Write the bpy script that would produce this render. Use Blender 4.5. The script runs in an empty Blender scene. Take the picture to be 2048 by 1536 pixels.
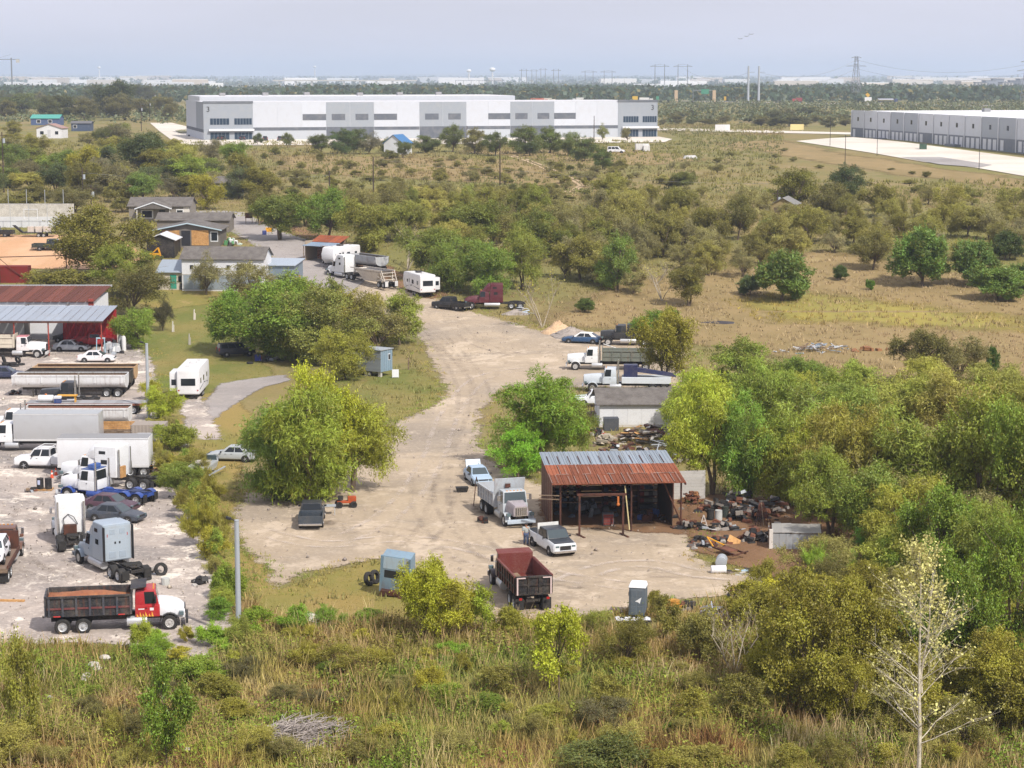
import bpy, bmesh, math, random
import numpy as np
from mathutils import Vector, Matrix

R = math.radians
random.seed(7)
rng = np.random.default_rng(7)
SC = bpy.context.scene
COL = SC.collection

# ------------------------------------------------------------------ camera, sky, sun, exposure
FPX, EYE = 4141.0, 36.0                      # focal length in pixels of the 2048-wide photograph, eye height
PITCH = math.atan(621 / FPX)
cam_d = bpy.data.cameras.new('camera')
cam_d.sensor_width = 36.0
cam_d.lens = 36.0 * FPX / 2048
cam_d.clip_start = 1.0
cam_d.clip_end = 60000
cam = bpy.data.objects.new('camera', cam_d)
cam.location = (0, 0, EYE)
cam.rotation_euler = (math.pi / 2 - PITCH, 0, 0)
COL.objects.link(cam)
SC.camera = cam

SUN_EL, SUN_AZ = R(47), math.atan2(0.62, -0.78)      # azimuth measured from +Y towards +X: behind the camera, to the right
wd = bpy.data.worlds.new('World'); SC.world = wd; wd.use_nodes = True
nt = wd.node_tree
bg = nt.nodes['Background']
sky = nt.nodes.new('ShaderNodeTexSky'); sky.sky_type = 'NISHITA'; sky.sun_disc = False
sky.sun_elevation = SUN_EL; sky.sun_rotation = SUN_AZ
sky.air_density = 1.0; sky.dust_density = 3.0; sky.ozone_density = 2.0
# a thin veil of high cloud over the whole dome
tc = nt.nodes.new('ShaderNodeTexCoord')
mp = nt.nodes.new('ShaderNodeMapping'); mp.inputs['Scale'].default_value = (1.2, 1.2, 9.0)
nz = nt.nodes.new('ShaderNodeTexNoise'); nz.inputs['Scale'].default_value = 2.2; nz.inputs['Detail'].default_value = 5
rp = nt.nodes.new('ShaderNodeMapRange')
rp.inputs[1].default_value = 0.3; rp.inputs[2].default_value = 0.75; rp.inputs[3].default_value = 0.72; rp.inputs[4].default_value = 0.95
mx = nt.nodes.new('ShaderNodeMix'); mx.data_type = 'RGBA'
mx.inputs[7].default_value = (8.7, 8.65, 9.95, 1)
nt.links.new(tc.outputs['Generated'], mp.inputs[0]); nt.links.new(mp.outputs[0], nz.inputs[0])
nt.links.new(nz.outputs[0], rp.inputs[0]); nt.links.new(rp.outputs[0], mx.inputs[0])
nt.links.new(sky.outputs[0], mx.inputs[6]); nt.links.new(mx.outputs[2], bg.inputs[0])
bg.inputs[1].default_value = 0.1

sun_d = bpy.data.lights.new('sun', 'SUN'); sun_d.energy = 5.0; sun_d.angle = R(1.5); sun_d.color = (1, 0.945, 0.875)
sun = bpy.data.objects.new('sun', sun_d); COL.objects.link(sun)
sdir = Vector((math.sin(SUN_AZ) * math.cos(SUN_EL), math.cos(SUN_AZ) * math.cos(SUN_EL), math.sin(SUN_EL)))
sun.rotation_euler = sdir.to_track_quat('Z', 'Y').to_euler()
sun.location = (60, -60, 120)
SC.view_settings.view_transform = 'Standard'; SC.view_settings.look = 'None'
SC.view_settings.gamma = 1; SC.view_settings.exposure = 0.02; SC.view_settings.use_curve_mapping = False
SC.cycles.max_bounces = 6; SC.cycles.diffuse_bounces = 2; SC.cycles.glossy_bounces = 2
SC.cycles.transparent_max_bounces = 12; SC.cycles.transmission_bounces = 3; SC.cycles.volume_bounces = 1
SC.cycles.use_denoising = True
SC.cycles.use_adaptive_sampling = True; SC.cycles.adaptive_threshold = 0.02

# ------------------------------------------------------------------ terrain height and pixel -> ground point
KY = [-200, 0, 100, 112, 126, 260, 300, 330, 360, 420, 500, 720, 1000, 2500, 4000, 40000]
KH = [-2, -2, -1.6, -1.2, 0, 0, 1.5, 4, 7, 9, 10.5, 13, 12, 10, 0, 0]
def hgt(y): return float(np.interp(y, KY, KH))
def hgts(y): return np.interp(y, KY, KH)
def at(px, py, lift=0.0):
    t = math.tan(PITCH + math.atan((py - 768) / FPX)); lo, hi = 40.0, 39000.0
    for _ in range(50):
        m = (lo + hi) / 2
        if EYE - hgt(m) > m * t: lo = m
        else: hi = m
    h = hgt(lo); zc = lo * math.cos(PITCH) + (EYE - h) * math.sin(PITCH)
    return Vector(((px - 1024) / FPX * zc, lo, h + lift))
def mpp(py):                                    # metres per photograph pixel at the ground seen at that row
    p = at(1024, py); return (p.y * math.cos(PITCH) + (EYE - p.z) * math.sin(PITCH)) / FPX

# ------------------------------------------------------------------ materials
def lin(hexs):
    r = [int(hexs[i:i + 2], 16) / 255 for i in (0, 2, 4)]
    return tuple((v / 12.92 if v <= 0.04045 else ((v + 0.055) / 1.055) ** 2.4) for v in r)
class N:                                        # small node-graph helper
    def __init__(s, name):
        s.m = bpy.data.materials.new(name); s.m.use_nodes = True; s.t = s.m.node_tree
        s.b = s.t.nodes['Principled BSDF']; s.out = s.t.nodes['Material Output']
    def n(s, typ, **kw):
        x = s.t.nodes.new('ShaderNode' + typ)
        for k, v in kw.items():
            if isinstance(k, str) and k.startswith('i_'):
                k = k[2:]; x.inputs[int(k) if k.isdigit() else k.replace('_', ' ')].default_value = v
            else: setattr(x, k, v)
        return x
    def l(s, a, b): s.t.links.new(a, b)
    def noise(s, vec, scale, detail=4, rough=0.55, out=0):
        x = s.n('TexNoise'); x.inputs['Scale'].default_value = scale; x.inputs['Detail'].default_value = detail
        x.inputs['Roughness'].default_value = rough
        if vec is not None: s.l(vec, x.inputs['Vector'])
        return x.outputs[out]
    def ramp(s, fac, lo, hi, a=0.0, b=1.0, smooth=True):
        x = s.n('MapRange'); x.interpolation_type = 'SMOOTHSTEP' if smooth else 'LINEAR'
        for i, v in enumerate((lo, hi, a, b)): x.inputs[i + 1].default_value = v
        s.l(fac, x.inputs[0]); return x.outputs[0]
    def mix(s, fac, a, b, mode='MIX'):
        x = s.n('Mix', data_type='RGBA', blend_type=mode)
        for sock, v in ((x.inputs[0], fac), (x.inputs[6], a), (x.inputs[7], b)):
            if isinstance(v, (int, float)): sock.default_value = v
            elif isinstance(v, tuple): sock.default_value = (*v[:3], 1)
            else: s.l(v, sock)
        return x.outputs[2]
    def math(s, op, a, b=0.0):
        x = s.n('Math', operation=op)
        for sock, v in ((x.inputs[0], a), (x.inputs[1], b)):
            if isinstance(v, (int, float)): sock.default_value = v
            else: s.l(v, sock)
        return x.outputs[0]
    def pos(s, scale=None, kind='Position'):
        if kind == 'Position': o = s.n('NewGeometry').outputs['Position']
        else: o = s.n('TexCoord').outputs['Object']
        if scale is not None:
            mm = s.n('Mapping'); mm.inputs['Scale'].default_value = scale; s.l(o, mm.inputs[0]); o = mm.outputs[0]
        return o
    def bump(s, h, strength=0.3, dist=0.05):
        x = s.n('Bump'); x.inputs['Strength'].default_value = strength; x.inputs['Distance'].default_value = dist
        s.l(h, x.inputs['Height']); s.l(x.outputs[0], s.b.inputs['Normal'])
    def fin(s, col, rough=0.7, metal=0.0, spec=0.4):
        if isinstance(col, tuple): s.b.inputs['Base Color'].default_value = (*col[:3], 1)
        else: s.l(col, s.b.inputs['Base Color'])
        s.b.inputs['Roughness'].default_value = rough; s.b.inputs['Metallic'].default_value = metal
        s.b.inputs['Specular IOR Level'].default_value = spec
        return s.m
MATS = {}
def plain(name, col, rough=0.7, metal=0.0, dirt=0.25, scale=1.5, dirtcol=(0.16, 0.12, 0.08)):
    if name in MATS: return MATS[name]
    n = N(name); p = n.pos()
    f = n.ramp(n.noise(p, scale, 5, 0.6), 0.45, 0.85, 0, dirt)
    f2 = n.ramp(n.noise(p, scale * 9, 3), 0.3, 0.8, 0, 0.18)
    c = n.mix(f, tuple(col), dirtcol); c = n.mix(f2, c, tuple(v * 0.55 for v in col))
    MATS[name] = n.fin(c, rough, metal); return MATS[name]
def tinted(name, rough, metal=0.0, dirt=0.22, scale=1.1, dirtcol=(0.28, 0.23, 0.17), spec=0.4, low=True, streak=0.0):
    """colour from the object's own colour, plus dust and wear"""
    if name in MATS: return MATS[name]
    n = N(name); oi = n.n('ObjectInfo'); p = n.pos(); po = n.pos(kind='Object')
    f = n.ramp(n.noise(p, scale, 5, 0.65), 0.42, 0.8, 0, dirt)
    base = n.mix(1.0, oi.outputs['Color'], (.86, .86, .86), 'MULTIPLY'); c = n.mix(f, base, dirtcol)
    f2 = n.ramp(n.noise(p, scale * 11, 3), 0.4, 0.75, 0, 0.16)
    c = n.mix(f2, c, dirtcol)
    if streak:
        q = n.pos((5, 5, 0.35)); c = n.mix(n.ramp(n.noise(q, 1.0, 4), 0.52, 0.72, 0, streak), c, lin('6a3a22'))
    MATS[name] = n.fin(c, rough, metal, spec); return MATS[name]
PAINT = tinted('vehicle_paint', 0.38, 0.0, 0.16, spec=0.5)
OLD = tinted('worn_paint', 0.62, 0.0, 0.3, streak=0.35)
MATTE = tinted('matte_surface', 0.8, 0.0, 0.18)
GLASS = plain('dark_glass', (0.018, 0.022, 0.026), 0.06, 0.0, 0.0)
SCREEN = plain('windscreen_glass', (0.06, 0.078, 0.085), 0.06, 0.0, 0.0)
CLEAR = plain('pale_glass', (0.10, 0.14, 0.15), 0.08, 0.0, 0.0)
RUBBER = plain('tyre_rubber', (0.022, 0.021, 0.02), 0.85, 0, 0.35, 3, (0.12, 0.10, 0.08))
CHROME = plain('chrome', (0.62, 0.62, 0.63), 0.22, 0.9, 0.1)
ALU = plain('aluminium', (0.56, 0.57, 0.58), 0.42, 0.5, 0.12)
STEELW = plain('rim_steel', (0.5, 0.49, 0.47), 0.5, 0.3, 0.25)
BLACK = plain('black_steel', (0.02, 0.02, 0.021), 0.6, 0, 0.3, 2)
GALV = plain('galvanised_steel', (0.42, 0.45, 0.48), 0.5, 0.25, 0.12)
def rusty(name, a, b, sc=(1, 1, 1), rough=0.85):
    if name in MATS: return MATS[name]
    n = N(name); p = n.pos(sc); po = n.pos()
    c = n.mix(n.ramp(n.noise(p, 0.9, 6, 0.7), 0.35, 0.68), a, b)
    c = n.mix(n.ramp(n.noise(po, 6, 4), 0.4, 0.75, 0, 0.35), c, (0.05, 0.03, 0.025))
    MATS[name] = n.fin(c, rough); return MATS[name]
RUST = rusty('rusted_sheet', lin('7d4f3a'), lin('5c3a2a'))
DKRUST = rusty('dark_rusted_iron', lin('5b3526'), lin('33211a'))
WOOD = rusty('weathered_wood', lin('8f7a62'), lin('5e4f42'), (1, 1, 6))
NEWWOOD = rusty('fresh_timber', lin('c79a63'), lin('a97c48'))
SHINGLE = rusty('asphalt_shingle', lin('6f6a64'), lin('57524d'))
CONC = rusty('concrete', lin('c9c4ba'), lin('b2ada3'))
SOIL = rusty('brown_soil', lin('7d5334'), lin('9a7048'))

# ------------------------------------------------------------------ mesh builder
class MB:
    def __init__(s): s.v = []; s.f = []
    def add(s, v, f):
        k = len(s.v); s.v += [tuple(p) for p in v]; s.f += [tuple(i + k for i in q) for q in f]; return s
    def box(s, c, d, rz=0, ry=0, rx=0, tx=1, ty=1):
        a = [(-1, -1, -1), (1, -1, -1), (1, 1, -1), (-1, 1, -1), (-1, -1, 1), (1, -1, 1), (1, 1, 1), (-1, 1, 1)]
        m = Matrix.Rotation(rz, 3, 'Z') @ Matrix.Rotation(ry, 3, 'Y') @ Matrix.Rotation(rx, 3, 'X')
        v = []
        for x, y, z in a:
            q = Vector((x * d[0] / 2 * (tx if z > 0 else 1), y * d[1] / 2 * (ty if z > 0 else 1), z * d[2] / 2))
            v.append(m @ q + Vector(c))
        return s.add(v, [(0, 3, 2, 1), (4, 5, 6, 7), (0, 1, 5, 4), (1, 2, 6, 5), (2, 3, 7, 6), (3, 0, 4, 7)])
    def span(s, x0, x1, y0, y1, z0, z1): return s.box(((x0 + x1) / 2, (y0 + y1) / 2, (z0 + z1) / 2), (x1 - x0, y1 - y0, z1 - z0))
    def hexa(s, v): return s.add(v, [(0, 3, 2, 1), (4, 5, 6, 7), (0, 1, 5, 4), (1, 2, 6, 5), (2, 3, 7, 6), (3, 0, 4, 7)])
    def prism(s, prof, y0, y1):                  # profile in x,z extruded along y
        n = len(prof); v = [(x, y0, z) for x, z in prof] + [(x, y1, z) for x, z in prof]
        return s.add(v, [tuple(range(n - 1, -1, -1)), tuple(range(n, 2 * n))] + [(i, (i + 1) % n, n + (i + 1) % n, n + i) for i in range(n)][::1])
    def loft(s, rings, cap=True, closed=True):
        n = len(rings[0]); v = [p for r in rings for p in r]; f = []
        for k in range(len(rings) - 1):
            for i in range(n if closed else n - 1):
                j = (i + 1) % n; f.append((k * n + i, k * n + j, (k + 1) * n + j, (k + 1) * n + i))
        if cap: f += [tuple(range(n - 1, -1, -1)), tuple(range((len(rings) - 1) * n, len(rings) * n))]
        return s.add(v, f)
    def cyl(s, a, b, r0, r1=None, n=10, cap=True):
        r1 = r0 if r1 is None else r1; a = Vector(a); b = Vector(b); d = (b - a).normalized()
        u = d.orthogonal().normalized(); w = d.cross(u); rs = []
        for p, r in ((a, r0), (b, r1)):
            rs.append([tuple(p + (u * math.cos(t) + w * math.sin(t)) * r) for t in [2 * math.pi * k / n for k in range(n)]])
        return s.loft(rs, cap)
    def tube(s, pts, r, n=6):
        for a, b in zip(pts[:-1], pts[1:]): s.cyl(a, b, r, r, n)
        return s
    def lathe(s, prof, n=20, axis='Y', c=(0, 0, 0), cap=False):   # profile (radius, along axis)
        rs = []
        for r, h in prof:
            ring = []
            for k in range(n):
                t = 2 * math.pi * k / n; q = (r * math.cos(t), h, r * math.sin(t)) if axis == 'Y' else (r * math.cos(t), r * math.sin(t), h)
                ring.append((q[0] + c[0], q[1] + c[1], q[2] + c[2]))
            rs.append(ring)
        return s.loft(rs, cap)
    def patch(s, A, B, C, D, u0=0, u1=1, v0=0, v1=1, off=0.01, th=0.012):
        """slab lying on the face A B C D (A-B bottom edge, D-C top edge), proud by off"""
        A, B, C, D = map(Vector, (A, B, C, D))
        def P(u, v): return (A * (1 - u) + B * u) * (1 - v) + (D * (1 - u) + C * u) * v
        n = (B - A).cross(D - A).normalized(); q = [P(u0, v0), P(u1, v0), P(u1, v1), P(u0, v1)]
        return s.hexa([p + n * (off - th) for p in q] + [p + n * off for p in q])
    def ball(s, c, r, n=8, m=5, sq=(1, 1, 1)):
        rs = []
        for k in range(m + 1):
            a = -math.pi / 2 + math.pi * min(max(k / m, 0.02), 0.98)
            rs.append([(c[0] + sq[0] * r * math.cos(a) * math.cos(t), c[1] + sq[1] * r * math.cos(a) * math.sin(t), c[2] + sq[2] * r * math.sin(a)) for t in [2 * math.pi * i / n for i in range(n)]])
        return s.loft(rs)
    def mesh(s, name, bevel=0.0, smooth=False, seg=2):
        me = bpy.data.meshes.new(name); me.from_pydata(s.v, [], s.f)
        bm = bmesh.new(); bm.from_mesh(me)
        bmesh.ops.recalc_face_normals(bm, faces=bm.faces)
        if bevel:
            eds = [e for e in bm.edges if len(e.link_faces) == 2 and e.calc_face_angle(0) > R(28)]
            bmesh.ops.bevel(bm, geom=eds, offset=bevel, segments=seg, affect='EDGES', profile=0.6, clamp_overlap=True)
        bm.to_mesh(me); bm.free()
        if smooth:
            me.polygons.foreach_set('use_smooth', [True] * len(me.polygons)); me.set_sharp_from_angle(angle=R(35))
        me.update(); return me
    def build(s, name, mat, parent=None, col=None, bevel=0.0, smooth=False, seg=2):
        me = s.mesh(name, bevel, smooth, seg); me.materials.append(mat)
        return link(name, me, parent, col)
def link(name, me, parent=None, col=None):
    o = bpy.data.objects.new(name, me); COL.objects.link(o)
    if parent is not None: o.parent = parent
    if col is not None: o.color = (*(lin(col) if isinstance(col, str) else col)[:3], 1)
    return o
def tag(o, label=None, cat=None, group=None, kind=None):
    if label: o['label'] = label
    if cat: o['category'] = cat
    if group: o['group'] = group
    if kind: o['kind'] = kind
    return o
def empty(name, label, cat, loc=(0, 0, 0), rz=0.0, group=None):
    o = bpy.data.objects.new(name, None); COL.objects.link(o); o.location = loc; o.rotation_euler = (0, 0, rz)
    o.empty_display_size = 0.3
    return tag(o, label, cat, group)
def put(o, px, py, deg=0.0, lift=0.0):
    o.location = at(px, py, lift); o.rotation_euler = (o.rotation_euler[0], o.rotation_euler[1], R(deg)); return o
def copy_tree(o, parent=None):
    kids = [c for c in ALLKIDS(o)]
    c = o.copy(); COL.objects.link(c); c.parent = parent
    for k in kids: copy_tree(k, c)
    return c
def ALLKIDS(o): return list(o.children)
def vnoise(x, y, scale, seed=0):
    """smooth 2-D value noise on numpy arrays, 0..1"""
    g = np.random.default_rng(seed).random((64, 64)); u = x / scale; v = y / scale
    i = np.floor(u).astype(int); j = np.floor(v).astype(int); fu = u - i; fv = v - j
    fu = fu * fu * (3 - 2 * fu); fv = fv * fv * (3 - 2 * fv)
    G = lambda a, b: g[a % 64, b % 64]
    return (G(i, j) * (1 - fu) + G(i + 1, j) * fu) * (1 - fv) + (G(i, j + 1) * (1 - fu) + G(i + 1, j + 1) * fu) * fv
def fbm(x, y, scale, seed=0): return 0.5 * vnoise(x, y, scale, seed) + 0.3 * vnoise(x, y, scale / 2.3, seed + 1) + 0.2 * vnoise(x, y, scale / 5.1, seed + 2)
def rawmesh(name, V, F, mat, attr=None):
    """V (n,3) array, F (m,k) array of equal-size faces, attr per-vertex float/colour dict"""
    me = bpy.data.meshes.new(name); V = np.asarray(V, np.float32); F = np.asarray(F, np.int32); m, k = F.shape
    me.vertices.add(len(V)); me.vertices.foreach_set('co', V.ravel())
    me.loops.add(m * k); me.loops.foreach_set('vertex_index', F.ravel())
    me.polygons.add(m); me.polygons.foreach_set('loop_start', np.arange(0, m * k, k, dtype=np.int32))
    me.update(calc_edges=True)
    for an, (typ, arr) in (attr or {}).items():
        a = me.attributes.new(an, typ, 'POINT'); arr = np.asarray(arr, np.float32)
        a.data.foreach_set('color' if typ == 'FLOAT_COLOR' else 'value', arr.ravel())
    me.materials.append(mat); return me

# ------------------------------------------------------------------ ground sheet
def mat_ground():
    n = N('field_ground'); p = n.pos(); q = n.pos((1, 0.55, 1))
    a = n.noise(q, 0.035, 6, 0.62); b = n.noise(q, 0.11, 5, 0.6); c3 = n.noise(q, 0.018, 4, 0.6); d = n.noise(p, 1.6, 5, 0.7)
    col = n.mix(n.ramp(a, 0.38, 0.62), lin('84764c'), lin('757244'))
    col = n.mix(n.ramp(b, 0.5, 0.7, 0, 0.75), col, lin('94815f'))
    col = n.mix(n.ramp(c3, 0.5, 0.66, 0, 0.6), col, lin('7c7842'))
    col = n.mix(n.ramp(n.noise(q, 0.05, 4), 0.62, 0.72, 0, 0.6), col, lin('8c7f44'))
    col = n.mix(n.ramp(d, 0.45, 0.75, 0, 0.6), col, lin('6b6140'))
    # woodland floor far out
    sep = n.n('SeparateXYZ'); n.l(p, sep.inputs[0])
    far = n.ramp(sep.outputs['Y'], 1750, 2300)
    fcol = n.mix(n.ramp(n.noise(n.pos((1, 0.3, 1)), 0.0035, 5, 0.6), 0.4, 0.6), lin('5f6a4c'), lin('9a9478'))
    col = n.mix(far, col, fcol)
    n.bump(d, 0.6, 0.15); return n.fin(col, 0.95, spec=0.1)
ys = np.concatenate([np.arange(-60, 95, 12), np.arange(95, 420, 2.5), np.arange(420, 1000, 12), np.arange(1000, 4000, 75), np.geomspace(4000, 32000, 40)])
us = np.linspace(-1, 1, 161)
X = (us[None, :] * (0.75 * np.maximum(ys, 0) + 140)[:, None]); Y = np.repeat(ys[:, None], len(us), 1)
Z = hgts(Y) + (fbm(X, Y, 14, 3) - 0.5) * np.clip((Y - 95) / 30, 0, 1) * np.where(Y < 127, 0.5, 0.0)
Z += np.where(Y > 9000, 0, 0) + np.clip((Y - 14000) / 9000, 0, 1) * (fbm(X, Y * 0.3, 2500, 9) - 0.25) * 75
nx = len(us); idx = np.arange(len(ys) * nx).reshape(len(ys), nx)
F = np.stack([idx[:-1, :-1], idx[:-1, 1:], idx[1:, 1:], idx[1:, :-1]], -1).reshape(-1, 4)
gme = rawmesh('ground', np.stack([X, Y, Z], -1).reshape(-1, 3), F, mat_ground())
gme.polygons.foreach_set('use_smooth', [True] * len(gme.polygons))
tag(link('ground', gme), 'dry brown and olive field ground stretching to the far horizon', 'ground', kind='structure')

# ------------------------------------------------------------------ surface sheets with ragged edges
def sdf_poly(P, poly):
    poly = np.asarray(poly); d = np.full(len(P), 1e9); ins = np.zeros(len(P), bool)
    for a, b in zip(poly, np.roll(poly, -1, 0)):
        e = b - a; w = P - a; t = np.clip((w @ e) / max(e @ e, 1e-9), 0, 1)
        d = np.minimum(d, np.linalg.norm(w - t[:, None] * e, axis=1))
        c = ((a[1] > P[:, 1]) != (b[1] > P[:, 1]))
        xx = a[0] + (P[:, 1] - a[1]) * e[0] / (e[1] if abs(e[1]) > 1e-9 else 1e-9)
        ins ^= c & (P[:, 0] < xx)
    return np.where(ins, d, -d)
SHEETS = {}
LIFT = [0.004]; LAWNS = []
def sheet(name, label, poly_px, mat, lift, res=1.0, margin=1.5, soft=True, world=False):
    LIFT[0] += 0.004; lift = LIFT[0] + (0.2 if lift > 0.2 else 0)
    poly = np.array([(p[0], p[1]) for p in poly_px] if world else [at(*p)[:2] for p in poly_px])
    lo = poly.min(0) - margin; hi = poly.max(0) + margin
    gx = np.arange(lo[0], hi[0] + res, res); gy = np.arange(lo[1], hi[1] + res, res)
    A, B = np.meshgrid(gx, gy); P = np.stack([A.ravel(), B.ravel()], 1); s = sdf_poly(P, poly)
    id2 = np.arange(len(P)).reshape(A.shape); Q = np.stack([id2[:-1, :-1], id2[:-1, 1:], id2[1:, 1:], id2[1:, :-1]], -1).reshape(-1, 4)
    Q = Q[(s[Q] > -margin).any(1)]
    used = np.unique(Q); mp_ = np.full(len(P), -1); mp_[used] = np.arange(len(used))
    V = np.column_stack([P[used], hgts(P[used][:, 1]) + lift])
    me = rawmesh(name, V, mp_[Q], mat, {'sdf': ('FLOAT', s[used])})
    SHEETS[name] = poly; LAWNS.append(poly) if name == 'lawn' else None
    return tag(link(name, me), label, None, kind='structure')
def edge_alpha(n, amp=1.6, soft=0.25, sc=0.35):
    at_ = n.n('Attribute', attribute_name='sdf'); p = n.pos()
    x = n.math('ADD', at_.outputs['Fac'], n.math('MULTIPLY', n.math('SUBTRACT', n.noise(p, sc, 6, 0.7), 0.5), amp * 2))
    x = n.math('ADD', x, n.math('MULTIPLY', n.math('SUBTRACT', n.noise(p, 5.0, 3, 0.7), 0.5), amp * 0.8))
    return n.ramp(x, -soft, soft)
def mat_gravel(name, cols, amp=1.6, grey=0.5, white=0.4, streak=0.4):
    n = N(name); p = n.pos(); q = n.pos((0.5, 1, 1))
    col = n.mix(n.ramp(n.noise(p, 0.09, 5, 0.65), 0.35, 0.65), cols[0], cols[1])
    col = n.mix(n.ramp(n.noise(q, 0.16, 6, 0.7), 0.5, 0.68, 0, grey), col, cols[2])
    col = n.mix(n.ramp(n.noise(p, 0.23, 7, 0.75), 0.53, 0.61, 0, white), col, cols[3])
    s = n.pos((1.4, 0.22, 1)); col = n.mix(n.ramp(n.noise(s, 0.5, 5, 0.6), 0.52, 0.7, 0, streak), col, cols[4])
    col = n.mix(n.ramp(n.noise(n.pos((1, 0.6, 1)), 0.055, 3, 0.5), 0.5, 0.72, 0, 0.7), col, cols[2]); col = n.mix(n.ramp(n.noise(n.pos((0.8, 0.5, 1)), 0.12, 6, 0.8), 0.56, 0.62, 0, 0.55), col, cols[3])
    vo = n.n('TexVoronoi'); vo.inputs['Scale'].default_value = 5.0; n.l(p, vo.inputs['Vector'])
    sp = n.n('SeparateColor'); n.l(vo.outputs['Color'], sp.inputs[0])
    col = n.mix(n.ramp(sp.outputs[0], 0.72, 0.95, 0, 0.2), col, cols[2])
    col = n.mix(n.ramp(sp.outputs[1], 0.75, 0.95, 0, 0.22), col, cols[3])
    col = n.mix(n.ramp(n.noise(p, 0.8, 4, 0.6), 0.62, 0.75, 0, 0.25), col, lin('6f5f4c'))
    n.bump(n.noise(p, 9, 4, 0.7), 0.5, 0.06)
    n.fin(col, 0.95, spec=0.15); n.l(edge_alpha(n, amp), n.b.inputs['Alpha']); return n.m
def mat_turf(name, cols, amp=1.6, soft=.25, sc=.35):
    n = N(name); p = n.pos(); q = n.pos((1, 0.5, 1))
    col = n.mix(n.ramp(n.noise(q, 0.12, 5, 0.65), 0.35, 0.65), cols[0], cols[1])
    col = n.mix(n.ramp(n.noise(q, 0.3, 6, 0.7), 0.55, 0.72, 0, 0.7), col, cols[2])
    d = n.noise(p, 5, 5, 0.75); col = n.mix(n.ramp(d, 0.45, 0.8, 0, 0.5), col, cols[3])
    n.bump(d, 0.7, 0.12); n.fin(col, 0.95, spec=0.1); n.l(edge_alpha(n, amp, soft, sc), n.b.inputs['Alpha']); return n.m
def mat_slab(name, a, b, joint=None):
    n = N(name); p = n.pos()
    col = n.mix(n.ramp(n.noise(p, 0.05, 5, 0.6), 0.35, 0.65), a, b)
    col = n.mix(n.ramp(n.noise(p, 0.5, 4), 0.5, 0.8, 0, 0.25), col, tuple(v * 0.6 for v in b))
    return n.fin(col, 0.9, spec=0.15)
TAN = [lin('ae9d86'), lin('a1917c'), lin('847b70'), lin('c8b7a1'), lin('8c7e6b')]
WHT = [lin('b0a398'), lin('978d85'), lin('787370'), lin('e0d5c6'), lin('89807a')]
m_main = mat_gravel('tan_caliche_gravel', TAN, 2.2, 0.55, 0.5)
m_yard = mat_gravel('white_limestone_gravel', WHT, 1.8, 0.75, 0.9)
m_grey = mat_gravel('grey_road_gravel', [lin('9c9590'), lin('938c86'), lin('7f7a77'), lin('aca29a'), lin('87807b')], 0.9, 0.4, 0.25)
m_lawn = mat_turf('mown_lawn', [lin('6a7038'), lin('857b48'), lin('9a8458'), lin('4d4c2a')])
m_lawn2 = mat_turf('dry_lawn', [lin('7f7a40'), lin('94804c'), lin('a78f62'), lin('5a5330')])
m_dirt = mat_turf('bare_brown_dirt', [lin('785c44'), lin('876a50'), lin('9c8467'), lin('4f3d2d')])
m_sand = mat_turf('sandy_yard', [lin('c9a482'), lin('bf9672'), lin('ac8f66'), lin('a37e5c')], 1.0)
m_straw = mat_turf('dead_grass_field', [lin('94805a'), lin('877650'), lin('a59368'), lin('6b5a3c')], 9, 3, .06)
m_gold = mat_turf('yellow_weed_field', [lin('9a8d48'), lin('8d8448'), lin('a3925c'), lin('6f683a')], 10, 4, .08)
m_conc = mat_slab('concrete_slab', lin('d2cabd'), lin('c4bbad'))
m_asph = mat_slab('old_asphalt', lin('a09b97'), lin('8e8985'))

# dead-grass meadow and yellow weeds on the right
sheet('straw_meadow', None, [(1080, 640), (1240, 560), (1420, 545), (1640, 500), (1820, 530), (2200, 590), (2300, 860), (1900, 790), (1600, 720), (1390, 690), (1200, 660)], m_straw, 0.012, 2.5, 14)
sheet('yellow_weed_meadow', None, [(1480, 600), (1650, 590), (1850, 615), (2060, 640), (2040, 665), (1800, 650), (1560, 640)], m_gold, 0.02, 2.5, 14)
sheet('yellow_weed_field', None, [(1420, 285), (1560, 280), (1700, 310), (2080, 365), (2080, 385), (1800, 350), (1560, 310)], m_straw, 0.02, 4.0, 16)
sheet('yellow_weed_strip', None, [(640, 385), (860, 372), (1060, 378), (1000, 400), (820, 398)], m_gold, 0.02, 3.0, 14)
sheet('straw_field', None, [(560, 310), (1050, 320), (1200, 380), (1060, 370), (760, 355), (560, 345)], m_straw, 0.012, 3.0, 14)
sheet('field_track_verge', None, [(900, 300), (1290, 300), (1420, 320), (1300, 330), (1180, 330)], m_straw, 0.014, 3.0, 14)
# lawns
sheet('lawn', None, [(300, 590), (420, 585), (470, 640), (470, 700), (540, 735), (545, 760), (430, 775), (400, 830), (300, 820), (250, 700), (300, 640)], m_lawn, 0.012, 1.0, 2)
sheet('lawn', None, [(690, 745), (840, 738), (885, 775), (870, 812), (790, 842), (700, 842), (600, 830)], m_lawn, 0.024, 0.8, 2)
sheet('lawn', None, [(500, 1090), (560, 1180), (640, 1150), (760, 1120), (830, 1150), (960, 1195), (990, 1260), (700, 1260), (520, 1240), (490, 1150)], m_lawn2, 0.024, 0.6, 2)
sheet('lawn', None, [(1375, 1125), (1420, 1112), (1490, 1115), (1540, 1140), (1480, 1155), (1420, 1150)], m_lawn, 0.028, 0.5, 2)
sheet('yard_verge', None, [(330, 790), (460, 785), (520, 850), (480, 920), (470, 1000), (470, 1080), (510, 1140), (480, 1280), (440, 1180), (420, 1060), (330, 930), (320, 850)], m_lawn2, 0.012, 1.0, 2)
sheet('shop_grass', None, [(250, 545), (440, 530), (480, 600), (330, 620), (240, 600)], m_lawn2, 0.01, 1.5, 2)
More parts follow.
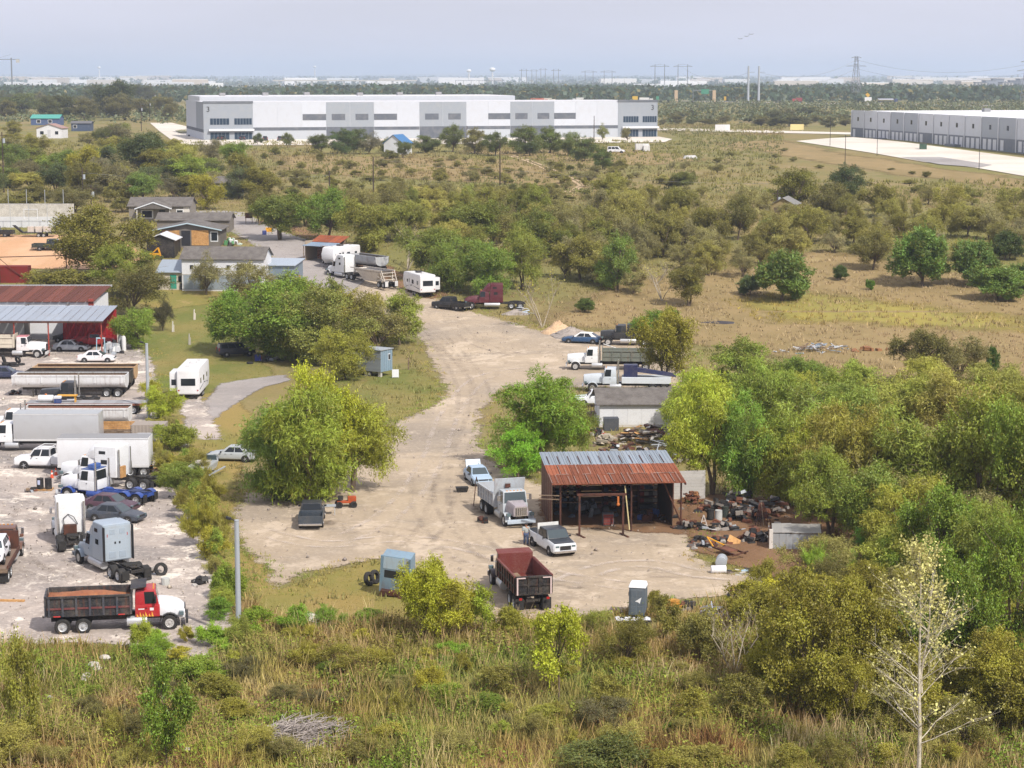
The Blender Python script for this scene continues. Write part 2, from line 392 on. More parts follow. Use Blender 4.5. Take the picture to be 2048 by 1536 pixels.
# gravel
MAIN = [(425, 440), (470, 468), (520, 500), (590, 545), (640, 590), (705, 622), (800, 640), (850, 690), (870, 735), (895, 778), (872, 812), (800, 842), (740, 900), (680, 965), (600, 1005), (500, 985), (462, 1040), (480, 1090), (535, 1130), (550, 1180), (600, 1152), (700, 1125), (770, 1118), (840, 1140), (960, 1190), (1000, 1250), (1150, 1240), (1240, 1222), (1340, 1198), (1480, 1192), (1560, 1172), (1540, 1155), (1440, 1146), (1385, 1115), (1380, 1075), (1385, 1040), (1370, 985), (1120, 985), (980, 925), (955, 880), (960, 820), (1010, 780), (1150, 775), (1360, 775), (1370, 700), (1200, 665), (1080, 662), (1040, 650), (950, 625), (880, 600), (800, 570), (700, 525), (640, 490), (560, 462), (520, 446), (500, 432)]
sheet('gravel_lot', None, MAIN, m_main, 0.018, 0.8, 3)
YARD = [(-260, 655), (225, 660), (300, 715), (325, 800), (300, 890), (340, 950), (400, 1010), (425, 1080), (440, 1150), (470, 1270), (415, 1322), (330, 1302), (200, 1288), (80, 1288), (-260, 1300)]
sheet('gravel_yard', None, YARD, m_yard, 0.018, 0.8, 3)
sheet('gravel_spur', None, [(420, 795), (440, 768), (520, 756), (570, 750), (580, 762), (530, 774), (490, 795), (440, 830), (400, 860), (370, 900), (350, 870), (390, 820)], m_grey, 0.03, 0.7, 2)
sheet('gravel_road', None, [(425, 440), (500, 432), (560, 462), (640, 492), (700, 527), (740, 550), (700, 590), (640, 586), (590, 545), (520, 500), (470, 468)], m_grey, 0.03, 1.0, 2)
sheet('caliche_patch', None, [(360, 800), (400, 790), (420, 830), (440, 880), (400, 880), (370, 850)], m_yard, 0.034, 0.6, 2)
sheet('dirt_strip', None, [(510, 442), (560, 440), (640, 470), (760, 520), (820, 560), (900, 590), (860, 600), (790, 572), (700, 525), (640, 488), (560, 460)], m_dirt, 0.026, 1.0, 2)
sheet('scrap_yard_dirt', None, [(1375, 1010), (1420, 990), (1560, 1000), (1660, 1060), (1620, 1130), (1560, 1160), (1440, 1120), (1385, 1100), (1370, 1050)], m_dirt, 0.026, 0.6, 2)
sheet('shed_floor_dirt', None, [(1085, 1050), (1360, 1070), (1380, 1045), (1370, 970), (1110, 965), (1078, 1005)], m_dirt, 0.03, 0.5, 1.5)
sheet('woodland_floor_dirt', None, [(1500, 960), (1800, 900), (2300, 930), (2300, 1200), (1800, 1180), (1640, 1100)], m_dirt, 0.012, 1.5, 4)
sheet('bare_bank_soil', None, [(-120, 1310), (120, 1312), (250, 1345), (300, 1420), (180, 1440), (-120, 1420)], m_dirt, 0.25, 0.8, 2)
sheet('sand_yard', None, [(-200, 472), (150, 470), (240, 478), (300, 520), (220, 540), (-200, 535)], m_sand, 0.02, 1.5, 3)
# paved surfaces (crisp edges: real outlines)
def slab(name, poly_px, mat, lift=0.03, th=0.0, world=False):
    pts = [Vector((p[0], p[1], hgt(p[1]))) for p in poly_px] if world else [at(*p) for p in poly_px]
    bm = bmesh.new(); vs = [bm.verts.new((p.x, p.y, 0)) for p in pts]; bm.faces.new(vs)
    bmesh.ops.triangulate(bm, faces=bm.faces)
    bmesh.ops.subdivide_edges(bm, edges=[e for e in bm.edges], cuts=6, use_grid_fill=True)
    for v in bm.verts: v.co.z = hgt(v.co.y) + lift
    me = bpy.data.meshes.new(name); bm.normal_update(); bm.to_mesh(me); bm.free(); me.materials.append(mat)
    if me.polygons and me.polygons[0].normal.z < 0: me.flip_normals()
    return tag(link(name, me), kind='structure')
slab('public_road', [(330, 446), (330, 424), (440, 421), (502, 426), (500, 436), (430, 446)], m_asph, 0.05)
slab('concrete_apron', [(1592, 283), (1660, 277), (1705, 275), (2150, 330), (2150, 392), (2048, 353), (1950, 336), (1850, 325), (1740, 306)], m_conc, 0.15)
slab('asphalt_strip', [(1800, 315), (1880, 315), (1985, 331), (1960, 336), (1880, 330)], m_asph, 0.19)
slab('parking_lot', [(418, 292), (405, 284), (420, 277), (1318, 274), (1345, 279), (1330, 285)], m_conc, 0.15)
slab('access_road', [(300, 246), (345, 246), (385, 256), (402, 272), (415, 290), (352, 290), (318, 262)], m_conc, 0.12)
slab('frontage_road', [(1312, 256), (1720, 266), (1720, 270), (1312, 261)], m_conc, 0.15)
slab('grass_island', [(350, 262), (385, 256), (392, 264), (360, 268)], m_lawn, 0.2)
def ribbon(name, pts_px, w, mat, lift):
    P = [at(*p) for p in pts_px]; L = []; Rr = []
    for i, p in enumerate(P):
        d = (P[min(i + 1, len(P) - 1)] - P[max(i - 1, 0)]); d.z = 0; d.normalize(); s = Vector((-d.y, d.x, 0)) * w / 2
        L.append(p + s); Rr.append(p - s)
    n = 12; V = []
    for S in (L, Rr):
        for a, b in zip(S[:-1], S[1:]):
            for k in range(n):
                q = a.lerp(b, k / n); V.append((q.x, q.y, hgt(q.y) + lift))
        V.append((S[-1].x, S[-1].y, hgt(S[-1].y) + lift))
    m = len(V) // 2; me = bpy.data.meshes.new(name); me.from_pydata(V, [], [(i + m, i + 1 + m, i + 1, i) for i in range(m - 1)]); me.materials.append(mat)
    return tag(link(name, me), kind='structure')
m_track = mat_slab('pale_track', lin('b9a283'), lin('a89273'))
ribbon('dirt_track', [(1018, 312), (1050, 321), (1085, 336), (1120, 352), (1148, 363), (1160, 371), (1146, 379), (1128, 384)], 0.8, m_track, 0.06)
ribbon('dirt_track', [(1026, 311), (1060, 321), (1096, 335), (1130, 351), (1158, 362), (1169, 371), (1153, 380), (1136, 385)], 0.8, m_track, 0.06)
# highway embankment and carriageway far behind
ribbon('highway', [(1180, 203), (1400, 206), (1700, 212), (2300, 219)], 22, m_asph, 1.5)

# wheel tracks and stains worn into the gravel
def mat_track(name, col, k):
    n = N(name); a_ = n.n('Attribute', attribute_name='sdf'); p = n.pos(); n.fin(col, 0.95, spec=0.1)
    f = n.math('MULTIPLY', n.ramp(a_.outputs['Fac'], 0, 1), n.ramp(n.noise(p, 0.45, 6, 0.75), 0.4, 0.66, 0, k)); n.l(f, n.b.inputs['Alpha']); return n.m
tk_d = mat_track('worn_wheel_track', lin('8d8175'), 0.26); tk_l = mat_track('pale_wheel_track', lin('cfc2b5'), 0.5); tk_o = mat_track('oily_soil_stain', lin('5a4c3e'), 0.75)
def track(pts, w, mat, pair=True, name='wheel_track'):
    P = [at(*p) for p in pts]; n = 10; C = []
    for i in range(len(P) - 1):
        a, b, c, d = P[max(i - 1, 0)], P[i], P[i + 1], P[min(i + 2, len(P) - 1)]
        for k in range(n):
            t = k / n; C.append(0.5 * ((2 * b) + (c - a) * t + (2 * a - 5 * b + 4 * c - d) * t * t + (3 * b - a - 3 * c + d) * t ** 3))
    C.append(P[-1])
    for off in ((-1.0, 1.0) if pair else (0.0,)):
        LIFT[0] += 0.0015; V, S, F = [], [], []
        for i, p in enumerate(C):
            t = C[min(i + 1, len(C) - 1)] - C[max(i - 1, 0)]; s = Vector((-t.y, t.x, 0)).normalized()
            for k, sd in ((-1, 0), (-.35, 1), (.35, 1), (1, 0)):
                q = p + s * (off + k * w / 2); e = min(i, len(C) - 1 - i) / 6; V.append((q.x, q.y, hgt(q.y) + LIFT[0])); S.append(sd * min(1, e))
        for i in range(len(C) - 1):
            for k in range(3): F.append((i * 4 + k, i * 4 + k + 1, i * 4 + k + 5, i * 4 + k + 4))
        me = rawmesh(name, np.array(V), np.array(F), mat, {'sdf': ('FLOAT', S)}); tag(link(name, me), kind='structure')
for i, (pts, w, m_) in enumerate((([(700, 590), (800, 640), (880, 690), (930, 770), (930, 850), (900, 950), (860, 1060), (800, 1110)], .8, tk_d), ([(760, 600), (860, 660), (940, 740), (960, 800), (930, 900), (920, 1000), (960, 1090), (1060, 1150), (1250, 1160), (1450, 1165)], .8, tk_d), ([(1130, 745), (1050, 740), (960, 760), (900, 830), (860, 930), (780, 1030), (640, 1100)], .7, tk_l), ([(1150, 700), (1050, 700), (960, 720), (890, 720), (820, 650)], .8, tk_d), ([(500, 1060), (640, 1090), (800, 1080), (950, 1100), (1100, 1150), (1300, 1180)], .7, tk_l), ([(620, 1070), (760, 1060), (880, 1090), (990, 1150)], .8, tk_d), ([(1120, 1125), (1050, 1140), (930, 1110), (850, 1020), (850, 940)], .7, tk_d), ([(1540, 1160), (1400, 1150), (1300, 1130), (1200, 1140), (1110, 1180)], .8, tk_l), ([(900, 640), (960, 690), (1080, 720)], .7, tk_d), ([(20, 1240), (140, 1200), (280, 1180), (400, 1200)], .8, tk_d), ([(0, 1120), (100, 1150), (200, 1200), (330, 1270), (430, 1280)], .8, tk_d), ([(60, 980), (60, 1060), (110, 1130), (220, 1180)], .8, tk_d), ([(10, 960), (180, 1050), (330, 1060)], .8, tk_l), ([(380, 1110), (330, 1180), (380, 1260)], .7, tk_l), ([(0, 1020), (60, 1030), (110, 1050)], 1.2, tk_d))): track(pts, w, m_)
for pts, w in (([(1150, 1060), (1230, 1055), (1330, 1050)], 3.2), ([(1140, 1030), (1240, 1025), (1340, 1025)], 4), ([(985, 1045), (1030, 1050), (1070, 1045)], 2.0), ([(600, 1052), (640, 1050), (690, 1045)], 2.4), ([(930, 1000), (960, 1020), (985, 1040)], 1.6), ([(1110, 1170), (1150, 1178), (1190, 1176)], .9), ([(1300, 1090), (1330, 1094), (1360, 1090)], .8), ([(395, 1272), (412, 1274), (430, 1270)], .6), ([(700, 985), (600, 1015), (540, 1005)], 3.5)): track(pts, w, tk_o, False, 'soil_stain')

# ------------------------------------------------------------------ vehicle parts
WC = {}
def wheel(root, x, y, r, w, style='steel', side=1):
    """tyre with a rim child; side = +1 when the face looks to +y"""
    key = (round(r, 3), round(w, 3), style)
    if key not in WC:
        t = MB().lathe([(r * .58, -w / 2), (r * .9, -w / 2), (r, -w / 2 + .05), (r, w / 2 - .05), (r * .9, w / 2), (r * .58, w / 2), (r * .56, w * .3), (r * .56, -w * .3), (r * .58, -w / 2)], 22).mesh('wheel', 0, True)
        t.materials.append(RUBBER)
        m = MB()
        dish = -.02 if style != 'dual' else -.12
        m.lathe([(r * .57, w / 2 - .012), (r * .52, w / 2 - .03), (r * .48, w / 2 + dish), (r * .2, w / 2 + dish - .02), (r * .16, w / 2 + .015), (0.01, w / 2 + .03)], 18)
        k = 5 if style == 'alloy' else 8
        for i in range(k):
            a = 2 * math.pi * i / k
            m.box((r * .36 * math.cos(a), w / 2 + dish + .004, r * .36 * math.sin(a)), (r * (.3 if style == 'alloy' else .09), .03, r * .1), ry=-a)
        rm = m.mesh('rim', 0, False)
        rm.materials.append({'steel': STEELW, 'alloy': ALU, 'dual': ALU, 'black': BLACK, 'chrome': CHROME}[style])
        WC[key] = (t, rm)
    t, rm = WC[key]
    a = link('wheel', t, root); a.location = (x, y, r); a.rotation_euler = (0, 0, 0 if side > 0 else math.pi)
    link('rim', rm, a); return a
def axle(root, x, hw, r, w, style='steel'):
    wheel(root, x, hw - w / 2, r, w, style, 1); wheel(root, x, -hw + w / 2, r, w, style, -1)
def archd(root, xs, hw, r, z=None):
    for x in xs:
        for s in (-1, 1):
            MB().cyl((x, s * (hw - .05), r), (x, s * (hw + .006), r), r * 1.13, n=20).build('wheel_arch', BLACK, root)
def ring(x, w, zb, zm, zt, wt):
    return [(x, -w * .9, zb), (x, -w, zb + .2 * (zm - zb)), (x, -w, zm), (x, -wt, zt), (x, wt, zt), (x, w, zm), (x, w, zb + .2 * (zm - zb)), (x, w * .9, zb)]
def glassbox(root, x0, x1, w0, z0, x2, x3, w1, z1, col, mat, splits, front=True, rear=True, bev=.05, glass=SCREEN, name='cabin'):
    """greenhouse: base rectangle x0..x1 at z0, roof x2..x3 at z1, with glazing as parts"""
    b = [(x0, -w0, z0), (x1, -w0, z0), (x1, w0, z0), (x0, w0, z0)]; t = [(x2, -w1, z1), (x3, -w1, z1), (x3, w1, z1), (x2, w1, z1)]
    MB().hexa(b + t).build(name, mat, root, col, bev, True)
    if front: MB().patch(b[1], b[2], t[2], t[1], .05, .95, .08, .92).build('windscreen', glass, root)
    if rear: MB().patch(b[3], b[0], t[0], t[3], .07, .93, .1, .88).build('rear_window', GLASS, root)
    for u0, u1 in splits:
        MB().patch(b[0], b[1], t[1], t[0], u0, u1, .1, .88).build('side_window', GLASS, root)
        MB().patch(b[2], b[3], t[3], t[2], 1 - u1, 1 - u0, .1, .88).build('side_window', GLASS, root)
def car(name, label, cat, kind, col, group=None, roofcol=None, L=4.7, W=1.82, H=1.45, rim='alloy', lower=None, hood=None, bumper=None, r=None):
    root = empty(name, label, cat, group=group); hw = W / 2; xr, xf = -L / 2, L / 2
    r = r or {'sedan': .33, 'suv': .37, 'pickup': .39, 'van': .37}[kind]; roofcol = roofcol or col
    if kind == 'sedan': belt, hz, tz = .92, .80, .98
    elif kind == 'suv': belt, hz, tz = 1.08, .98, 1.08
    elif kind == 'van': belt, hz, tz = 1.12, .98, 1.1
    else: belt, hz, tz = 1.22, 1.08, 1.2
    zb = .24 if kind == 'sedan' else .36
    if kind == 'pickup':
        cabr = xr + L * .40
        st = [(xf, hw * .86, zb + .12, .8, hz - .1, hw * .78), (xf - .12, hw * .96, zb, .85, hz, hw * .86), (xf - L * .13, hw, zb, .95, hz + .06, hw * .9), (xf - L * .24, hw, zb, 1.0, belt - .02, hw * .9), (cabr, hw, zb, 1.0, belt, hw * .93)]
        MB().loft([ring(*(s[0], s[1], s[2], s[3], s[4], s[5])) for s in st]).build('body', PAINT, root, lower or col, .02, True)
        if hood: MB().hexa([(xf - .14, -hw * .84, hz - .02), (xf - L * .24, -hw * .88, belt - .03), (xf - L * .24, hw * .88, belt - .03), (xf - .14, hw * .84, hz - .02), (xf - .14, -hw * .82, hz + .025), (xf - L * .24, -hw * .86, belt + .02), (xf - L * .24, hw * .86, belt + .02), (xf - .14, hw * .82, hz + .025)]).build('bonnet', PAINT, root, hood, .015, True)
        glassbox(root, cabr + .03, xf - L * .235, hw * .92, belt - .02, cabr + .12, xf - L * .33, hw * .8, H, roofcol, PAINT, [(.1, .88)] if L < 5.6 else [(.05, .45), (.5, .92)])
        m = MB(); bz = 1.22
        m.span(xr, cabr - .03, -hw, -hw + .07, .55, bz).span(xr, cabr - .03, hw - .07, hw, .55, bz).span(xr + .06, cabr - .03, -hw + .07, hw - .07, .6, .68).span(cabr - .1, cabr - .03, -hw + .07, hw - .07, .68, bz)
        m.build('cargo_bed', PAINT, root, lower or col, .02, True)
        MB().span(xr - .03, xr + .045, -hw + .075, hw - .075, .62, bz - .01).build('tailgate', PAINT, root, col, .015)
        MB().span(xr - .18, xr - .06, -hw * .95, hw * .95, .45, .62).build('rear_bumper', CHROME, root, None, .02)
        tl = (.75, 1.1)
        wb = [xr + L * .22, xf - L * .17]
    else:
        st = [(xr, hw * .84, zb + .15, .7, tz - .1, hw * .76), (xr + .1, hw * .95, zb, .74, tz - .02, hw * .82), (xr + L * .2, hw, zb, .76, belt + .03, hw * .9), (xr + L * .5, hw, zb, .74, belt, hw * .92), (xf - L * .3, hw, zb, .74, belt - .01, hw * .9), (xf - L * .12, hw * .98, zb, .72, hz + .02, hw * .85), (xf - .08, hw * .88, zb + .02, .62, hz - .12, hw * .74), (xf, hw * .7, zb + .1, .55, hz - .26, hw * .6)]
        MB().loft([ring(*s) for s in st]).build('body', PAINT, root, col, .015, True)
        if hood: MB().patch((xf - .3, -hw * .72, hz - .04), (xf - .3, hw * .72, hz - .04), (xf - L * .28, hw * .84, belt + .03), (xf - L * .28, -hw * .84, belt + .03), 0, 1, 0, 1, .02, .03).build('bonnet', PAINT, root, hood)
        g = {'sedan': (xr + L * .1, xf - L * .27, xr + L * .27, xf - L * .44), 'suv': (xr + .08, xf - L * .26, xr + L * .07, xf - L * .4), 'van': (xr + .06, xf - L * .2, xr + L * .05, xf - L * .36)}[kind]
        glassbox(root, g[0], g[1], hw * .9, belt - .03, g[2], g[3], hw * .7, H, roofcol, PAINT, [(.2, .5), (.53, .86)] if kind == 'sedan' else [(.06, .3), (.34, .6), (.63, .9)])
        MB().span(xr - .03, xr + .05, -hw * .86, hw * .86, .38, .58).build('rear_bumper', PAINT, root, bumper or col, .02)
        tl = (.68, .86) if kind == 'sedan' else (.85, 1.2)
        wb = [xr + L * .2, xf - L * .18]
    MB().span(xf - .06, xf + .04, -hw * .84, hw * .84, .38, .56).build('front_bumper', CHROME if kind == 'pickup' else PAINT, root, bumper or col, .02)
    MB().span(xf - .07, xf + .012, -hw * .45, hw * .45, .6, hz - .16 if kind != 'sedan' else .7).build('grille', BLACK, root)
    for s in (-1, 1):
        MB().box((xf - .07, s * hw * .66, (hz - .2) if kind != 'sedan' else .64), (.16, hw * .3, .14)).build('headlight', CLEAR, root)
        MB().span(xr - .015, xr + .06, s * hw * .78 - .1, s * hw * .78 + .1, *tl).build('tail_light', plain('red_lens', (.35, .02, .015), .3, 0, .1), root)
        MB().box((xf - L * .31, s * (hw + .07), belt + .06), (.12, .2, .14)).build('mirror', BLACK, root, None, .02)
    archd(root, wb, hw, r)
    for x in wb: axle(root, x, hw + .015, r, .24, rim)
    m = MB()
    for s in (-1, 1):
        for k in ((-.02, .1) if kind != 'pickup' else (.12,)): m.box((L * k, s * (hw + .012), belt - .14), (.16, .03, .03))
    m.build('door_handle', BLACK, root)
    return root
def fender(root, x, hw, r, col, mat=PAINT, w=.5, a0=0, a1=180, k=1.18, name='fender'):
    for s in (-1, 1):
        rs = []
        for t in np.linspace(R(a0), R(a1), 9):
            c, z = math.cos(t), math.sin(t)
            rs.append([(x + c * r * k, s * (hw - w), r + z * r * k), (x + c * r * k, s * hw, r + z * r * k), (x + c * r * (k + .09), s * hw, r + z * r * (k + .09)), (x + c * r * (k + .09), s * (hw - w), r + z * r * (k + .09))])
        MB().loft(rs).build(name, mat, root, col, 0, True)
def truck(name, label, cat, cab, hoodc=None, fendc=None, sleeper=0.0, high=False, hoodL=2.1, rear=3.6, framec='1c1c1e', stacks=True, group=None, rim='dual', bumperc=None, mat=PAINT, nose=True, tandem=2, roofc=None, slcol=None, tank=True, rims='steel', classic=True, steerwheels=True, hood=True, rearwheels=True):
    """bonneted heavy truck; cab rear wall at x=0, bonnet towards +x, chassis towards -x"""
    root = empty(name, label, cat, group=group); hoodc = hoodc or cab; fendc = fendc or hoodc
    r, zf = .52, .95; cx = 1.55; fx = cx + hoodL - 1.0; tail = -(sleeper + rear)
    m = MB()
    for s in (-1, 1): m.span(tail, cx + hoodL - .1, s * .43 - .05, s * .43 + .05, .72, .98)
    for x in np.linspace(tail + .1, -.3, 5): m.span(x - .06, x + .06, -.4, .4, .74, .94)
    m.build('chassis', MATTE, root, framec)
    # cab with raked windscreen
    glassbox(root, 0, cx, 1.03, 1.72, .04, cx - .22, .95, 2.72, cab, mat, [(.42, .9)], bev=.07, name='cab', rear=not sleeper)
    MB().hexa([(0, -1.05, .95), (cx + .04, -1.05, .95), (cx + .04, 1.05, .95), (0, 1.05, .95), (0, -1.05, 1.74), (cx + .04, -1.05, 1.74), (cx + .04, 1.05, 1.74), (0, 1.05, 1.74)]).build('cab_body', mat, root, cab, .05, True)
    for s in (-1, 1):
        d = MB().span(.62, 1.42, s * 1.053 - .008, s * 1.053 + .008, 1.02, 1.70).build('door', mat, root, cab, .006)
        MB().box((.72, s * 1.075, 1.55), (.14, .03, .04)).build('door_handle', BLACK, d)
        mm = MB().box((1.35, s * 1.32, 2.2), (.09, .2, .45)).cyl((1.25, s * 1.0, 2.45), (1.35, s * 1.32, 2.45), .02, n=5).cyl((1.25, s * 1.0, 1.95), (1.35, s * 1.32, 1.98), .02, n=5)
        mm.build('mirror', CHROME if classic else BLACK, root)
    if roofc: MB().span(.02, cx - .2, -.94, .94, 2.70, 2.77).build('roof', mat, root, roofc, .03, True)
    for y in (-.6, -.3, 0, .3, .6): MB().box((cx - .35, y, 2.745), (.1, .12, .05)).build('marker_light', plain('amber_lens', (.6, .25, .03), .3, 0, 0), root)
    xe = cx + hoodL
    if hood:
        hw0, hw1 = (.86, .62) if classic else (.95, .85)
        zt0, zt1 = (2.0, 1.86) if classic else (1.95, 1.55)
        rs = []
        for t in np.linspace(0, 1, 6):
            x = cx - .1 + (hoodL + .1) * t; w = hw0 + (hw1 - hw0) * t; z = zt0 + (zt1 - zt0) * (t ** 2); zb = 1.0 + (.0 if classic else -.25 * t)
            if t == 1 and not classic: z -= .15; w -= .08
            rs.append([(x, -w, zb), (x, -w * 1.0, zb + .6 * (z - zb)), (x, -w * .78, z), (x, w * .78, z), (x, w * 1.0, zb + .6 * (z - zb)), (x, w, zb)])
        MB().loft(rs).build('bonnet', mat, root, hoodc, .05, True)
        g = MB().span(xe - .04, xe + .03, -hw1 * .78, hw1 * .78, 1.02, zt1 - .12).build('grille', CHROME if classic else BLACK, root)
        for k in range(6): MB().box((xe + .034, hw1 * .78 * (-.83 + k * .333), (1.02 + zt1 - .12) / 2), (.02, .06, zt1 - 1.26)).build('grille_bar', BLACK, g)
    if steerwheels:
        fender(root, fx, 1.2, r, fendc, mat, .48, 0, 165)
        axle(root, fx, 1.18, r, .28, rims)
    if nose:
        MB().box((xe + .12, 0, .62), (.16, 2.36, .34)).build('bumper', CHROME if bumperc is None else MATTE, root, bumperc, .04, True)
        for s in (-1, 1): MB().box((xe - .22, s * .98, 1.12), (.3, .34, .26)).build('headlight', CLEAR, root, None, .04)
    if sleeper:
        zt = 3.75 if high else 2.85
        b = [(-sleeper, -1.12, .98), (0, -1.12, .98), (0, 1.12, .98), (-sleeper, 1.12, .98)]; t = [(-sleeper, -1.1, zt), (-.15, -1.1, zt), (-.15, 1.1, zt), (-sleeper, 1.1, zt)]
        s_ = MB().hexa(b + t).build('sleeper', mat, root, slcol or cab, .12, True, 3)
        for q in ((b[0], b[1], t[1], t[0], 0), (b[2], b[3], t[3], t[2], 1)):
            u = (.42, .7)
            MB().patch(*q[:4], *(u if not q[4] else (1 - u[1], 1 - u[0])), .42 if high else .55, .56 if high else .74).build('sleeper_window', GLASS, s_)
            if high: MB().patch(*q[:4], *((.5, .8) if not q[4] else (.2, .5)), .74, .84).build('sleeper_window', GLASS, s_)
        if high:
            rs = []
            for t_ in np.linspace(0, 1, 6):
                x = -.1 + t_ * (cx - .45); z = zt - (zt - 2.7) * t_ ** 1.6; w = 1.08 - .2 * t_
                rs.append([(x, -w, 2.6), (x, -w, 2.6 + (z - 2.6) * .7), (x, -w * .8, z + .02), (x, w * .8, z + .02), (x, w, 2.6 + (z - 2.6) * .7), (x, w, 2.6)])
            MB().loft(rs).build('roof_fairing', mat, root, slcol or cab, .03, True)
    if stacks:
        for s in (-1, 1):
            MB().cyl((-sleeper - .18, s * .98, 1.0), (-sleeper - .18, s * .98, 2.2), .11, n=10).cyl((-sleeper - .18, s * .98, 2.2), (-sleeper - .18, s * .98, 3.5), .075, n=10).build('exhaust_stack', CHROME, root, None, 0, True)
    if tank:
        for s in (-1, 1): MB().cyl((-.55 - sleeper * .5, s * .86, .68), (.75, s * .86, .68), .32, n=14).build('fuel_tank', ALU if framec == '1c1c1e' else MATTE, root, framec, .02, True)
    if rearwheels:
        for k in range(tandem): axle(root, tail + .75 + k * 1.32, 1.22, r, .56, rim)
    root['tail'] = tail; root['nose'] = xe
    return root
def fifth_wheel(root, col='141414', fend=None):
    t = root['tail']
    MB().box((t + 1.4, 0, 1.08), (.95, .9, .14)).box((t + .75, 0, 1.03), (.5, .5, .1)).build('fifth_wheel', MATTE, root, col, .03)
    [MB().box((t + .05, y, .62), (.03, .55, .7)).build('mud_flap', RUBBER, root) for y in (-.85, .85)]
    if fend:
        for x in (t + .75, t + 2.07): fender(root, x, 1.25, .52, fend, PAINT, .56, 25, 155, 1.14, 'rear_fender')
def dump_body(root, x0, x1, col, z0=1.1, h=1.35, ribs=7, load=None, mat=OLD, hood=True, tilt=0, gate=None, ribc=None, w=1.25, inner=None):
    m = MB(); th = .07
    m.span(x0, x1, -w, w, z0, z0 + .1).span(x0, x1, -w, -w + th, z0 + .1, z0 + h).span(x0, x1, w - th, w, z0 + .1, z0 + h).span(x1 - th, x1, -w + th, w - th, z0 + .1, z0 + h + .35)
    if hood: m.hexa([(x1 - .05, -w, z0 + h + .28), (x1 + .95, -w * .96, z0 + h + .42), (x1 + .95, w * .96, z0 + h + .42), (x1 - .05, w, z0 + h + .28), (x1 - .05, -w, z0 + h + .36), (x1 + .95, -w * .96, z0 + h + .48), (x1 + .95, w * .96, z0 + h + .48), (x1 - .05, w, z0 + h + .36)]).span(x1 - .02, x1 + .05, -w, w, z0 + h - .2, z0 + h + .3)
    b = m.build('dump_body', mat, root, col, .012)
    for s in (-1, 1):
        MB().span(x0, x1, s * (w + .05) - .055, s * (w + .05) + .055, z0 + h - .1, z0 + h + .04).build('top_rail', mat, b, col, .01)
        for k in range(ribs): MB().span(x0 + .06 + (x1 - x0 - .2) * k / (ribs - 1), x0 + .2 + (x1 - x0 - .2) * k / (ribs - 1), s * (w + .045) - .045, s * (w + .045) + .045, z0 + .06, z0 + h - .1).build('rib', mat, b, ribc or col)
        MB().span(x0, x1, s * (w + .03) - .03, s * (w + .03) + .03, z0 + .5, z0 + .62).build('side_rail', mat, b, ribc or col)
    g = MB().span(x0 - .1, x0 - .02, -w, w, z0 + .02, z0 + h + .02).build('tailgate', mat, b, gate or col, .01)
    for k in range(4): MB().span(x0 - .17, x0 - .1, -w + .02 + k * (2 * w - .16) / 3, -w + .14 + k * (2 * w - .16) / 3, z0 + .04, z0 + h).build('rib', mat, g, ribc or col)
    for z in (z0 + .02, z0 + h * .5, z0 + h - .1): MB().span(x0 - .18, x0 - .1, -w, w, z, z + .1).build('crossbar', mat, g, ribc or col)
    if load:
        nx_, ny_ = 14, 8; V = []; 
        for i in range(nx_):
            for j in range(ny_):
                u, v = i / (nx_ - 1), j / (ny_ - 1)
                V.append((x0 + .02 + u * (x1 - x0 - .12), -w + th + v * (2 * w - 2 * th), z0 + h * load[1] + .3 * math.sin(math.pi * u) * math.sin(math.pi * v) + random.uniform(-.04, .04) - .25 * max(0, u - .7) * 3))
        MB().add(V, [(i * ny_ + j, (i + 1) * ny_ + j, (i + 1) * ny_ + j + 1, i * ny_ + j + 1) for i in range(nx_ - 1) for j in range(ny_ - 1)]).build('load', load[0], b, None, 0, True)
    return b
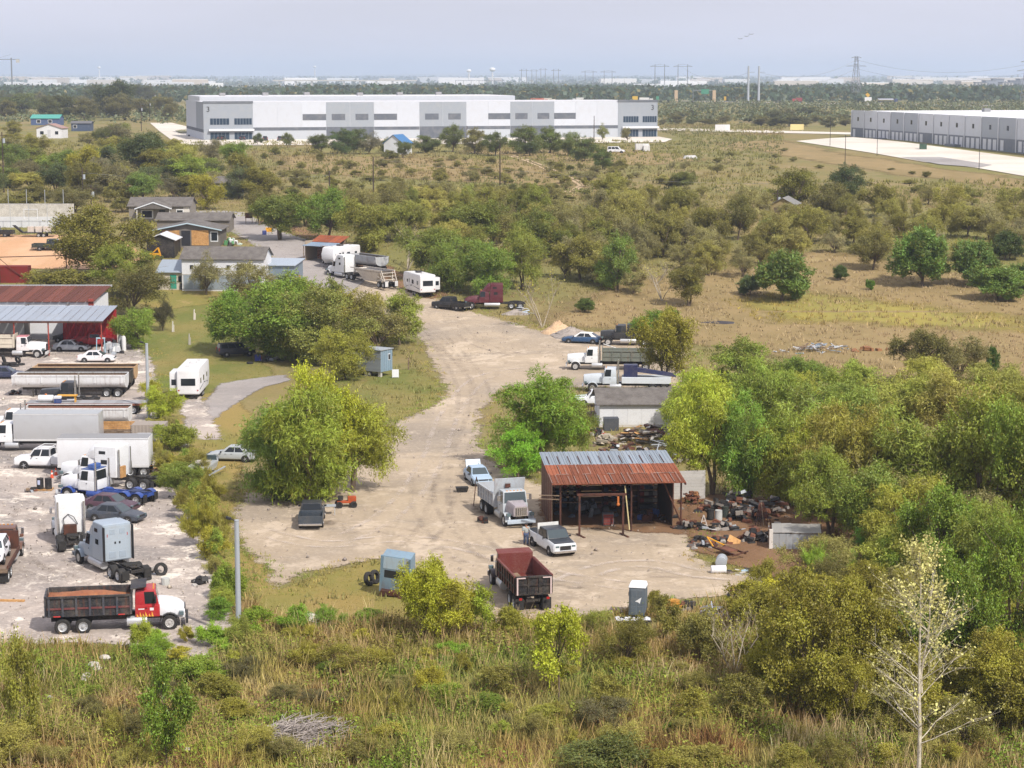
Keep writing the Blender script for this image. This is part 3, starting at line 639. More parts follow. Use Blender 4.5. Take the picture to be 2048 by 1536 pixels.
def tub_trailer(name, label, col, L=9.6, rust='8a5a3c', wheels=(0, 1), z0=1.0, h=1.5, group=None, legs=True, post=5, mat=OLD, stripe=None, leanfront=.6):
    """half-round end-dump trailer; front at -x, wheels at +x"""
    root = empty(name, label, 'trailer', group=group); w = 1.25; rs = []; ri = []
    def sec(x, k=1.0, g=0):
        pts = []
        for t in np.linspace(0, 1, 9):
            a = math.pi + math.pi * t; pts.append((x, math.cos(a) * (w - g), z0 + .75 + math.sin(a) * (.75 - g)))
        return [(x, -w + g, z0 + h)] + pts + [(x, w - g, z0 + h)]
    xa, xb = -L / 2, L / 2
    o = [sec(xa), sec(xb)]; i = [sec(xa + .05, 1, .06), sec(xb - .05, 1, .06)]
    MB().loft(o, False, False).build('tub_shell', mat, root, col, 0, True)
    MB().loft(i, False, False).build('tub_lining', OLD, root, rust, 0, True)
    for x, s in ((xa, -1), (xb, 1)):
        q = sec(x); q2 = sec(x + .06 * s + (leanfront * s * .0)); MB().loft([q, q2]).build('end_gate', mat, root, col)
    for s in (-1, 1):
        MB().span(xa - .05, xb + .05, s * w - .06, s * w + .09, z0 + h - .1, z0 + h + .06).build('top_rail', mat, root, col)
        for k in range(post):
            x = xa + .3 + (L - .6) * k / (post - 1); MB().box((x, s * (w + .03), z0 + h - .45), (.12, .07, .8)).build('stake', mat, root, col)
        if stripe: MB().span(xa + .2, xb - .2, s * (w + .012) - .01, s * (w + .012) + .012, z0 + .85, z0 + 1.0).build('stripe', mat, root, stripe)
    m = MB()
    for s in (-1, 1): m.span(xa + 1.0, xb - .1, s * .5 - .06, s * .5 + .06, z0 - .18, z0 + .12)
    m.build('chassis', MATTE, root, '2a2624')
    for k in wheels: axle(root, xb - .8 - 1.25 * k, 1.2, .5, .5, 'dual')
    if legs:
        for s in (-1, 1): MB().box((xa + 2.2, s * .7, z0 * .5), (.12, .12, z0)).box((xa + 2.2, s * .7, .05), (.3, .3, .06)).build('landing_leg', MATTE, root, '26241f')
    return root
def boxbody(root, x0, x1, z0, z1, col, mat, w=1.25, roofc='8f9092', bev=.05, name='cargo_box', rail='d0d0d0'):
    b = MB().span(x0, x1, -w, w, z0, z1).build(name, mat, root, col, bev, True)
    MB().span(x0 + .03, x1 - .03, -w + .03, w - .03, z1 - .01, z1 + .02).build('roof_panel', MATTE, b, roofc)
    for s in (-1, 1):
        MB().span(x0, x1, s * (w + .01) - .012, s * (w + .01) + .012, z0 - .02, z0 + .16).build('lower_rail', MATTE, b, rail)
        MB().span(x0, x1, s * (w + .01) - .012, s * (w + .01) + .012, z1 - .12, z1 - .03).build('upper_rail', MATTE, b, rail)
    return b
def rv(name, label, L, H, slide, group=None, fifth=False, rearwin=True, stripe='3c4148'):
    """camper trailer: front towards +x"""
    root = empty(name, label, 'caravan', group=group); w = 1.22; z0 = .65
    prof = [(-L / 2, z0 + .1), (-L / 2 + .1, z0), (L / 2 - .9, z0), (L / 2 - .1, z0 + .7), (L / 2, z0 + 1.5), (L / 2 - .35, H - .15), (L / 2 - .8, H), (-L / 2 + .15, H), (-L / 2, H - .2)]
    b = MB().prism(prof, -w, w).build('shell', PAINT, root, 'e9e9ea', .06, True)
    MB().span(-L / 2 + .2, L / 2 - .9, -w + .08, w - .08, H - .01, H + .025).build('roof_sheet', MATTE, root, 'dcdcdc')
    MB().box((.2, 0, H + .16), (.95, .75, .28)).build('air_conditioner', MATTE, root, '3a3a3c' if not fifth else 'd8d8d8', .06)
    [MB().box((L * a, b, H + .07), (.42, .42, .1)).build('roof_vent', MATTE, root, 'c9c9c9') for a, b in ((-.3, .3), (.25, -.3))]
    for s in (-1, 1):
        for x0, x1, za, zb in ((-L * .38, -L * .3, 1.75, 2.35), (-L * .12, -L * .02, 1.75, 2.35), (L * .2, L * .27, 1.8, 2.3)):
            MB().span(x0, x1, s * (w + .008) - .01, s * (w + .008) + .012, za, zb).build('side_window', GLASS, root)
        d = MB().span(L * .08, L * .08 + .72, s * (w + .006) - .01, s * (w + .006) + .012, .8, 2.65).build('door', PAINT, root, 'dededf')
        MB().span(L * .08 + .2, L * .08 + .52, s * (w + .012), s * (w + .02) + .01, 1.8, 2.4).build('door_window', GLASS, d)
        for k, (xa, xb, za, zb) in enumerate(((-L * .45, -L * .1, 1.15, 1.45), (-L * .05, L * .3, 1.5, 1.2), (L * .3, L * .42, 1.0, 2.3))):
            MB().hexa([(xa, s * (w + .004), za - .04), (xb, s * (w + .004), zb - .03), (xb, s * (w + .012), zb - .03), (xa, s * (w + .012), za - .04), (xa, s * (w + .004), za + .09), (xb, s * (w + .004), zb + .02), (xb, s * (w + .012), zb + .02), (xa, s * (w + .012), za + .09)]).build('stripe', MATTE, root, stripe)
    if rearwin: MB().span(-L / 2 - .02, -L / 2 + .01, -.8, .8, 1.65, 2.45).build('rear_window', GLASS, root, None, .01)
    for s in (-1, 1): MB().span(-L / 2 - .02, -L / 2 + .01, s * 1.05 - .08, s * 1.05 + .08, 1.05, 1.2).build('tail_light', MATS['red_lens'] if 'red_lens' in MATS else BLACK, root)
    if slide:
        s = slide; sl = MB().span(-L / 2 + .5, -L / 2 + 3.6, min(s * w, s * (w + .9)), max(s * w, s * (w + .9)), 1.0, H - .45).build('slide_out', PAINT, root, 'e2e2e3', .05, True)
        MB().span(-L / 2 + .485, -L / 2 + .51, s * (w + .45) - .26, s * (w + .45) + .26, 1.65, 2.3).build('slide_window', GLASS, sl)
    m = MB()
    for s in (-1, 1): m.span(-L / 2 + .1, L / 2 - .8, s * .6 - .06, s * .6 + .06, .5, .66)
    m.hexa([(L / 2 - .9, -.5, .5), (L / 2 + .7, -.06, .5), (L / 2 + .7, .06, .5), (L / 2 - .9, .5, .5), (L / 2 - .9, -.5, .58), (L / 2 + .7, -.06, .58), (L / 2 + .7, .06, .58), (L / 2 - .9, .5, .58)])
    for s in (-1, 1): m.box((-L / 2 + .5, s * .8, .3), (.1, .1, .6)).box((L / 2 - 1.3, s * .8, .3), (.1, .1, .6))
    m.build('chassis', BLACK, root)
    for k in (0, 1): axle(root, -L * .08 - k * .85, w + .01, .34, .22, 'steel')
    return root

# ------------------------------------------------------------------ vehicles in the yard
def mid(root, px, py, deg):
    a = R(deg); m = (root['tail'] + root['nose']) / 2
    p = at(px, py); root.location = (p.x - m * math.cos(a), p.y - m * math.sin(a), p.z); root.rotation_euler = (0, 0, a); return root
def back(root, px, py, deg, half):               # rear end stands at the pixel
    a = R(deg); p = at(px, py); root.location = (p.x + half * math.cos(a), p.y + half * math.sin(a), hgt(p.y + half * math.sin(a))); root.rotation_euler = (0, 0, a); return root
WHITE, SILV = 'e8e9ec', 'b4babf'
LOADM = rusty('red_brown_soil', lin('8a5236'), lin('a06a44'))

t = truck('dump_truck', 'dump truck with red cab, white bonnet and black box full of brown soil', 'truck', 'b3202a', WHITE, '17181a', 0, False, 1.65, 5.4, rims='steel', stacks=False, bumperc='202226', classic=False)
dump_body(t, -5.6, -.2, '20232a', 1.2, 1.35, 7, (LOADM, .8), ribc='3b3f49')
for b_ in t.children:
    for c_ in b_.children:
        if c_.name.startswith('side_rail'): c_.color = (*lin('6a3034'), 1)
fl = plain('flame_yellow', (.75, .35, .05), .5, 0, .1)
for s in (-1, 1):
    m = MB()
    for k in range(6): m.add([(.1 + k * .19, s * 1.072, .98), (.24 + k * .19, s * 1.072, .98), (.1 + k * .19 + random.uniform(-.04, .04), s * 1.072, 1.2 + .14 * (k % 2))], [(0, 1, 2)])
    m.build('flame_decal', fl, t); MB().span(.95, 1.2, s * 1.064 - .004, s * 1.064 + .006, 1.38, 1.56).build('door_crest', MATTE, t, 'e9e0e0')
    MB().span(.2, .6, s * 1.058 - .004, s * 1.058 + .006, 1.45, 1.52).build('name_strip', MATTE, t, 'e9e0e0')
    [MB().span(a, a + .45, s * 1.31 - .004, s * 1.31 + .006, 1.22, 1.3).build('reflector', MATTE, t, 'c03030') for a in (-1.1, -5.2)]
mid(t, 238, 1256, 9)

t = truck('sleeper_tractor', 'pale blue-grey high-roof sleeper tractor with its moulded back wall showing', 'truck', '9fadba', None, None, 2.0, True, 1.9, 3.3, stacks=False, classic=False)
fifth_wheel(t)
B0 = [(-2.0, 1.1, 1.0), (-2.0, -1.1, 1.0), (-2.0, -1.08, 3.75), (-2.0, 1.08, 3.75)]
MB().patch(*B0, .04, .96, .03, .95, .03, .03).build('back_panel', PAINT, t, 'a9b6c1', .02)
for u in (.32, .68): MB().patch(*B0, u - .1, u + .1, .72, .86, .045, .03).build('panel_boss', PAINT, t, '9fadba', .02); MB().patch(*B0, u - .12, u + .12, .08, .26, .045, .03).build('panel_boss', PAINT, t, '9fadba', .02)
for u in (.42, .58): MB().patch(*B0, u - .03, u + .03, .46, .52, .045, .03).build('vent', BLACK, t)
for u in (.14, .86): MB().patch(*B0, u - .012, u + .012, .66, .74, .045, .03).build('reflector', MATTE, t, 'b03028')
for s in (-1, 1): MB().span(-2.35, -1.98, s * 1.12 - .02, s * 1.12 + .02, 1.05, 3.6).build('side_extender', BLACK, t)
mid(t, 224, 1142, 125)

t = truck('sleeper_tractor', 'white sleeper tractor with tall exhaust stacks and a brown box behind its cab', 'truck', 'eceded', None, None, 1.7, True, 2.0, 2.7, stacks=True)
fifth_wheel(t); MB().box((-1.98, .1, 1.35), (.5, 1.0, .75)).build('toolbox', DKRUST, t, None, .03)
MB().tube([(-1.76, .5, 1.6), (-1.9, .6, 2.2), (-1.76, .2, 2.5), (-1.9, -.2, 2.3), (-1.76, -.5, 1.7)], .03).build('air_hose', BLACK, t)
mid(t, 141, 1084, 106)

put(car('parked_sedan', 'dark slate sedan beside the white sleeper tractor', 'car', 'sedan', '3c4450', L=4.8), 232, 1042, -18)
put(car('parked_sedan', 'dull maroon sedan half hidden behind the dark slate sedan', 'car', 'sedan', '4a2a3c', L=4.7), 222, 1022, -18)

BLU = '1f4796'
t = truck('day_cab_tractor', 'blue and white day-cab tractor with blue chassis and fenders', 'truck', 'e9ebee', WHITE, BLU, 0, False, 2.1, 5.0, framec=BLU, roofc='27508f', bumperc='cfd3d8')
fifth_wheel(t, '2a3c66', BLU)
MB().box((.6, 0, 2.95), (.5, 1.2, .3)).build('roof_rack_gear', MATTE, t, '3a5fa3')
mid(t, 216, 1001, 157)
t = truck('sleeper_tractor', 'long white sleeper tractor parked against the white box trailer', 'truck', 'eceef0', None, None, 2.3, True, 2.1, 3.4)
fifth_wheel(t); MB().box((-2.6, .6, 1.5), (.2, .8, 1.0)).build('ladder_rack', NEWWOOD, t); mid(t, 222, 972, 160)

t = empty('box_trailer', 'white box trailer with grey roof behind the blue and white tractor', 'trailer')
boxbody(t, -4.1, 4.1, .95, 3.6, 'e6e7e9', PAINT); axle(t, 2.4, 1.2, .5, .5, 'dual'); axle(t, 3.6, 1.2, .5, .5, 'dual')
MB().box((-2.5, .7, .5), (.12, .12, .95)).box((-2.5, -.7, .5), (.12, .12, .95)).build('landing_leg', BLACK, t); put(t, 212, 950, 1)

t = car('service_pickup', 'white pickup with a pipe rack over its utility bed', 'car', 'pickup', 'e7e8ea', L=5.9, W=1.98, H=1.95)
m = MB()
for s in (-1, 1): m.tube([(-2.7, s * .92, 1.22), (-2.7, s * .92, 2.1), (.6, s * .92, 2.1)], .035); m.tube([(-.55, s * .92, 1.22), (-.55, s * .92, 2.1)], .035)
for x in (-2.7, -1.6, -.55, .6): m.tube([(x, -.92, 2.1), (x, .92, 2.1)], .035)
m.build('pipe_rack', MATTE, t, 'dcdcdc'); put(t, 96, 936, 174)

t = truck('box_truck', 'white cab box truck with a long bare aluminium box', 'truck', 'ecedee', None, None, 0, False, 1.6, 8.4, stacks=False, tandem=1, classic=False)
boxbody(t, -8.35, -.15, 1.12, 3.75, 'b9c0c6', ALU, roofc='a9adb1')
MB().box((-.5, -1.265, 1.85), (.35, .01, .35)).build('round_decal', MATTE, t, 'f0f0f0'); t.location = at(31, 900); t.rotation_euler = (0, 0, R(180))
t = truck('day_cab_tractor', 'white day-cab truck with a black stack beside the aluminium box truck', 'truck', 'e6e6e8', None, None, 0, False, 1.8, 4.0, bumperc='d5d5d5')
t.location = at(44, 872); t.rotation_euler = (0, 0, R(180)); fifth_wheel(t)

put(tub_trailer('dump_trailer', 'white dump trailer with rusty rim behind the aluminium box truck', 'dfdfde', 10.6, '7d4a32'), 156, 862, 0)
t = empty('stake_trailer', 'tan stake-side trailer with a ribbed grey hopper beside the aluminium box', 'trailer')
for s in (-1, 1):
    for k in range(5): MB().span(-3.1, .2, s * 1.2 - .03, s * 1.2 + .03, 1.0 + k * .2, 1.17 + k * .2).build('plank', NEWWOOD if k > 2 else WOOD, t)
MB().span(-3.1, .2, -1.2, 1.2, .86, .96).build('deck', WOOD, t)
b = MB().span(.3, 3.5, -1.2, 1.2, .95, 2.0).build('hopper', MATTE, t, '9c9187')
for s in (-1, 1):
    for k in range(9): MB().span(.4 + k * .35, .52 + k * .35, s * 1.21 - .03, s * 1.21 + .03, .97, 1.95).build('rib', MATTE, b, 'a89d92')
MB().cyl((1.0, -1.9, .9), (3.4, -1.9, .9), .45, n=12).build('tank', MATTE, t, 'c9ccd0', .03, True)
MB().span(-3, 3.4, -.5, -.4, .66, .86).span(-3, 3.4, .4, .5, .66, .86).build('chassis', BLACK, t); axle(t, -1.6, 1.15, .46, .3, 'steel'); axle(t, 1.6, 1.1, .46, .3, 'steel'); put(t, 262, 886, 0)

t = empty('flatbed_trailer', 'long grey flatbed trailer with a steel deck', 'trailer')
for k in range(16): MB().span(-6.3 + k * .79, -6.3 + k * .79 + .77, -1.25, 1.25, 1.15, 1.22).build('deck_board', MATTE, t, '9b9c9e' if k % 3 else '8d8e90')
MB().span(-6.3, 6.33, -1.28, -1.255, 1.0, 1.23).span(-6.3, 6.33, 1.255, 1.28, 1.0, 1.23).span(-6.2, 6.2, -.5, -.38, .8, 1.14).span(-6.2, 6.2, .38, .5, .8, 1.14).build('frame_rail', MATTE, t, '7d4632')
axle(t, 5.2, 1.2, .5, .5, 'dual'); axle(t, 3.9, 1.2, .5, .5, 'dual'); MB().box((-3.4, .7, .5), (.12, .12, 1.0)).box((-3.4, -.7, .5), (.12, .12, 1.0)).build('landing_leg', BLACK, t); put(t, 174, 826, 0)
FB = t.location.copy()
t = empty('work_bench', 'yellow timber bench standing on the grey flatbed trailer', 'bench', (FB.x - 2.0, FB.y - .2, FB.z + 1.22))
MB().span(-1.05, 1.05, -.35, .35, .68, .78).build('seat', plain('yellow_wood', lin('cf9a3c'), .7, 0, .2), t)
for x in (-.85, .85):
    for y in (-.25, .25): MB().box((x, y, .34), (.09, .09, .68)).build('leg', MATS['yellow_wood'], t)
t = empty('white_tank', 'small white tank lying on the grey flatbed trailer', 'tank', (FB.x - 4.3, FB.y - .2, FB.z + 1.22))
MB().cyl((-.8, 0, .4), (.8, 0, .4), .38, n=14).build('shell', MATTE, t, 'e4e4e4', .06, True); MB().cyl((0, 0, .75), (0, 0, .9), .12, n=10).build('cap', MATTE, t, 'd98040')
t = empty('tool_chest', 'blue and white tool chest on the grey flatbed trailer', 'chest', (FB.x - 2.9, FB.y - .8, FB.z + 1.22))
MB().span(-.35, .35, -.3, .3, 0, .5).build('cabinet', MATTE, t, '26417a', .02); MB().span(-.37, .37, -.32, .32, .5, .75).build('lid', MATTE, t, 'dcdfe4', .02)

put(tub_trailer('dump_trailer', 'tan and orange rust-stained dump trailer, first behind the shop cars', 'c9a57c', 11.6, '4b3328', post=6, stripe='8e5a35'), 172, 774, 0)
put(tub_trailer('dump_trailer', 'black dump trailer with a tan rim between the tan and the white one', '33302d', 11.8, '3a2d26', post=5), 160, 783, 0)
put(tub_trailer('dump_trailer', 'long clean white dump trailer behind the black bonneted cab', 'e4e5e6', 12.6, '8a7a6c', post=5), 142, 792, 0)
t = truck('day_cab_tractor', 'black bonneted day-cab tractor in front of the white dump trailer', 'truck', '1b222b', None, None, 0, False, 2.2, 2.6, bumperc='30343a'); t.location = at(152, 812); t.rotation_euler = (0, 0, R(180))
put(car('parked_sedan', 'dark navy sedan behind the black dump trailer', 'car', 'sedan', '1e2b4c'), 12, 757, 0)

t = truck('dump_truck', 'white dump truck with pinkish roof and rounded tan tub by the shop', 'truck', 'e9e4e4', 'ecebec', None, 0, False, 2.1, 6.2, roofc='d88f97', stacks=False, bumperc='d0d0d0')
dump_body(t, -6.2, -.25, 'd9cfbd', 1.35, 1.35, 2, None, hood=False); t.location = at(37, 714); t.rotation_euler = (0, 0, 0)
put(car('parked_sedan', 'silver sedan with a black bonnet in front of the shop', 'car', 'sedan', 'bcc3cb', L=4.6, hood='1d1e20'), 143, 702, -2)
put(car('parked_pickup', 'red pickup against the red shop wall', 'car', 'pickup', 'b0161f', L=5.4, W=1.9, H=1.8), 186, 693, 4)
put(car('parked_sedan', 'white sedan with a red tail behind the tan dump trailer', 'car', 'sedan', 'e6e2e3', L=4.7), 194, 724, 0)
put(car('workshop_car', 'dark grey car inside the open shop bay', 'car', 'suv', '2a2d31', L=4.3, H=1.6), 140, 684, 178)
put(car('parked_van', 'dark navy minivan under the spreading trees', 'car', 'van', '1c2338', L=4.8, W=1.9, H=1.72), 472, 712, 22)
t = rv('fifth_wheel_camper', 'white fifth-wheel camper with a dark rear window facing the pole', 9.0, 3.55, 1, fifth=True); back(t, 377, 801, 91, 4.5)
put(car('parked_sedan', 'silver sedan half under the big willow-like tree', 'car', 'sedan', 'aeb4b6', L=4.7), 466, 921, 172)

# rollback truck with a white car on its bed, cut by the edge of the picture
t = truck('rollback_truck', 'brown flatbed tow truck carrying a white car', 'truck', '6b4a3c', None, None, 0, False, 1.8, 6.6, stacks=False)
MB().span(-6.8, -.3, -1.22, 1.22, 1.12, 1.24).build('deck', MATTE, t, '7f6a5c')
for s in (-1, 1): MB().span(-6.8, -.3, s * 1.27 - .04, s * 1.27 + .04, 1.1, 1.45).build('side_rail', DKRUST, t)
MB().span(-6.95, -6.8, -1.28, 1.28, .95, 1.25).build('tail_beam', WOOD, t); [MB().box((-6.7, y, .6), (.04, .6, .75)).build('mud_flap', RUBBER, t) for y in (-1, 1)]
MB().span(-.5, -.3, -1.25, 1.25, 1.24, 2.6).build('headboard', DKRUST, t); mid(t, 0, 1138, 96)
q = t.location; c = car('carried_car', 'white hatchback riding on the brown flatbed tow truck', 'car', 'suv', 'eaeaee', L=4.4, W=1.8, H=1.55)
c.location = (q.x + 4.0 * math.sin(R(6)), q.y - 4.0 * math.cos(R(6)), q.z + 1.25); c.rotation_euler = (0, 0, R(-84))

# ------------------------------------------------------------------ vehicles on the main lot
t = car('parked_pickup', 'dark grey-blue pickup with an empty open bed under the tree', 'car', 'pickup', '39434d', L=5.5, W=1.95, H=1.8, roofcol='2b3138'); back(t, 621, 1062, 93, 2.75)
t = car('parked_sedan', 'pale blue sedan behind the silver dump truck', 'car', 'sedan', 'a9c0d6', L=4.5); put(t, 956, 965, -76)
MB().hexa([(-1.75, -.7, .98), (-1.6, -.7, 1.0), (-1.6, .7, 1.0), (-1.75, .7, .98), (-2.15, -.68, 1.72), (-2.08, -.68, 1.75), (-2.08, .68, 1.75), (-2.15, .68, 1.72)]).build('open_boot_lid', PAINT, t, '9fb2c5', .03)
t = truck('dump_truck', 'weathered silver dump truck facing the yard with five-slot grille', 'truck', 'b7bec3', 'a49ba0', 'b9c0c5', 0, False, 1.55, 4.9, stacks=False, classic=True, bumperc='b6c4d2')
dump_body(t, -4.9, -.25, 'b5bbc1', 1.15, 1.15, 7, None, hood=False)
MB().hexa([(-.32, -1.26, 2.25), (-.22, -1.26, 2.25), (-.22, 1.26, 2.25), (-.32, 1.26, 2.25), (-.05, -1.3, 3.55), (.05, -1.3, 3.55), (.05, 1.3, 3.55), (-.05, 1.3, 3.55)]).build('bulkhead', OLD, t, 'b9c0c6', .02)
MB().span(.02, .06, -.4, .05, 2.78, 3.1).build('bulkhead_window', DKRUST, t)
MB().patch((.04, -1.15, 0), (.04, 1.15, 0), (.04, 1.15, 1), (.04, -1.15, 1), 0, .001, 0, .001).build('rivet', BLACK, t)
mid(t, 1013, 1037, -73)
t = car('parked_pickup', 'navy over white pickup with a white board standing in its bed', 'car', 'pickup', '1f2a37', L=5.6, W=1.98, H=1.85, lower='dfe3e6', hood='1d2833', rim='chrome')
MB().box((-.72, 0, 1.55), (.06, 1.7, .95), ry=-.05).build('white_board', MATTE, t, 'dcdcd8'); put(t, 1103, 1100, -69)
t = truck('dump_truck', 'maroon dump truck with black-ribbed box seen from its tailgate', 'truck', '3b2a2a', '35292a', None, 0, False, 1.9, 5.6, stacks=False)
dump_body(t, -5.7, -.25, '6d2a26', 1.25, 1.3, 8, None, ribc='1c1a1c', gate='191a1f'); MB().span(-5.4, -.4, -.12, .42, 1.42, 1.5).build('centre_plank', WOOD, t)
MB().ball((-4.6, .1, 1.3), .75, 10, 5, (1, 1, .35)).build('sand_heap', plain('orange_sand', lin('b98a55'), .95), t)
for s in (-1, 1):
    MB().span(-5.91, -5.89, s * 1.16 - .05, s * 1.16 + .05, 1.3, 2.5).span(-5.91, -5.89, s * .85 - .25, s * .85 + .25, 2.42, 2.5).build('reflective_tape', MATTE, t, 'd8c0bc'); MB().span(-5.93, -5.88, s * .95 - .1, s * .95 + .1, .95, 1.1).build('tail_light', MATS['red_lens'], t)
[MB().box((-5.6, y, .6), (.04, .6, .8)).build('mud_flap', RUBBER, t) for y in (-.95, .95)]; mid(t, 1036, 1192, 103)

# wrecked cab tipped on its frame
t = empty('wrecked_cab', 'pale blue wrecked truck cab tipped on its end beside two tyres', 'truck'); put(t, 795, 1186, 78)
MB().hexa([(-1.0, -1.05, .35), (.9, -1.05, .35), (.9, 1.05, .35), (-1.0, 1.05, .35), (-.9, -1.03, 3.1), (.35, -1.03, 3.1), (.35, 1.03, 3.1), (-.9, 1.03, 3.1)]).build('cab_shell', OLD, t, '7d97a8', .06, True)
MB().patch((-1.0, 1.05, .35), (-1.0, -1.05, .35), (-.9, -1.03, 3.1), (-.9, 1.03, 3.1), .12, .88, .42, .62, .012).build('rear_window', GLASS, t)
MB().patch((-1.0, 1.05, .35), (-1.0, -1.05, .35), (-.9, -1.03, 3.1), (-.9, 1.03, 3.1), .06, .94, .66, .97, .02).build('roof_panel', OLD, t, 'a6bac6')
for s in (-1, 1): MB().box((-1.02, s * 1.02, 1.8), (.14, .1, 2.7)).build('corner_post', OLD, t, '6f8ea2')
MB().box((-1.15, .1, .5), (.5, 1.6, .3)).box((-1.3, -.6, .25), (.7, .3, .4)).box((-1.2, .8, .2), (.4, .3, .35)).build('bent_frame', DKRUST, t); t.rotation_euler = (R(6), R(-9), R(78))

t = truck('sleeper_tractor', 'maroon sleeper tractor with chrome tanks parked under the roadside trees', 'truck', '5a1428', None, None, 2.0, True, 2.1, 3.3, stacks=False, classic=False, rims='chrome'); fifth_wheel(t); mid(t, 990, 617, 181)
put(car('parked_pickup', 'black crew-cab pickup behind the maroon sleeper tractor', 'car', 'pickup', '15181c', L=5.9, W=1.98, H=1.9), 902, 619, 146)
t = rv('travel_trailer', 'white travel trailer with grey swooshes and a slide-out by the gravel road', 8.0, 3.3, -1); back(t, 856, 598, 112, 4.0)
t = truck('sleeper_tractor', 'white sleeper tractor hitched to a belly-dump trailer', 'truck', 'eceded', None, None, 1.9, True, 2.0, 3.2, classic=False); fifth_wheel(t); mid(t, 691, 556, 127)
t = empty('belly_dump_trailer', 'cream belly-dump trailer with lattice struts and a load of dark gravel', 'trailer')
hop = [(-4.0, -1.2, 2.6), (3.2, -1.2, 2.6), (3.2, 1.2, 2.6), (-4.0, 1.2, 2.6)]; low = [(-1.8, -.45, .75), (1.4, -.45, .75), (1.4, .45, .75), (-1.8, .45, .75)]
MB().loft([low, hop], False).build('hopper', OLD, t, 'd9d0c2'); MB().box((-.4, 0, 2.45), (7.1, 2.3, .2), tx=.8, ty=.6).build('load', plain('dark_gravel', (.07, .07, .075), .95), t)
for s in (-1, 1):
    MB().span(-4.6, 4.2, s * 1.2 - .07, s * 1.2 + .07, 2.55, 2.72).build('top_rail', OLD, t, 'ddd4c6')
    MB().span(-5.4, 4.4, s * .5 - .07, s * .5 + .07, .95, 1.15).build('frame_rail', OLD, t, 'd9d0c2')
    for a, b in (((-4.5, s * 1.2, 2.6), (-5.3, s * 1.1, 1.1)), ((-4.0, s * 1.2, 2.6), (-4.4, s * .9, 1.1)), ((-3.0, s * 1.1, 1.8), (-5.0, s * 1.0, 1.15)), ((3.2, s * 1.2, 2.6), (4.3, s * .6, 1.1))): MB().tube([a, b], .06).build('strut', OLD, t, 'ddd4c6')
    MB().box((-5.5, s * .9, .7), (.04, .55, .8)).build('mud_flap', MATTE, t, 'd5d5d5')
for z in (1.3, 1.8, 2.3): MB().tube([(-4.9 + (z - 1.3) * .4, -1.1, z), (-4.9 + (z - 1.3) * .4, 1.1, z)], .05).build('cross_strut', OLD, t, 'ddd4c6')
axle(t, -4.9, 1.2, .5, .5, 'dual'); axle(t, -3.6, 1.2, .5, .5, 'dual'); put(t, 744, 571, 127)
put(tub_trailer('dump_trailer', 'grey dump trailer beside the white belly-dump rig', 'b9bdc0', 8.5, '6b6660'), 735, 541, -53)
t = rv('travel_trailer', 'white rounded camper beside the rust-roofed carport', 7.0, 3.3, 0); put(t, 682, 532, -125)
t = empty('stock_trailer', 'brown slatted stock trailer next to the rust-roofed carport', 'trailer')
for s in (-1, 1):
    for k in range(7): MB().span(-2.5, 2.5, s * 1.1 - .03, s * 1.1 + .03, .8 + k * .3, 1.02 + k * .3).build('slat', DKRUST, t)
MB().span(-2.5, 2.5, -1.1, 1.1, .66, .76).build('deck', WOOD, t); MB().span(-2.56, -2.5, -1.1, 1.1, .7, 2.85).span(2.5, 2.56, -1.1, 1.1, .7, 2.85).build('end_panel', OLD, t, '8c8078'); MB().span(-2.5, 2.5, -1.14, 1.14, 2.85, 2.92).build('roof', OLD, t, '97887c'); axle(t, .5, 1.15, .36, .22); axle(t, -.4, 1.15, .36, .22); put(t, 660, 527, 120)

t = truck('dump_truck', 'white bonneted dump truck with a grey-green box', 'truck', 'e9ebeb', None, None, 0, False, 2.2, 6.6, classic=True, bumperc='c5c5c5')
dump_body(t, -6.6, -.5, '6f766d', 1.2, 1.3, 6, None, hood=False, ribc='666d64', gate='6f766d'); MB().tube([(-.6, -1.33, 3.0), (-4, -1.36, 1.9)], .06).build('tarp_arm', MATTE, t, 'd4d4d0'); t.location = at(1196, 739); t.rotation_euler = (0, 0, R(176))
t = truck('tow_truck', 'silver heavy tow truck with a navy recovery boom', 'truck', 'ccd4db', None, None, 0, False, 2.2, 6.2, rims='chrome')
MB().span(-6.2, -.6, -1.2, -.75, 1.05, 1.75).span(-6.2, -.6, .75, 1.2, 1.05, 1.75).build('tool_locker', PAINT, t, 'd9dfe5', .03); MB().span(-2.4, -.8, -.5, .5, 1.1, 3.1).build('boom_tower', PAINT, t, '1a2450', .05)
MB().hexa([(-6.8, -.3, 1.7), (-1.2, -.3, 2.4), (-1.2, .3, 2.4), (-6.8, .3, 1.7), (-6.8, -.25, 2.1), (-1.2, -.25, 2.95), (-1.2, .25, 2.95), (-6.8, .25, 2.1)]).build('boom', PAINT, t, '1a2450', .03); t.location = at(1233, 782); t.rotation_euler = (0, 0, R(176))
put(car('parked_sedan', 'dark blue sedan with a white roof beside the gravel heap', 'car', 'sedan', '1f4a72', L=5.3, W=1.95, roofcol='eeeeec', rim='alloy'), 1165, 686, 166)
t = truck('day_cab_tractor', 'black truck cab behind the grey-green dump box', 'truck', '24282d', None, None, 1.6, False, 1.8, 3.0, bumperc='24282d'); t.location = at(1252, 690); t.rotation_euler = (0, 0, R(176))
put(car('parked_pickup', 'white pickup by the mobile home steps', 'car', 'pickup', 'dfe2e6', L=5.5, W=1.95, H=1.8), 1200, 812, 180)
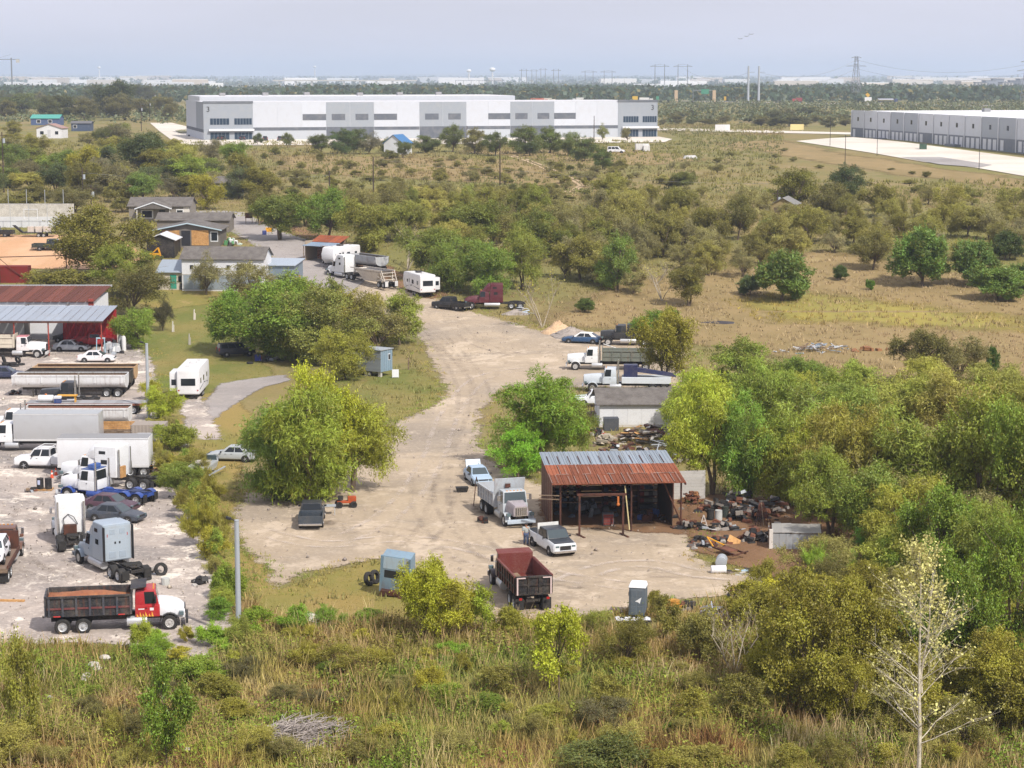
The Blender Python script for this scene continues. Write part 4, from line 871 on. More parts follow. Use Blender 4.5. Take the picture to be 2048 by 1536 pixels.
# far side of the street
put(car('parked_pickup', 'dark green crew-cab pickup on the sandy yard', 'car', 'pickup', '26332f', L=6.1, W=2.05, H=2.0), 102, 501, 0)
put(car('parked_pickup', 'black pickup towing a gooseneck trailer by the court wall', 'car', 'pickup', '17191c', L=6.0, W=2.0, H=1.95), -6, 474, 180)
t = empty('gooseneck_trailer', 'black gooseneck trailer carrying pale crates', 'trailer')
MB().span(-3.5, 2.2, -1.1, 1.1, .75, .9).hexa([(2.1, -.4, .8), (2.6, -.3, .8), (2.6, .3, .8), (2.1, .4, .8), (3.6, -.3, 2.1), (4.1, -.3, 2.1), (4.1, .3, 2.1), (3.6, .3, 2.1)]).build('frame', BLACK, t); axle(t, -1.6, 1.12, .38, .24); axle(t, -.7, 1.12, .38, .24)
for k in range(3): MB().span(-2.6 + k * 1.4, -1.5 + k * 1.4, -.7, .7, .91, 1.9).build('crate', OLD, t, 'cfc6bb')
put(t, 72, 474, 180)
put(car('parked_suv', 'black car behind the rust-red shop roof', 'car', 'suv', '1b1c20', L=4.8, H=1.7), 14, 596, 8)
put(car('parked_van', 'white van out in the open field', 'car', 'van', 'e4e4e6', L=5.4, W=2.0, H=2.0), 1232, 306, -8)
put(car('parked_van', 'white van at the corner of the long warehouse', 'car', 'van', 'e4e4e6', L=5.4, W=2.0, H=2.1), 388, 273, 180)
for k, (px, py, d, c_) in enumerate(((530, 282, 100, '23262a'), (560, 282, 95, '3a3f45'), (486, 281, 90, '2b2f36'), (444, 281, 80, '202226'))):
    put(car('parked_suv', 'small dark car in the long warehouse parking lot', 'car', 'suv', c_, 'cars outside the long warehouse', L=4.7, H=1.75), px, py, d)
put(car('parked_sedan', 'white sedan on the grass by the far left houses', 'car', 'sedan', 'e6e6e6'), 8, 224, 5)
put(car('parked_pickup', 'white truck at the end of the warehouse access road', 'car', 'pickup', 'dadada', L=5.8, H=1.9, W=2.0), 352, 226, 120)

# ------------------------------------------------------------------ buildings
WALL = tinted('painted_wall', 0.8, 0, 0.2, 0.6, (0.3, 0.26, 0.21), 0.3)
METAL = tinted('sheet_metal', 0.5, 0.25, 0.2, 0.5, (0.3, 0.25, 0.2), 0.4)
TILT = tinted('tilt_panel', 0.85, 0, 0.05, 0.05, (0.4, 0.38, 0.35), 0.3)
RSHEET = tinted('rusted_sheet_tint', 0.85, 0.0, 0.6, 1.3, lin('59341f'), 0.3)
def win(parent, A, B, C, D, u0, u1, v0, v1, framec='e8e8e8', glass=GLASS, bars=False):
    w = MB().patch(A, B, C, D, u0, u1, v0, v1, .03, .03).build('window', WALL, parent, framec)
    du, dv = (u1 - u0) * .1, (v1 - v0) * .1
    MB().patch(A, B, C, D, u0 + du, u1 - du, v0 + dv, v1 - dv, .045, .02).build('pane', glass, w)
    return w
def gable(name, label, cat, px, py, deg, L, W, H, rise, wallc, roofc=None, roofm=SHINGLE, wmat=WALL, over=.35, group=None, shed=False):
    """ridge along local x; front wall is y=-W/2; returns root and the front-wall corners"""
    root = empty(name, label, cat, group=group); put(root, px, py, deg); a, b = L / 2, W / 2; bs = -.6
    if shed: v = [(-a, -b, bs), (a, -b, bs), (a, b, bs), (-a, b, bs), (-a, -b, H), (a, -b, H), (a, b, H + rise), (-a, b, H + rise)]; MB().hexa(v).build('wall', wmat, root, wallc)
    else:
        v = [(-a, -b, bs), (a, -b, bs), (a, b, bs), (-a, b, bs), (-a, -b, H), (a, -b, H), (a, b, H), (-a, b, H), (-a, 0, H + rise), (a, 0, H + rise)]
        MB().add(v, [(0, 1, 5, 4), (2, 3, 7, 6), (0, 4, 8, 7, 3), (1, 2, 6, 9, 5), (4, 5, 9, 8), (6, 7, 8, 9)]).build('wall', wmat, root, wallc)
    th = .09; o = over; e = .03
    if shed: sl = [((-b - o, H - rise * o / W + e), (b + o, H + rise + rise * o / W + e))]
    else: k = rise / b; sl = [((-b - o, H - k * o + e), (0, H + rise + e)), ((0, H + rise + e), (b + o, H - k * o + e))]
    for (y0, z0), (y1, z1) in sl:
        MB().hexa([(-a - o, y0, z0), (a + o, y0, z0), (a + o, y1, z1), (-a - o, y1, z1), (-a - o, y0, z0 + th), (a + o, y0, z0 + th), (a + o, y1, z1 + th), (-a - o, y1, z1 + th)]).build('roof_slope', roofm, root, roofc)
    return root, ((-a, -b, 0), (a, -b, 0), (a, -b, H), (-a, -b, H))
def sheets(parent, A, B, C, D, n, rows, colf, mat, th=.04, rib=True, name='roof_sheet'):
    """corrugated sheets laid side by side on the quad A B (low edge) C D (high edge)"""
    A, B, C, D = map(Vector, (A, B, C, D))
    for j, (v0, v1) in enumerate(rows):
        for i in range(n):
            m = MB(); u0, u1 = i / n + .0015, (i + 1) / n - .0015
            off = .02 + .012 * j + (.006 if i % 2 else 0)
            m.patch(A, B, C, D, u0, u1, v0, v1, off + th, th)
            if rib:
                for k in range(3):
                    uc = u0 + (u1 - u0) * (k + .5) / 3; m.patch(A, B, C, D, uc - .12 / (n * 3), uc + .12 / (n * 3), v0 + .002, v1 - .002, off + th + .035, .036)
            m.build(name, mat, parent, colf(i, j))
def vary(c, d=.12):
    k = 1 + random.uniform(-d, d); c = lin(c) if isinstance(c, str) else c; return tuple(v * k for v in c)

# open repair shed on the lot
sh = empty('repair_shed', 'open-fronted repair shed with half rusted, half galvanised roof', 'shed'); put(sh, 1238, 1064, 5)
zf, zb, yf, yb, hx = 4.0, 4.75, -.7, 9.4, 5.35
A, B, C, D = (-hx - .1, yf, zf), (hx - .1, yf, zf), (hx - .1, yb, zb), (-hx - .1, yb, zb)
sheets(sh, A, B, C, D, 11, [(0, .3), (.27, .58)], lambda i, j: vary('95573c', .3), RSHEET)
sheets(sh, A, B, C, D, 11, [(.56, 1.0)], lambda i, j: vary('9aa6b0', .1), METAL)
for i in range(12): MB().patch(A, B, C, D, i / 12.5 + .04, i / 12.5 + .046, .6, .84, .125, .02).build('rust_streak_batten', DKRUST, sh)
rr_ = random.Random(8)
for i in range(24):
    u = (i % 11 + (0 if i < 11 else .5)) / 11 + .004; v0 = rr_.choice([.02, .02, .28, .3]); MB().patch(A, B, C, D, u, u + .0035, v0, v0 + rr_.choice([.24, .28, .2]), .135, .02).build('sheet_lap', METAL, sh, vary('b59a8c', .15))
for i in range(9): u = rr_.uniform(0, .9); MB().patch(A, B, C, D, u, u + rr_.uniform(.05, .1), .27, .277, .14, .02).build('sheet_lap', METAL, sh, vary('b59a8c', .15))
m = MB()
for x in (-5.2, -2.6, 0, 2.6, 5.2): m.hexa([(x - .06, yf + .1, zf - .16), (x + .06, yf + .1, zf - .16), (x + .06, yb, zb - .16), (x - .06, yb, zb - .16), (x - .06, yf + .1, zf - .02), (x + .06, yf + .1, zf - .02), (x + .06, yb, zb - .02), (x - .06, yb, zb - .02)])
m.build('rafters', DKRUST, sh)
for x, y in ((-4.7, -.1), (.95, -.1), (5.0, .3), (5.05, 4.5), (-5.0, 4.5), (-2, 9), (2, 9)): MB().cyl((x, y, -.1), (x, y, zf + (y - yf) * .074 - .1), .075, n=8).build('post', DKRUST, sh)
for k in range(22): MB().box((-5.25, 1.0 + k * .38, 2.1 + random.uniform(-.1, .1)), (.04, .36, 4.2 + k * .02), rx=random.uniform(-.01, .01)).build('wall_board', RSHEET if k % 4 else WOOD, sh, vary('6b4434', .3))
for k in range(9): MB().span(-5.2, 5.2, 9.3, 9.34, .02 + k * .48, .47 + k * .48).build('back_board', RSHEET, sh, vary('4a3b33', .3))
MB().box((4.5, 5.2, 2.1), (.05, 7.5, 4.1)).build('side_sheet', RSHEET, sh, '3f3630')
MB().tube([(5.1, .2, .4), (3.6, .3, 3.9)], .06).build('brace', DKRUST, sh); MB().tube([(.4, -.3, 3.8), (.75, -.6, .3)], .05).build('leaning_pole', plain('yellow_paint', lin('cdbf8e'), .7), sh)
for z in (2.9, 2.6): MB().box((-5.6, -.2, z + .2), (1.6, .12, .06), ry=.05).build('projecting_lath', WOOD, sh)
g = empty('hoist_gantry', 'rusty steel hoist gantry standing before the repair shed', 'gantry'); put(g, 1203, 1073, 4)
for x in (-1.75, 1.7):
    MB().box((x, 0, 1.65), (.16, .16, 3.3)).build('leg', DKRUST, g, None, .02); MB().box((x + .1, 0, .06), (.18, 1.6, .12), rz=.3).build('foot', DKRUST, g)
MB().box((0, 0, 3.36), (3.9, .16, .18)).build('beam', DKRUST, g, None, .02); MB().box((1.3, 0, 2.9), (.14, .14, .6)).ball((1.3, 0, 2.55), .14).build('chain_hoist', plain('orange_paint', lin('b5672a'), .6), g)

# mobile home behind the junk heap
mh, Fq = gable('mobile_home', 'white mobile home with a brown-grey shingled roof beside the junk heap', 'house', 1318, 843, 2, 13.0, 6.6, 2.4, 1.1, 'e3e4e6', None)
for k in range(9): MB().patch(*Fq, k / 9 + .001, (k + 1) / 9 - .001, .1, .99, .025, .02).build('siding_panel', WALL, mh, vary('e3e4e6', .03))
MB().patch(*Fq, 0, 1, .0, .1, .02, .02).build('skirting', WALL, mh, 'cfc9c1')
st = empty('deck_stairs', 'weathered wooden porch deck with railings at the mobile home end', 'deck'); put(st, 1178, 838, 2)
for k in range(5): MB().box((-.9 + k * .45, 0, .7), (.42, 2.0, .06)).build('plank', WOOD, st)
for k in range(8): MB().box((-1.1 + k * .31, -1.0, 1.15), (.06, .06, .95)).build('baluster', WOOD, st)
MB().box((0, -1.0, 1.65), (2.5, .1, .08)).build('handrail', WOOD, st); MB().tube([(-1.2, -1.05, 1.6), (-2.6, -1.3, .2)], .05).build('stair_rail', MATTE, st, 'd8d4cc')
for x in (-1.0, 1.0):
    for y in (-.9, .9): MB().box((x, y, .34), (.1, .1, .68)).build('post', WOOD, st)

# shop with canopy at the far left
sp = empty('repair_shop', 'white and red repair shop under a grey metal canopy', 'workshop', (-62.6, 273.0, hgt(273)))
A, B, C, D = (-14, -10.0, 4.25), (10.3, -10.0, 4.15), (10.3, .2, 5.0), (-14, .2, 5.0)
sheets(sp, A, B, C, D, 22, [(0, 1)], lambda i, j: vary('a9b2bd', .06), METAL, name='canopy_sheet')
MB().span(-14, 10.3, -9.98, -9.9, 3.95, 4.2).build('canopy_beam', DKRUST, sp)
for x in (-13, -6, -1.2, 3.2, 10.0): MB().cyl((x, -9.7, -.3), (x, -9.7, 4.1), .09, n=8).build('canopy_post', RSHEET, sp, 'a5483c')
MB().span(-14, -2.2, -.15, .15, -.4, 5.0).build('front_wall', WALL, sp, 'd3d3d3'); MB().span(3.1, 10.2, -.6, -.3, -.3, 4.6).build('red_wall', METAL, sp, 'b01420')
for k in range(14): MB().span(3.2 + k * .5, 3.3 + k * .5, -.66, -.6, -.2, 4.5).build('rib', METAL, sp, 'a01220')
MB().span(-2.2, 3.1, 7.8, 8.0, -.3, 5.0).build('bay_back_wall', WALL, sp, '4a3a36'); MB().span(-2.3, -2.15, .15, 8, -.3, 5).build('bay_side_wall', WALL, sp, '6d6560'); MB().span(3.1, 3.25, -.3, 8, -.3, 5).build('bay_side_wall', WALL, sp, '6d6560')
MB().span(-9.2, -8.2, -.5, -.16, 2.6, 3.3).build('air_conditioner', MATTE, sp, 'b9bcc0', .03); MB().span(-6.8, -4.4, -.24, -.16, 3.1, 3.9).build('sign_board', MATTE, sp, '4a1d1f')
MB().span(-2.2, 3.1, -.1, .1, 3.9, 5.0).build('bay_header', WALL, sp, '6e5b4c'); MB().span(-11.5, -3.2, -.34, -.22, 1.2, 1.35).build('guard_rail', RSHEET, sp, '9a3a30')
up = empty('rust_roofed_barn', 'white barn with a rust-red corrugated roof behind the repair shop', 'barn', (-66.0, 276.2, hgt(276)))
MB().span(-11.4, 9.6, 0, 11.6, -.3, 5.15).build('wall', WALL, up, 'e4e6e9'); MB().span(9.2, 9.85, -.1, .3, -.3, 5.5).build('corner_trim', RSHEET, up, 'a04a40')
sheets(up, (-13.2, -.3, 5.1), (10.0, -.3, 5.1), (10.0, 12, 6.0), (-13.2, 12, 6.0), 20, [(0, 1)], lambda i, j: vary('6e4035', .28), RSHEET)
MB().span(-13.2, 10.1, 11.9, 12.2, 5.95, 6.2).build('ridge_cap', METAL, up, 'b9bcbf'); MB().box((-11.9, 5.8, 5.68), (.16, 12.3, .1), rx=.073).build('seam', METAL, up, 'd0c4bc')

# long white house and its sheds
wh, Fq = gable('long_white_house', 'long white house with a grey-brown shingle roof and metal-clad base', 'house', 455, 574, -3, 12.6, 7.5, 4.7, 1.5, 'e2e3e6')
for u in (.1, .55, .87): win(wh, *Fq, u, u + .04, .66, .8, '6d6d70')
for k in range(8): MB().patch(*Fq, .02 + k * .12, .02 + k * .12 + .117, .0, .47, .05, .05).build('metal_sheet', METAL, wh, vary('a9b6c2', .07))
MB().patch(*Fq, 0, 1, .48, .5, .06, .05).build('ledge', WALL, wh, 'c9c4ba')
s1, Fq = gable('garden_shed', 'cream shed with a teal door and sloping metal roof', 'shed', 349, 575, -3, 4.1, 4.5, 2.6, 1.3, 'cfc5b6', 'a3afba', METAL, shed=True)
d = MB().patch(*Fq, .46, .7, .02, .85, .04, .04).build('door', WALL, s1, '2f9c86'); win(s1, *Fq, .76, .9, .38, .8, '8a8a8a'); MB().patch(*Fq, .85, .99, .0, .35, .3, .3).build('bin', MATTE, s1, '26282c')
s2, Fq = gable('metal_shed', 'grey-blue sheet-metal shed joined to the long white house', 'shed', 566, 566, -8, 5.0, 6, 3.0, .5, '8b9aa6', 'b3bfca', METAL, METAL, shed=True)
for k in range(5): MB().patch(*Fq, .02 + k * .195, .02 + k * .195 + .19, .02, .98, .03, .03).build('metal_sheet', METAL, s2, vary('8697a5', .08))
t = empty('timber_frame', 'orange timber fence frame before the grey-blue metal shed', 'fence'); put(t, 584, 572, -8)
MB().box((0, 0, 1.7), (2.6, .12, .14)).build('top_rail', NEWWOOD, t)
for x in (-1.25, 1.25): MB().box((x, 0, .85), (.14, .14, 1.7)).build('post', NEWWOOD, t)
for k in range(4): MB().box((0, .04, .35 + k * .32), (2.3, .05, .22)).build('board', WOOD, t)
h1, Fq = gable('grey_house', 'grey house with white-trimmed porch gable beside the public road', 'house', 326, 440, 0, 11.5, 8, 2.9, 1.4, '8c857c')
win(h1, *Fq, .2, .4, .2, .75, 'e4e4e4'); win(h1, *Fq, .78, .9, .2, .8, 'f0f0f0'); MB().patch(*Fq, .5, .6, 0, .75, .04, .04).build('door', WALL, h1, '2b2b2d'); MB().patch(*Fq, .9, 1, .3, .95, .03, .03).build('corner_panel', WALL, h1, 'd8d3ca')
po = MB().add([(-4.2, -6, 2.5), (2.6, -6, 2.5), (-.8, -6, 3.7), (-4.2, -3.5, 2.9), (2.6, -3.5, 2.9), (-.8, -3.5, 4.1)], [(0, 1, 2), (3, 5, 4), (0, 2, 5, 3), (1, 4, 5, 2)]).build('porch_roof', SHINGLE, h1)
MB().tube([(-4.3, -6.05, 2.5), (-.8, -6.05, 3.72), (2.7, -6.05, 2.5)], .13, 4).build('bargeboard', WALL, po, 'e6ebf0')
for x in (-3.9, 2.3): MB().box((x, -5.8, 1.2), (.16, .16, 2.6)).build('porch_post', WALL, h1, 'd9d5cd')
h2, _ = gable('boarded_house', 'grey house front with two fresh timber panels and a dark doorway', 'house', 384, 487, 90, 9, 10.8, 2.7, 1.1, '6f6a64', over=.5)
Fb = ((-4.5, 5.4, 0), (-4.5, -5.4, 0), (-4.5, -5.4, 2.7), (-4.5, 5.4, 2.7))
for u in (.1, .56):
    for k in range(6): MB().patch(*Fb, u, u + .27, .02 + k * .16, .02 + k * .16 + .155, .05, .05).build('plank', NEWWOOD, h2)
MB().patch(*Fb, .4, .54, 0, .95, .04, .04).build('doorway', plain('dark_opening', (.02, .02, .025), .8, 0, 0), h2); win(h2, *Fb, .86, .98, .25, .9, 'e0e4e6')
MB().tube([(-5.05, -5.9, 2.65), (-5.05, 0, 3.85), (-5.05, 5.9, 2.65)], .12, 4).build('bargeboard', WALL, h2, 'b9d0da')
h3, Fq = gable('low_house', 'low grey roofed annex between the grey and the boarded house', 'house', 392, 462, 0, 13, 7, 2.2, 1.1, '7d766d')
bs_, _ = gable('black_shed', 'black clad shed with a white metal roof', 'shed', 328, 509, 90, 6.5, 4.6, 2.7, .9, '1b1d22', 'e6e8ec', METAL, METAL)
Fb = ((-3.25, 2.3, 0), (-3.25, -2.3, 0), (-3.25, -2.3, 2.7), (-3.25, 2.3, 2.7))
for k in range(9): MB().patch(*Fb, k / 9 + .004, (k + 1) / 9 - .004, 0, .98, .03, .03).build('cladding_board', METAL, bs_, vary('1d2026', .15))
ex = empty('backhoe', 'yellow backhoe boom folded beside the black shed', 'excavator'); put(ex, 312, 519, 0); YEL = plain('machine_yellow', lin('d99a1c'), .5, 0, .2)
MB().hexa([(-1.2, -.12, .6), (-.9, -.12, .6), (-.9, .12, .6), (-1.2, .12, .6), (.2, -.12, 1.9), (.55, -.12, 2.0), (.55, .12, 2.0), (.2, .12, 1.9)]).build('boom', YEL, ex); MB().hexa([(.75, -.1, .4), (.95, -.1, .4), (.95, .1, .4), (.75, .1, .4), (.25, -.1, 2.0), (.55, -.1, 2.0), (.55, .1, 2.0), (.25, .1, 2.0)]).build('stick', YEL, ex)
MB().box((-.3, .5, .55), (1.8, 1.2, .9)).build('body', YEL, ex, None, .06); MB().box((.95, 0, .3), (.5, .6, .5), ry=.4).build('bucket', BLACK, ex)
for x in (-.9, .4): axle(ex, x, .75, .4, .3, 'black')
cw = empty('court_wall', 'tall grey and white concrete ball-court wall with a painted square', 'wall'); put(cw, 30, 455, 0); MB().span(-10, 11.0, 0, .3, -.3, 4.4).build('wall', CONC, cw); MB().span(-10, 11.0, -.04, 0, .0, 2.0).build('white_band', WALL, cw, 'd9dadc')
for a in ((1.7, 4.3, 3.3, 3.42), (1.7, 4.3, 1.45, 1.57)): MB().span(a[0], a[1], -.07, -.04, a[2], a[3]).build('square_line', WALL, cw, 'f0f0f0')
for x in (1.7, 4.18): MB().span(x, x + .12, -.07, -.04, 1.57, 3.3).build('square_line', WALL, cw, 'f0f0f0')
for k in range(6): MB().cyl((-8 + k * 3.4, .5, 0), (-8 + k * 3.4, .5, 7.0), .06, n=6).build('net_post', GALV, cw)
for k in range(5): MB().cyl((-7 + k * 3.4, -2.5, 0), (-7 + k * 3.4, -2.5, 4.6), .045, n=6).build('fence_post', GALV, cw)
MB().tube([(-8, -2.5, 4.5), (9, -2.5, 4.5)], .03, 4).build('fence_rail', GALV, cw)
cp = empty('carport', 'carport with rusted upper roof and blue-grey awning by the dirt strip', 'carport'); put(cp, 652, 521, -30)
MB().span(-2.8, 2.8, 1.5, 1.6, -.2, 3.4).span(-2.8, -2.7, -2, 1.5, -.2, 3.3).build('wall', WALL, cp, 'a8967f')
sheets(cp, (-3, -.2, 3.0), (3, -.2, 3.0), (3, 2.6, 3.9), (-3, 2.6, 3.9), 5, [(0, 1)], lambda i, j: vary('9b5638', .2), RSHEET); sheets(cp, (-3, -2.6, 2.5), (3, -2.6, 2.5), (3, -.1, 2.95), (-3, -.1, 2.95), 5, [(0, 1)], lambda i, j: vary('93a7bb', .08), METAL, name='awning_sheet')
for x in (-2.8, 2.8): MB().cyl((x, -2.4, -.2), (x, -2.4, 2.5), .06, n=6).build('post', WOOD, cp)
ts = empty('shed_trailer', 'grey siding shed on blocks with a blue-grey metal end', 'shed'); put(ts, 742, 750, -32)
MB().span(-2.7, 2.3, -1.2, 1.2, .65, 3.25).build('wall', WALL, ts, '8e9499')
for k in range(8): MB().span(-2.7, 2.3, -1.235, -1.205, .67 + k * .32, .97 + k * .32).build('siding_board', WALL, ts, vary('91979c', .05))
for k in range(6): MB().span(2.305, 2.34, -1.18 + k * .4, -.82 + k * .4, .67, 3.2).build('metal_sheet', METAL, ts, vary('8fa9bb', .06))
MB().span(-2.85, 2.45, -1.35, 1.35, 3.25, 3.33).build('roof', METAL, ts, 'a9b0b4'); win(ts, (-2.7, -1.24, .65), (2.3, -1.24, .65), (2.3, -1.24, 3.25), (-2.7, -1.24, 3.25), .22, .42, .3, .82, 'e8ecec', CLEAR)
win(ts, (2.34, -1.2, .65), (2.34, 1.2, .65), (2.34, 1.2, 3.25), (2.34, -1.2, 3.25), .62, .8, .5, .8, 'dfe3e6')
for x in (-2.3, 0, 2): MB().box((x, -.9, .32), (.4, .3, .64)).build('block', CONC, ts)
axle(ts, .6, 1.15, .34, .22)
ls = empty('low_metal_shed', 'low derelict shed of white and grey corrugated sheets at the scrap yard', 'shed'); put(ls, 1588, 1100, -6)
for k in range(7): MB().box((-1.4 + k * .52, 0, .62), (.5, .04, 1.25), rx=random.uniform(-.06, .06)).build('wall_sheet', METAL, ls, vary('b5babd', .14))
for k in range(3): MB().box((-1.9, .45 + k * .62, .7), (.05, .58, 1.5)).build('side_sheet', RSHEET if k == 1 else METAL, ls, vary('7d6355' if k == 1 else 'a3a6a6', .1))
for k in range(5): MB().box((-1.3 + k * .74, 1.1, 1.42 + .05 * random.random()), (.76, 2.3, .03), rx=.1, ry=random.uniform(-.06, .06)).build('roof_sheet', METAL, ls, vary('a5a29c', .14))
MB().box((-1.75, -.05, .8), (.28, .08, 1.6)).build('white_board', WALL, ls, 'e8e2da')
for x in (-1.9, 2.1): MB().box((x, 2.0, .8), (.1, .1, 1.7)).box((x, .02, .8), (.1, .1, 1.6)).build('post', WOOD, ls)
wl = empty('siding_wall', 'white horizontal siding wall behind the right end of the repair shed', 'wall'); put(wl, 1362, 1000, 8)
for k in range(9): MB().box((.3, 0, .15 + k * .28), (3.6, .05, .26), rx=.08).build('siding_board', WALL, wl, vary('cfccc6', .06))
MB().box((-1.4, .1, 1.25), (.1, .1, 2.5)).box((1.9, .1, 1.25), (.1, .1, 2.5)).build('post', WOOD, wl)

# houses further back
hh, Fq = gable('small_white_house', 'small white gabled house on piers with a pinkish roof', 'house', 105, 276, 86, 8, 9.2, 3.6, 1.5, 'e6e6e8', 'b0887a', METAL)
Fb = ((-4, 4.6, 0), (-4, -4.6, 0), (-4, -4.6, 3.6), (-4, 4.6, 3.6)); MB().patch(*Fb, .44, .56, .15, .85, .05, .05).build('door', WALL, hh, 'cfcfd2'); win(hh, *Fb, .12, .3, .35, .75); win(hh, *Fb, .72, .88, .35, .75)
hh, Fq = gable('teal_roof_house', 'house with a bright teal metal roof and blue walls', 'house', 95, 250, -3, 13.5, 8, 3.2, 1.6, '4a5f86', '4fae9e', METAL); win(hh, *Fq, .2, .35, .3, .8); win(hh, *Fq, .6, .75, .3, .8)
hh, Fq = gable('blue_house', 'dark blue low house with red-brown trim beside the bare tree', 'house', 165, 262, 0, 8, 6, 3.2, .8, '44536c', '6b6a6a', METAL); win(hh, *Fq, .1, .3, .4, .8)
hh, Fq = gable('open_shelter', 'small white-roofed shelter with a salmon wall by the field edge', 'shed', 225, 282, -4, 6.5, 4, 2.4, .5, 'c09a86', 'e6e6e4', METAL, shed=True)
hh, Fq = gable('blue_roof_house', 'white house with a steep bright blue roof among the bushes', 'house', 796, 308, 70, 7, 6.2, 3.4, 2.4, 'd9dcdf', '2f78b0', METAL)
hh, Fq = gable('yellow_gable_house', 'cream gabled cottage half hidden in the scrub', 'house', 1570, 436, 74, 7, 4.6, 2.8, 1.2, 'a89566', '8f8d88', METAL); Fb = ((-3.5, 2.3, 0), (-3.5, -2.3, 0), (-3.5, -2.3, 2.8), (-3.5, 2.3, 2.8)); MB().patch(*Fb, .15, .85, 0, .8, .04, .04).build('porch_screen', WALL, hh, '6e5b46')
hh, Fq = gable('green_grey_cottage', 'grey-green cottage hidden behind the yellowing tree', 'house', 452, 392, 0, 7, 6, 3, 1.2, '6f7264'); win(hh, *Fq, .3, .5, .3, .8)
hh, Fq = gable('tan_flat_building', 'tan flat-roofed building far behind the long warehouse', 'building', 545, 222, 0, 26, 18, 8, .3, 'a58a6c', '8f8578', METAL, shed=True)
hh, Fq = gable('brown_barn', 'dark red-brown barn beyond the long warehouse', 'barn', 877, 224, 0, 12, 10, 6, 1.5, '5b2c28', '6a3830', METAL)

# long warehouse
WHC, GRY, DKG = 'c9cdd4', '9ba1a8', '62676f'
P0, P1 = Vector((-107.5, 727, 0)), Vector((53.5, 768, 0)); Lw = (P1 - P0).length; aw = math.atan2(P1.y - P0.y, P1.x - P0.x); Hw = 13.6
ww = empty('long_warehouse', 'long white and grey panelled warehouse with glazed corner offices', 'warehouse', (P0.x, P0.y, 12.6), aw)
MB().span(0, Lw, 0, 62, -1, Hw - .5).build('wall', TILT, ww, WHC); MB().span(.3, Lw - .3, .3, 61.7, Hw - .5, Hw - .42).build('roof', TILT, ww, 'd0d0d3')
Fw = ((0, 0, 0), (Lw, 0, 0), (Lw, 0, Hw), (0, 0, Hw)); U = lambda px: (px - 412) / 898.0
zones = [(505, 645, WHC), (645, 738, GRY), (738, 827, WHC), (827, 920, GRY), (920, 1008, WHC), (1008, 1097, GRY), (1097, 1228, WHC)]
for x0, x1, c in zones:
    nn = max(2, round((x1 - x0) / 45))
    for k in range(nn): MB().patch(*Fw, U(x0 + (x1 - x0) * k / nn) + .0003, U(x0 + (x1 - x0) * (k + 1) / nn) - .0003, .345, 1.0 if c == WHC else .985, .06, .1).build('panel', TILT, ww, vary(c, .03))
    MB().patch(*Fw, U(x0) + .0003, U(x1) - .0003, .26, .345, .05, .1).build('dark_band', TILT, ww, DKG)
    MB().patch(*Fw, U(x0) + .0003, U(x1) - .0003, 0, .26, .05, .1).build('base_panel', TILT, ww, DKG if c == GRY else 'b9bec4')
for a, b in ((600, 645), (656, 682), (702, 727), (738, 783), (838, 865), (884, 909), (964, 1008), (1018, 1043), (1063, 1087), (1097, 1141)): MB().patch(*Fw, U(a), U(b), .52, .68, .09, .05).build('clerestory_panel', TILT, ww, DKG)
BG = plain('blue_office_glass', (.03, .05, .075), .08, 0, 0)
for x0, x1 in ((412, 505), (1228, 1310)):
    MB().patch(*Fw, U(x0), U(x1), 0, 1.0, .12, .14).build('office_panel', TILT, ww, GRY); MB().patch(*Fw, U(x0) - .001, U(x1) + .001, .97, 1.02, .35, .4).build('parapet', TILT, ww, '6b7077')
    w_ = x1 - x0
    for (ua, ub), (va, vb), n_ in (((.13, .52), (.42, .58), 6), ((.62, .98), (.42, .58), 6), ((.13, .52), (.03, .22), 5), ((.62, .98), (.03, .22), 5)):
        for k in range(n_):
            a = ua + (ub - ua) * k / n_; b = ua + (ub - ua) * (k + 1) / n_; MB().patch(*Fw, U(x0 + w_ * a) + .0004, U(x0 + w_ * b) - .0004, va, vb, .18, .05).build('office_window', BG, ww)
    MB().patch(*Fw, U(x0 + w_ * .1), U(x1) + .002, .26, .31, 1.2, 1.2).build('entrance_canopy', TILT, ww, 'e6e8ea')
Fl = ((0, 62, 0), (0, 0, 0), (0, 0, Hw), (0, 62, Hw))
for k in range(5): MB().patch(*Fl, k / 5 + .002, (k + 1) / 5 - .002, .3, 1.0, .05, .08).build('end_panel', TILT, ww, WHC if k < 3 else GRY)
MB().patch(*Fl, 0, 1, .22, .3, .06, .08).build('dark_band', TILT, ww, DKG)
def text(s, loc, size, parent, mat, deg):
    cu = bpy.data.curves.new('number', 'FONT'); cu.body = s; cu.size = size; cu.extrude = .03
    o = bpy.data.objects.new('number', cu); COL.objects.link(o); dg = bpy.context.evaluated_depsgraph_get(); me = bpy.data.meshes.new_from_object(o.evaluated_get(dg)); bpy.data.objects.remove(o)
    me.materials.clear(); me.materials.append(mat); q = link('number', me, parent); q.location = loc; q.rotation_euler = (math.pi / 2, 0, deg); return q
text('3', (1.0, -.16, 10.2), 2.6, ww, BLACK, 0); text('3', (Lw - 2.6, -.16, 10.2), 2.6, ww, BLACK, 0)
bw = empty('rear_warehouse', 'second white warehouse behind the long one with a broad white roof', 'warehouse', (-119, 796, 12.4), aw)
MB().span(0, 124, 0, 45, -1, 14.9).build('wall', TILT, bw, 'cbcfd5'); MB().span(.4, 123.6, .4, 44.6, 14.9, 15.0).build('roof', TILT, bw, 'd6d6d9'); MB().span(-.06, 0, .5, 44, 3, 4.2).build('dark_band', TILT, bw, DKG)
for k in range(6): MB().box((10 + k * 18, 12 + 10 * (k % 3), 15.6), (2.2, 2.2, 1.2)).build('roof_unit', MATTE, bw, '9a9a9c')
text('4', (3, -.1, 10.2), 2.6, bw, BLACK, 0)
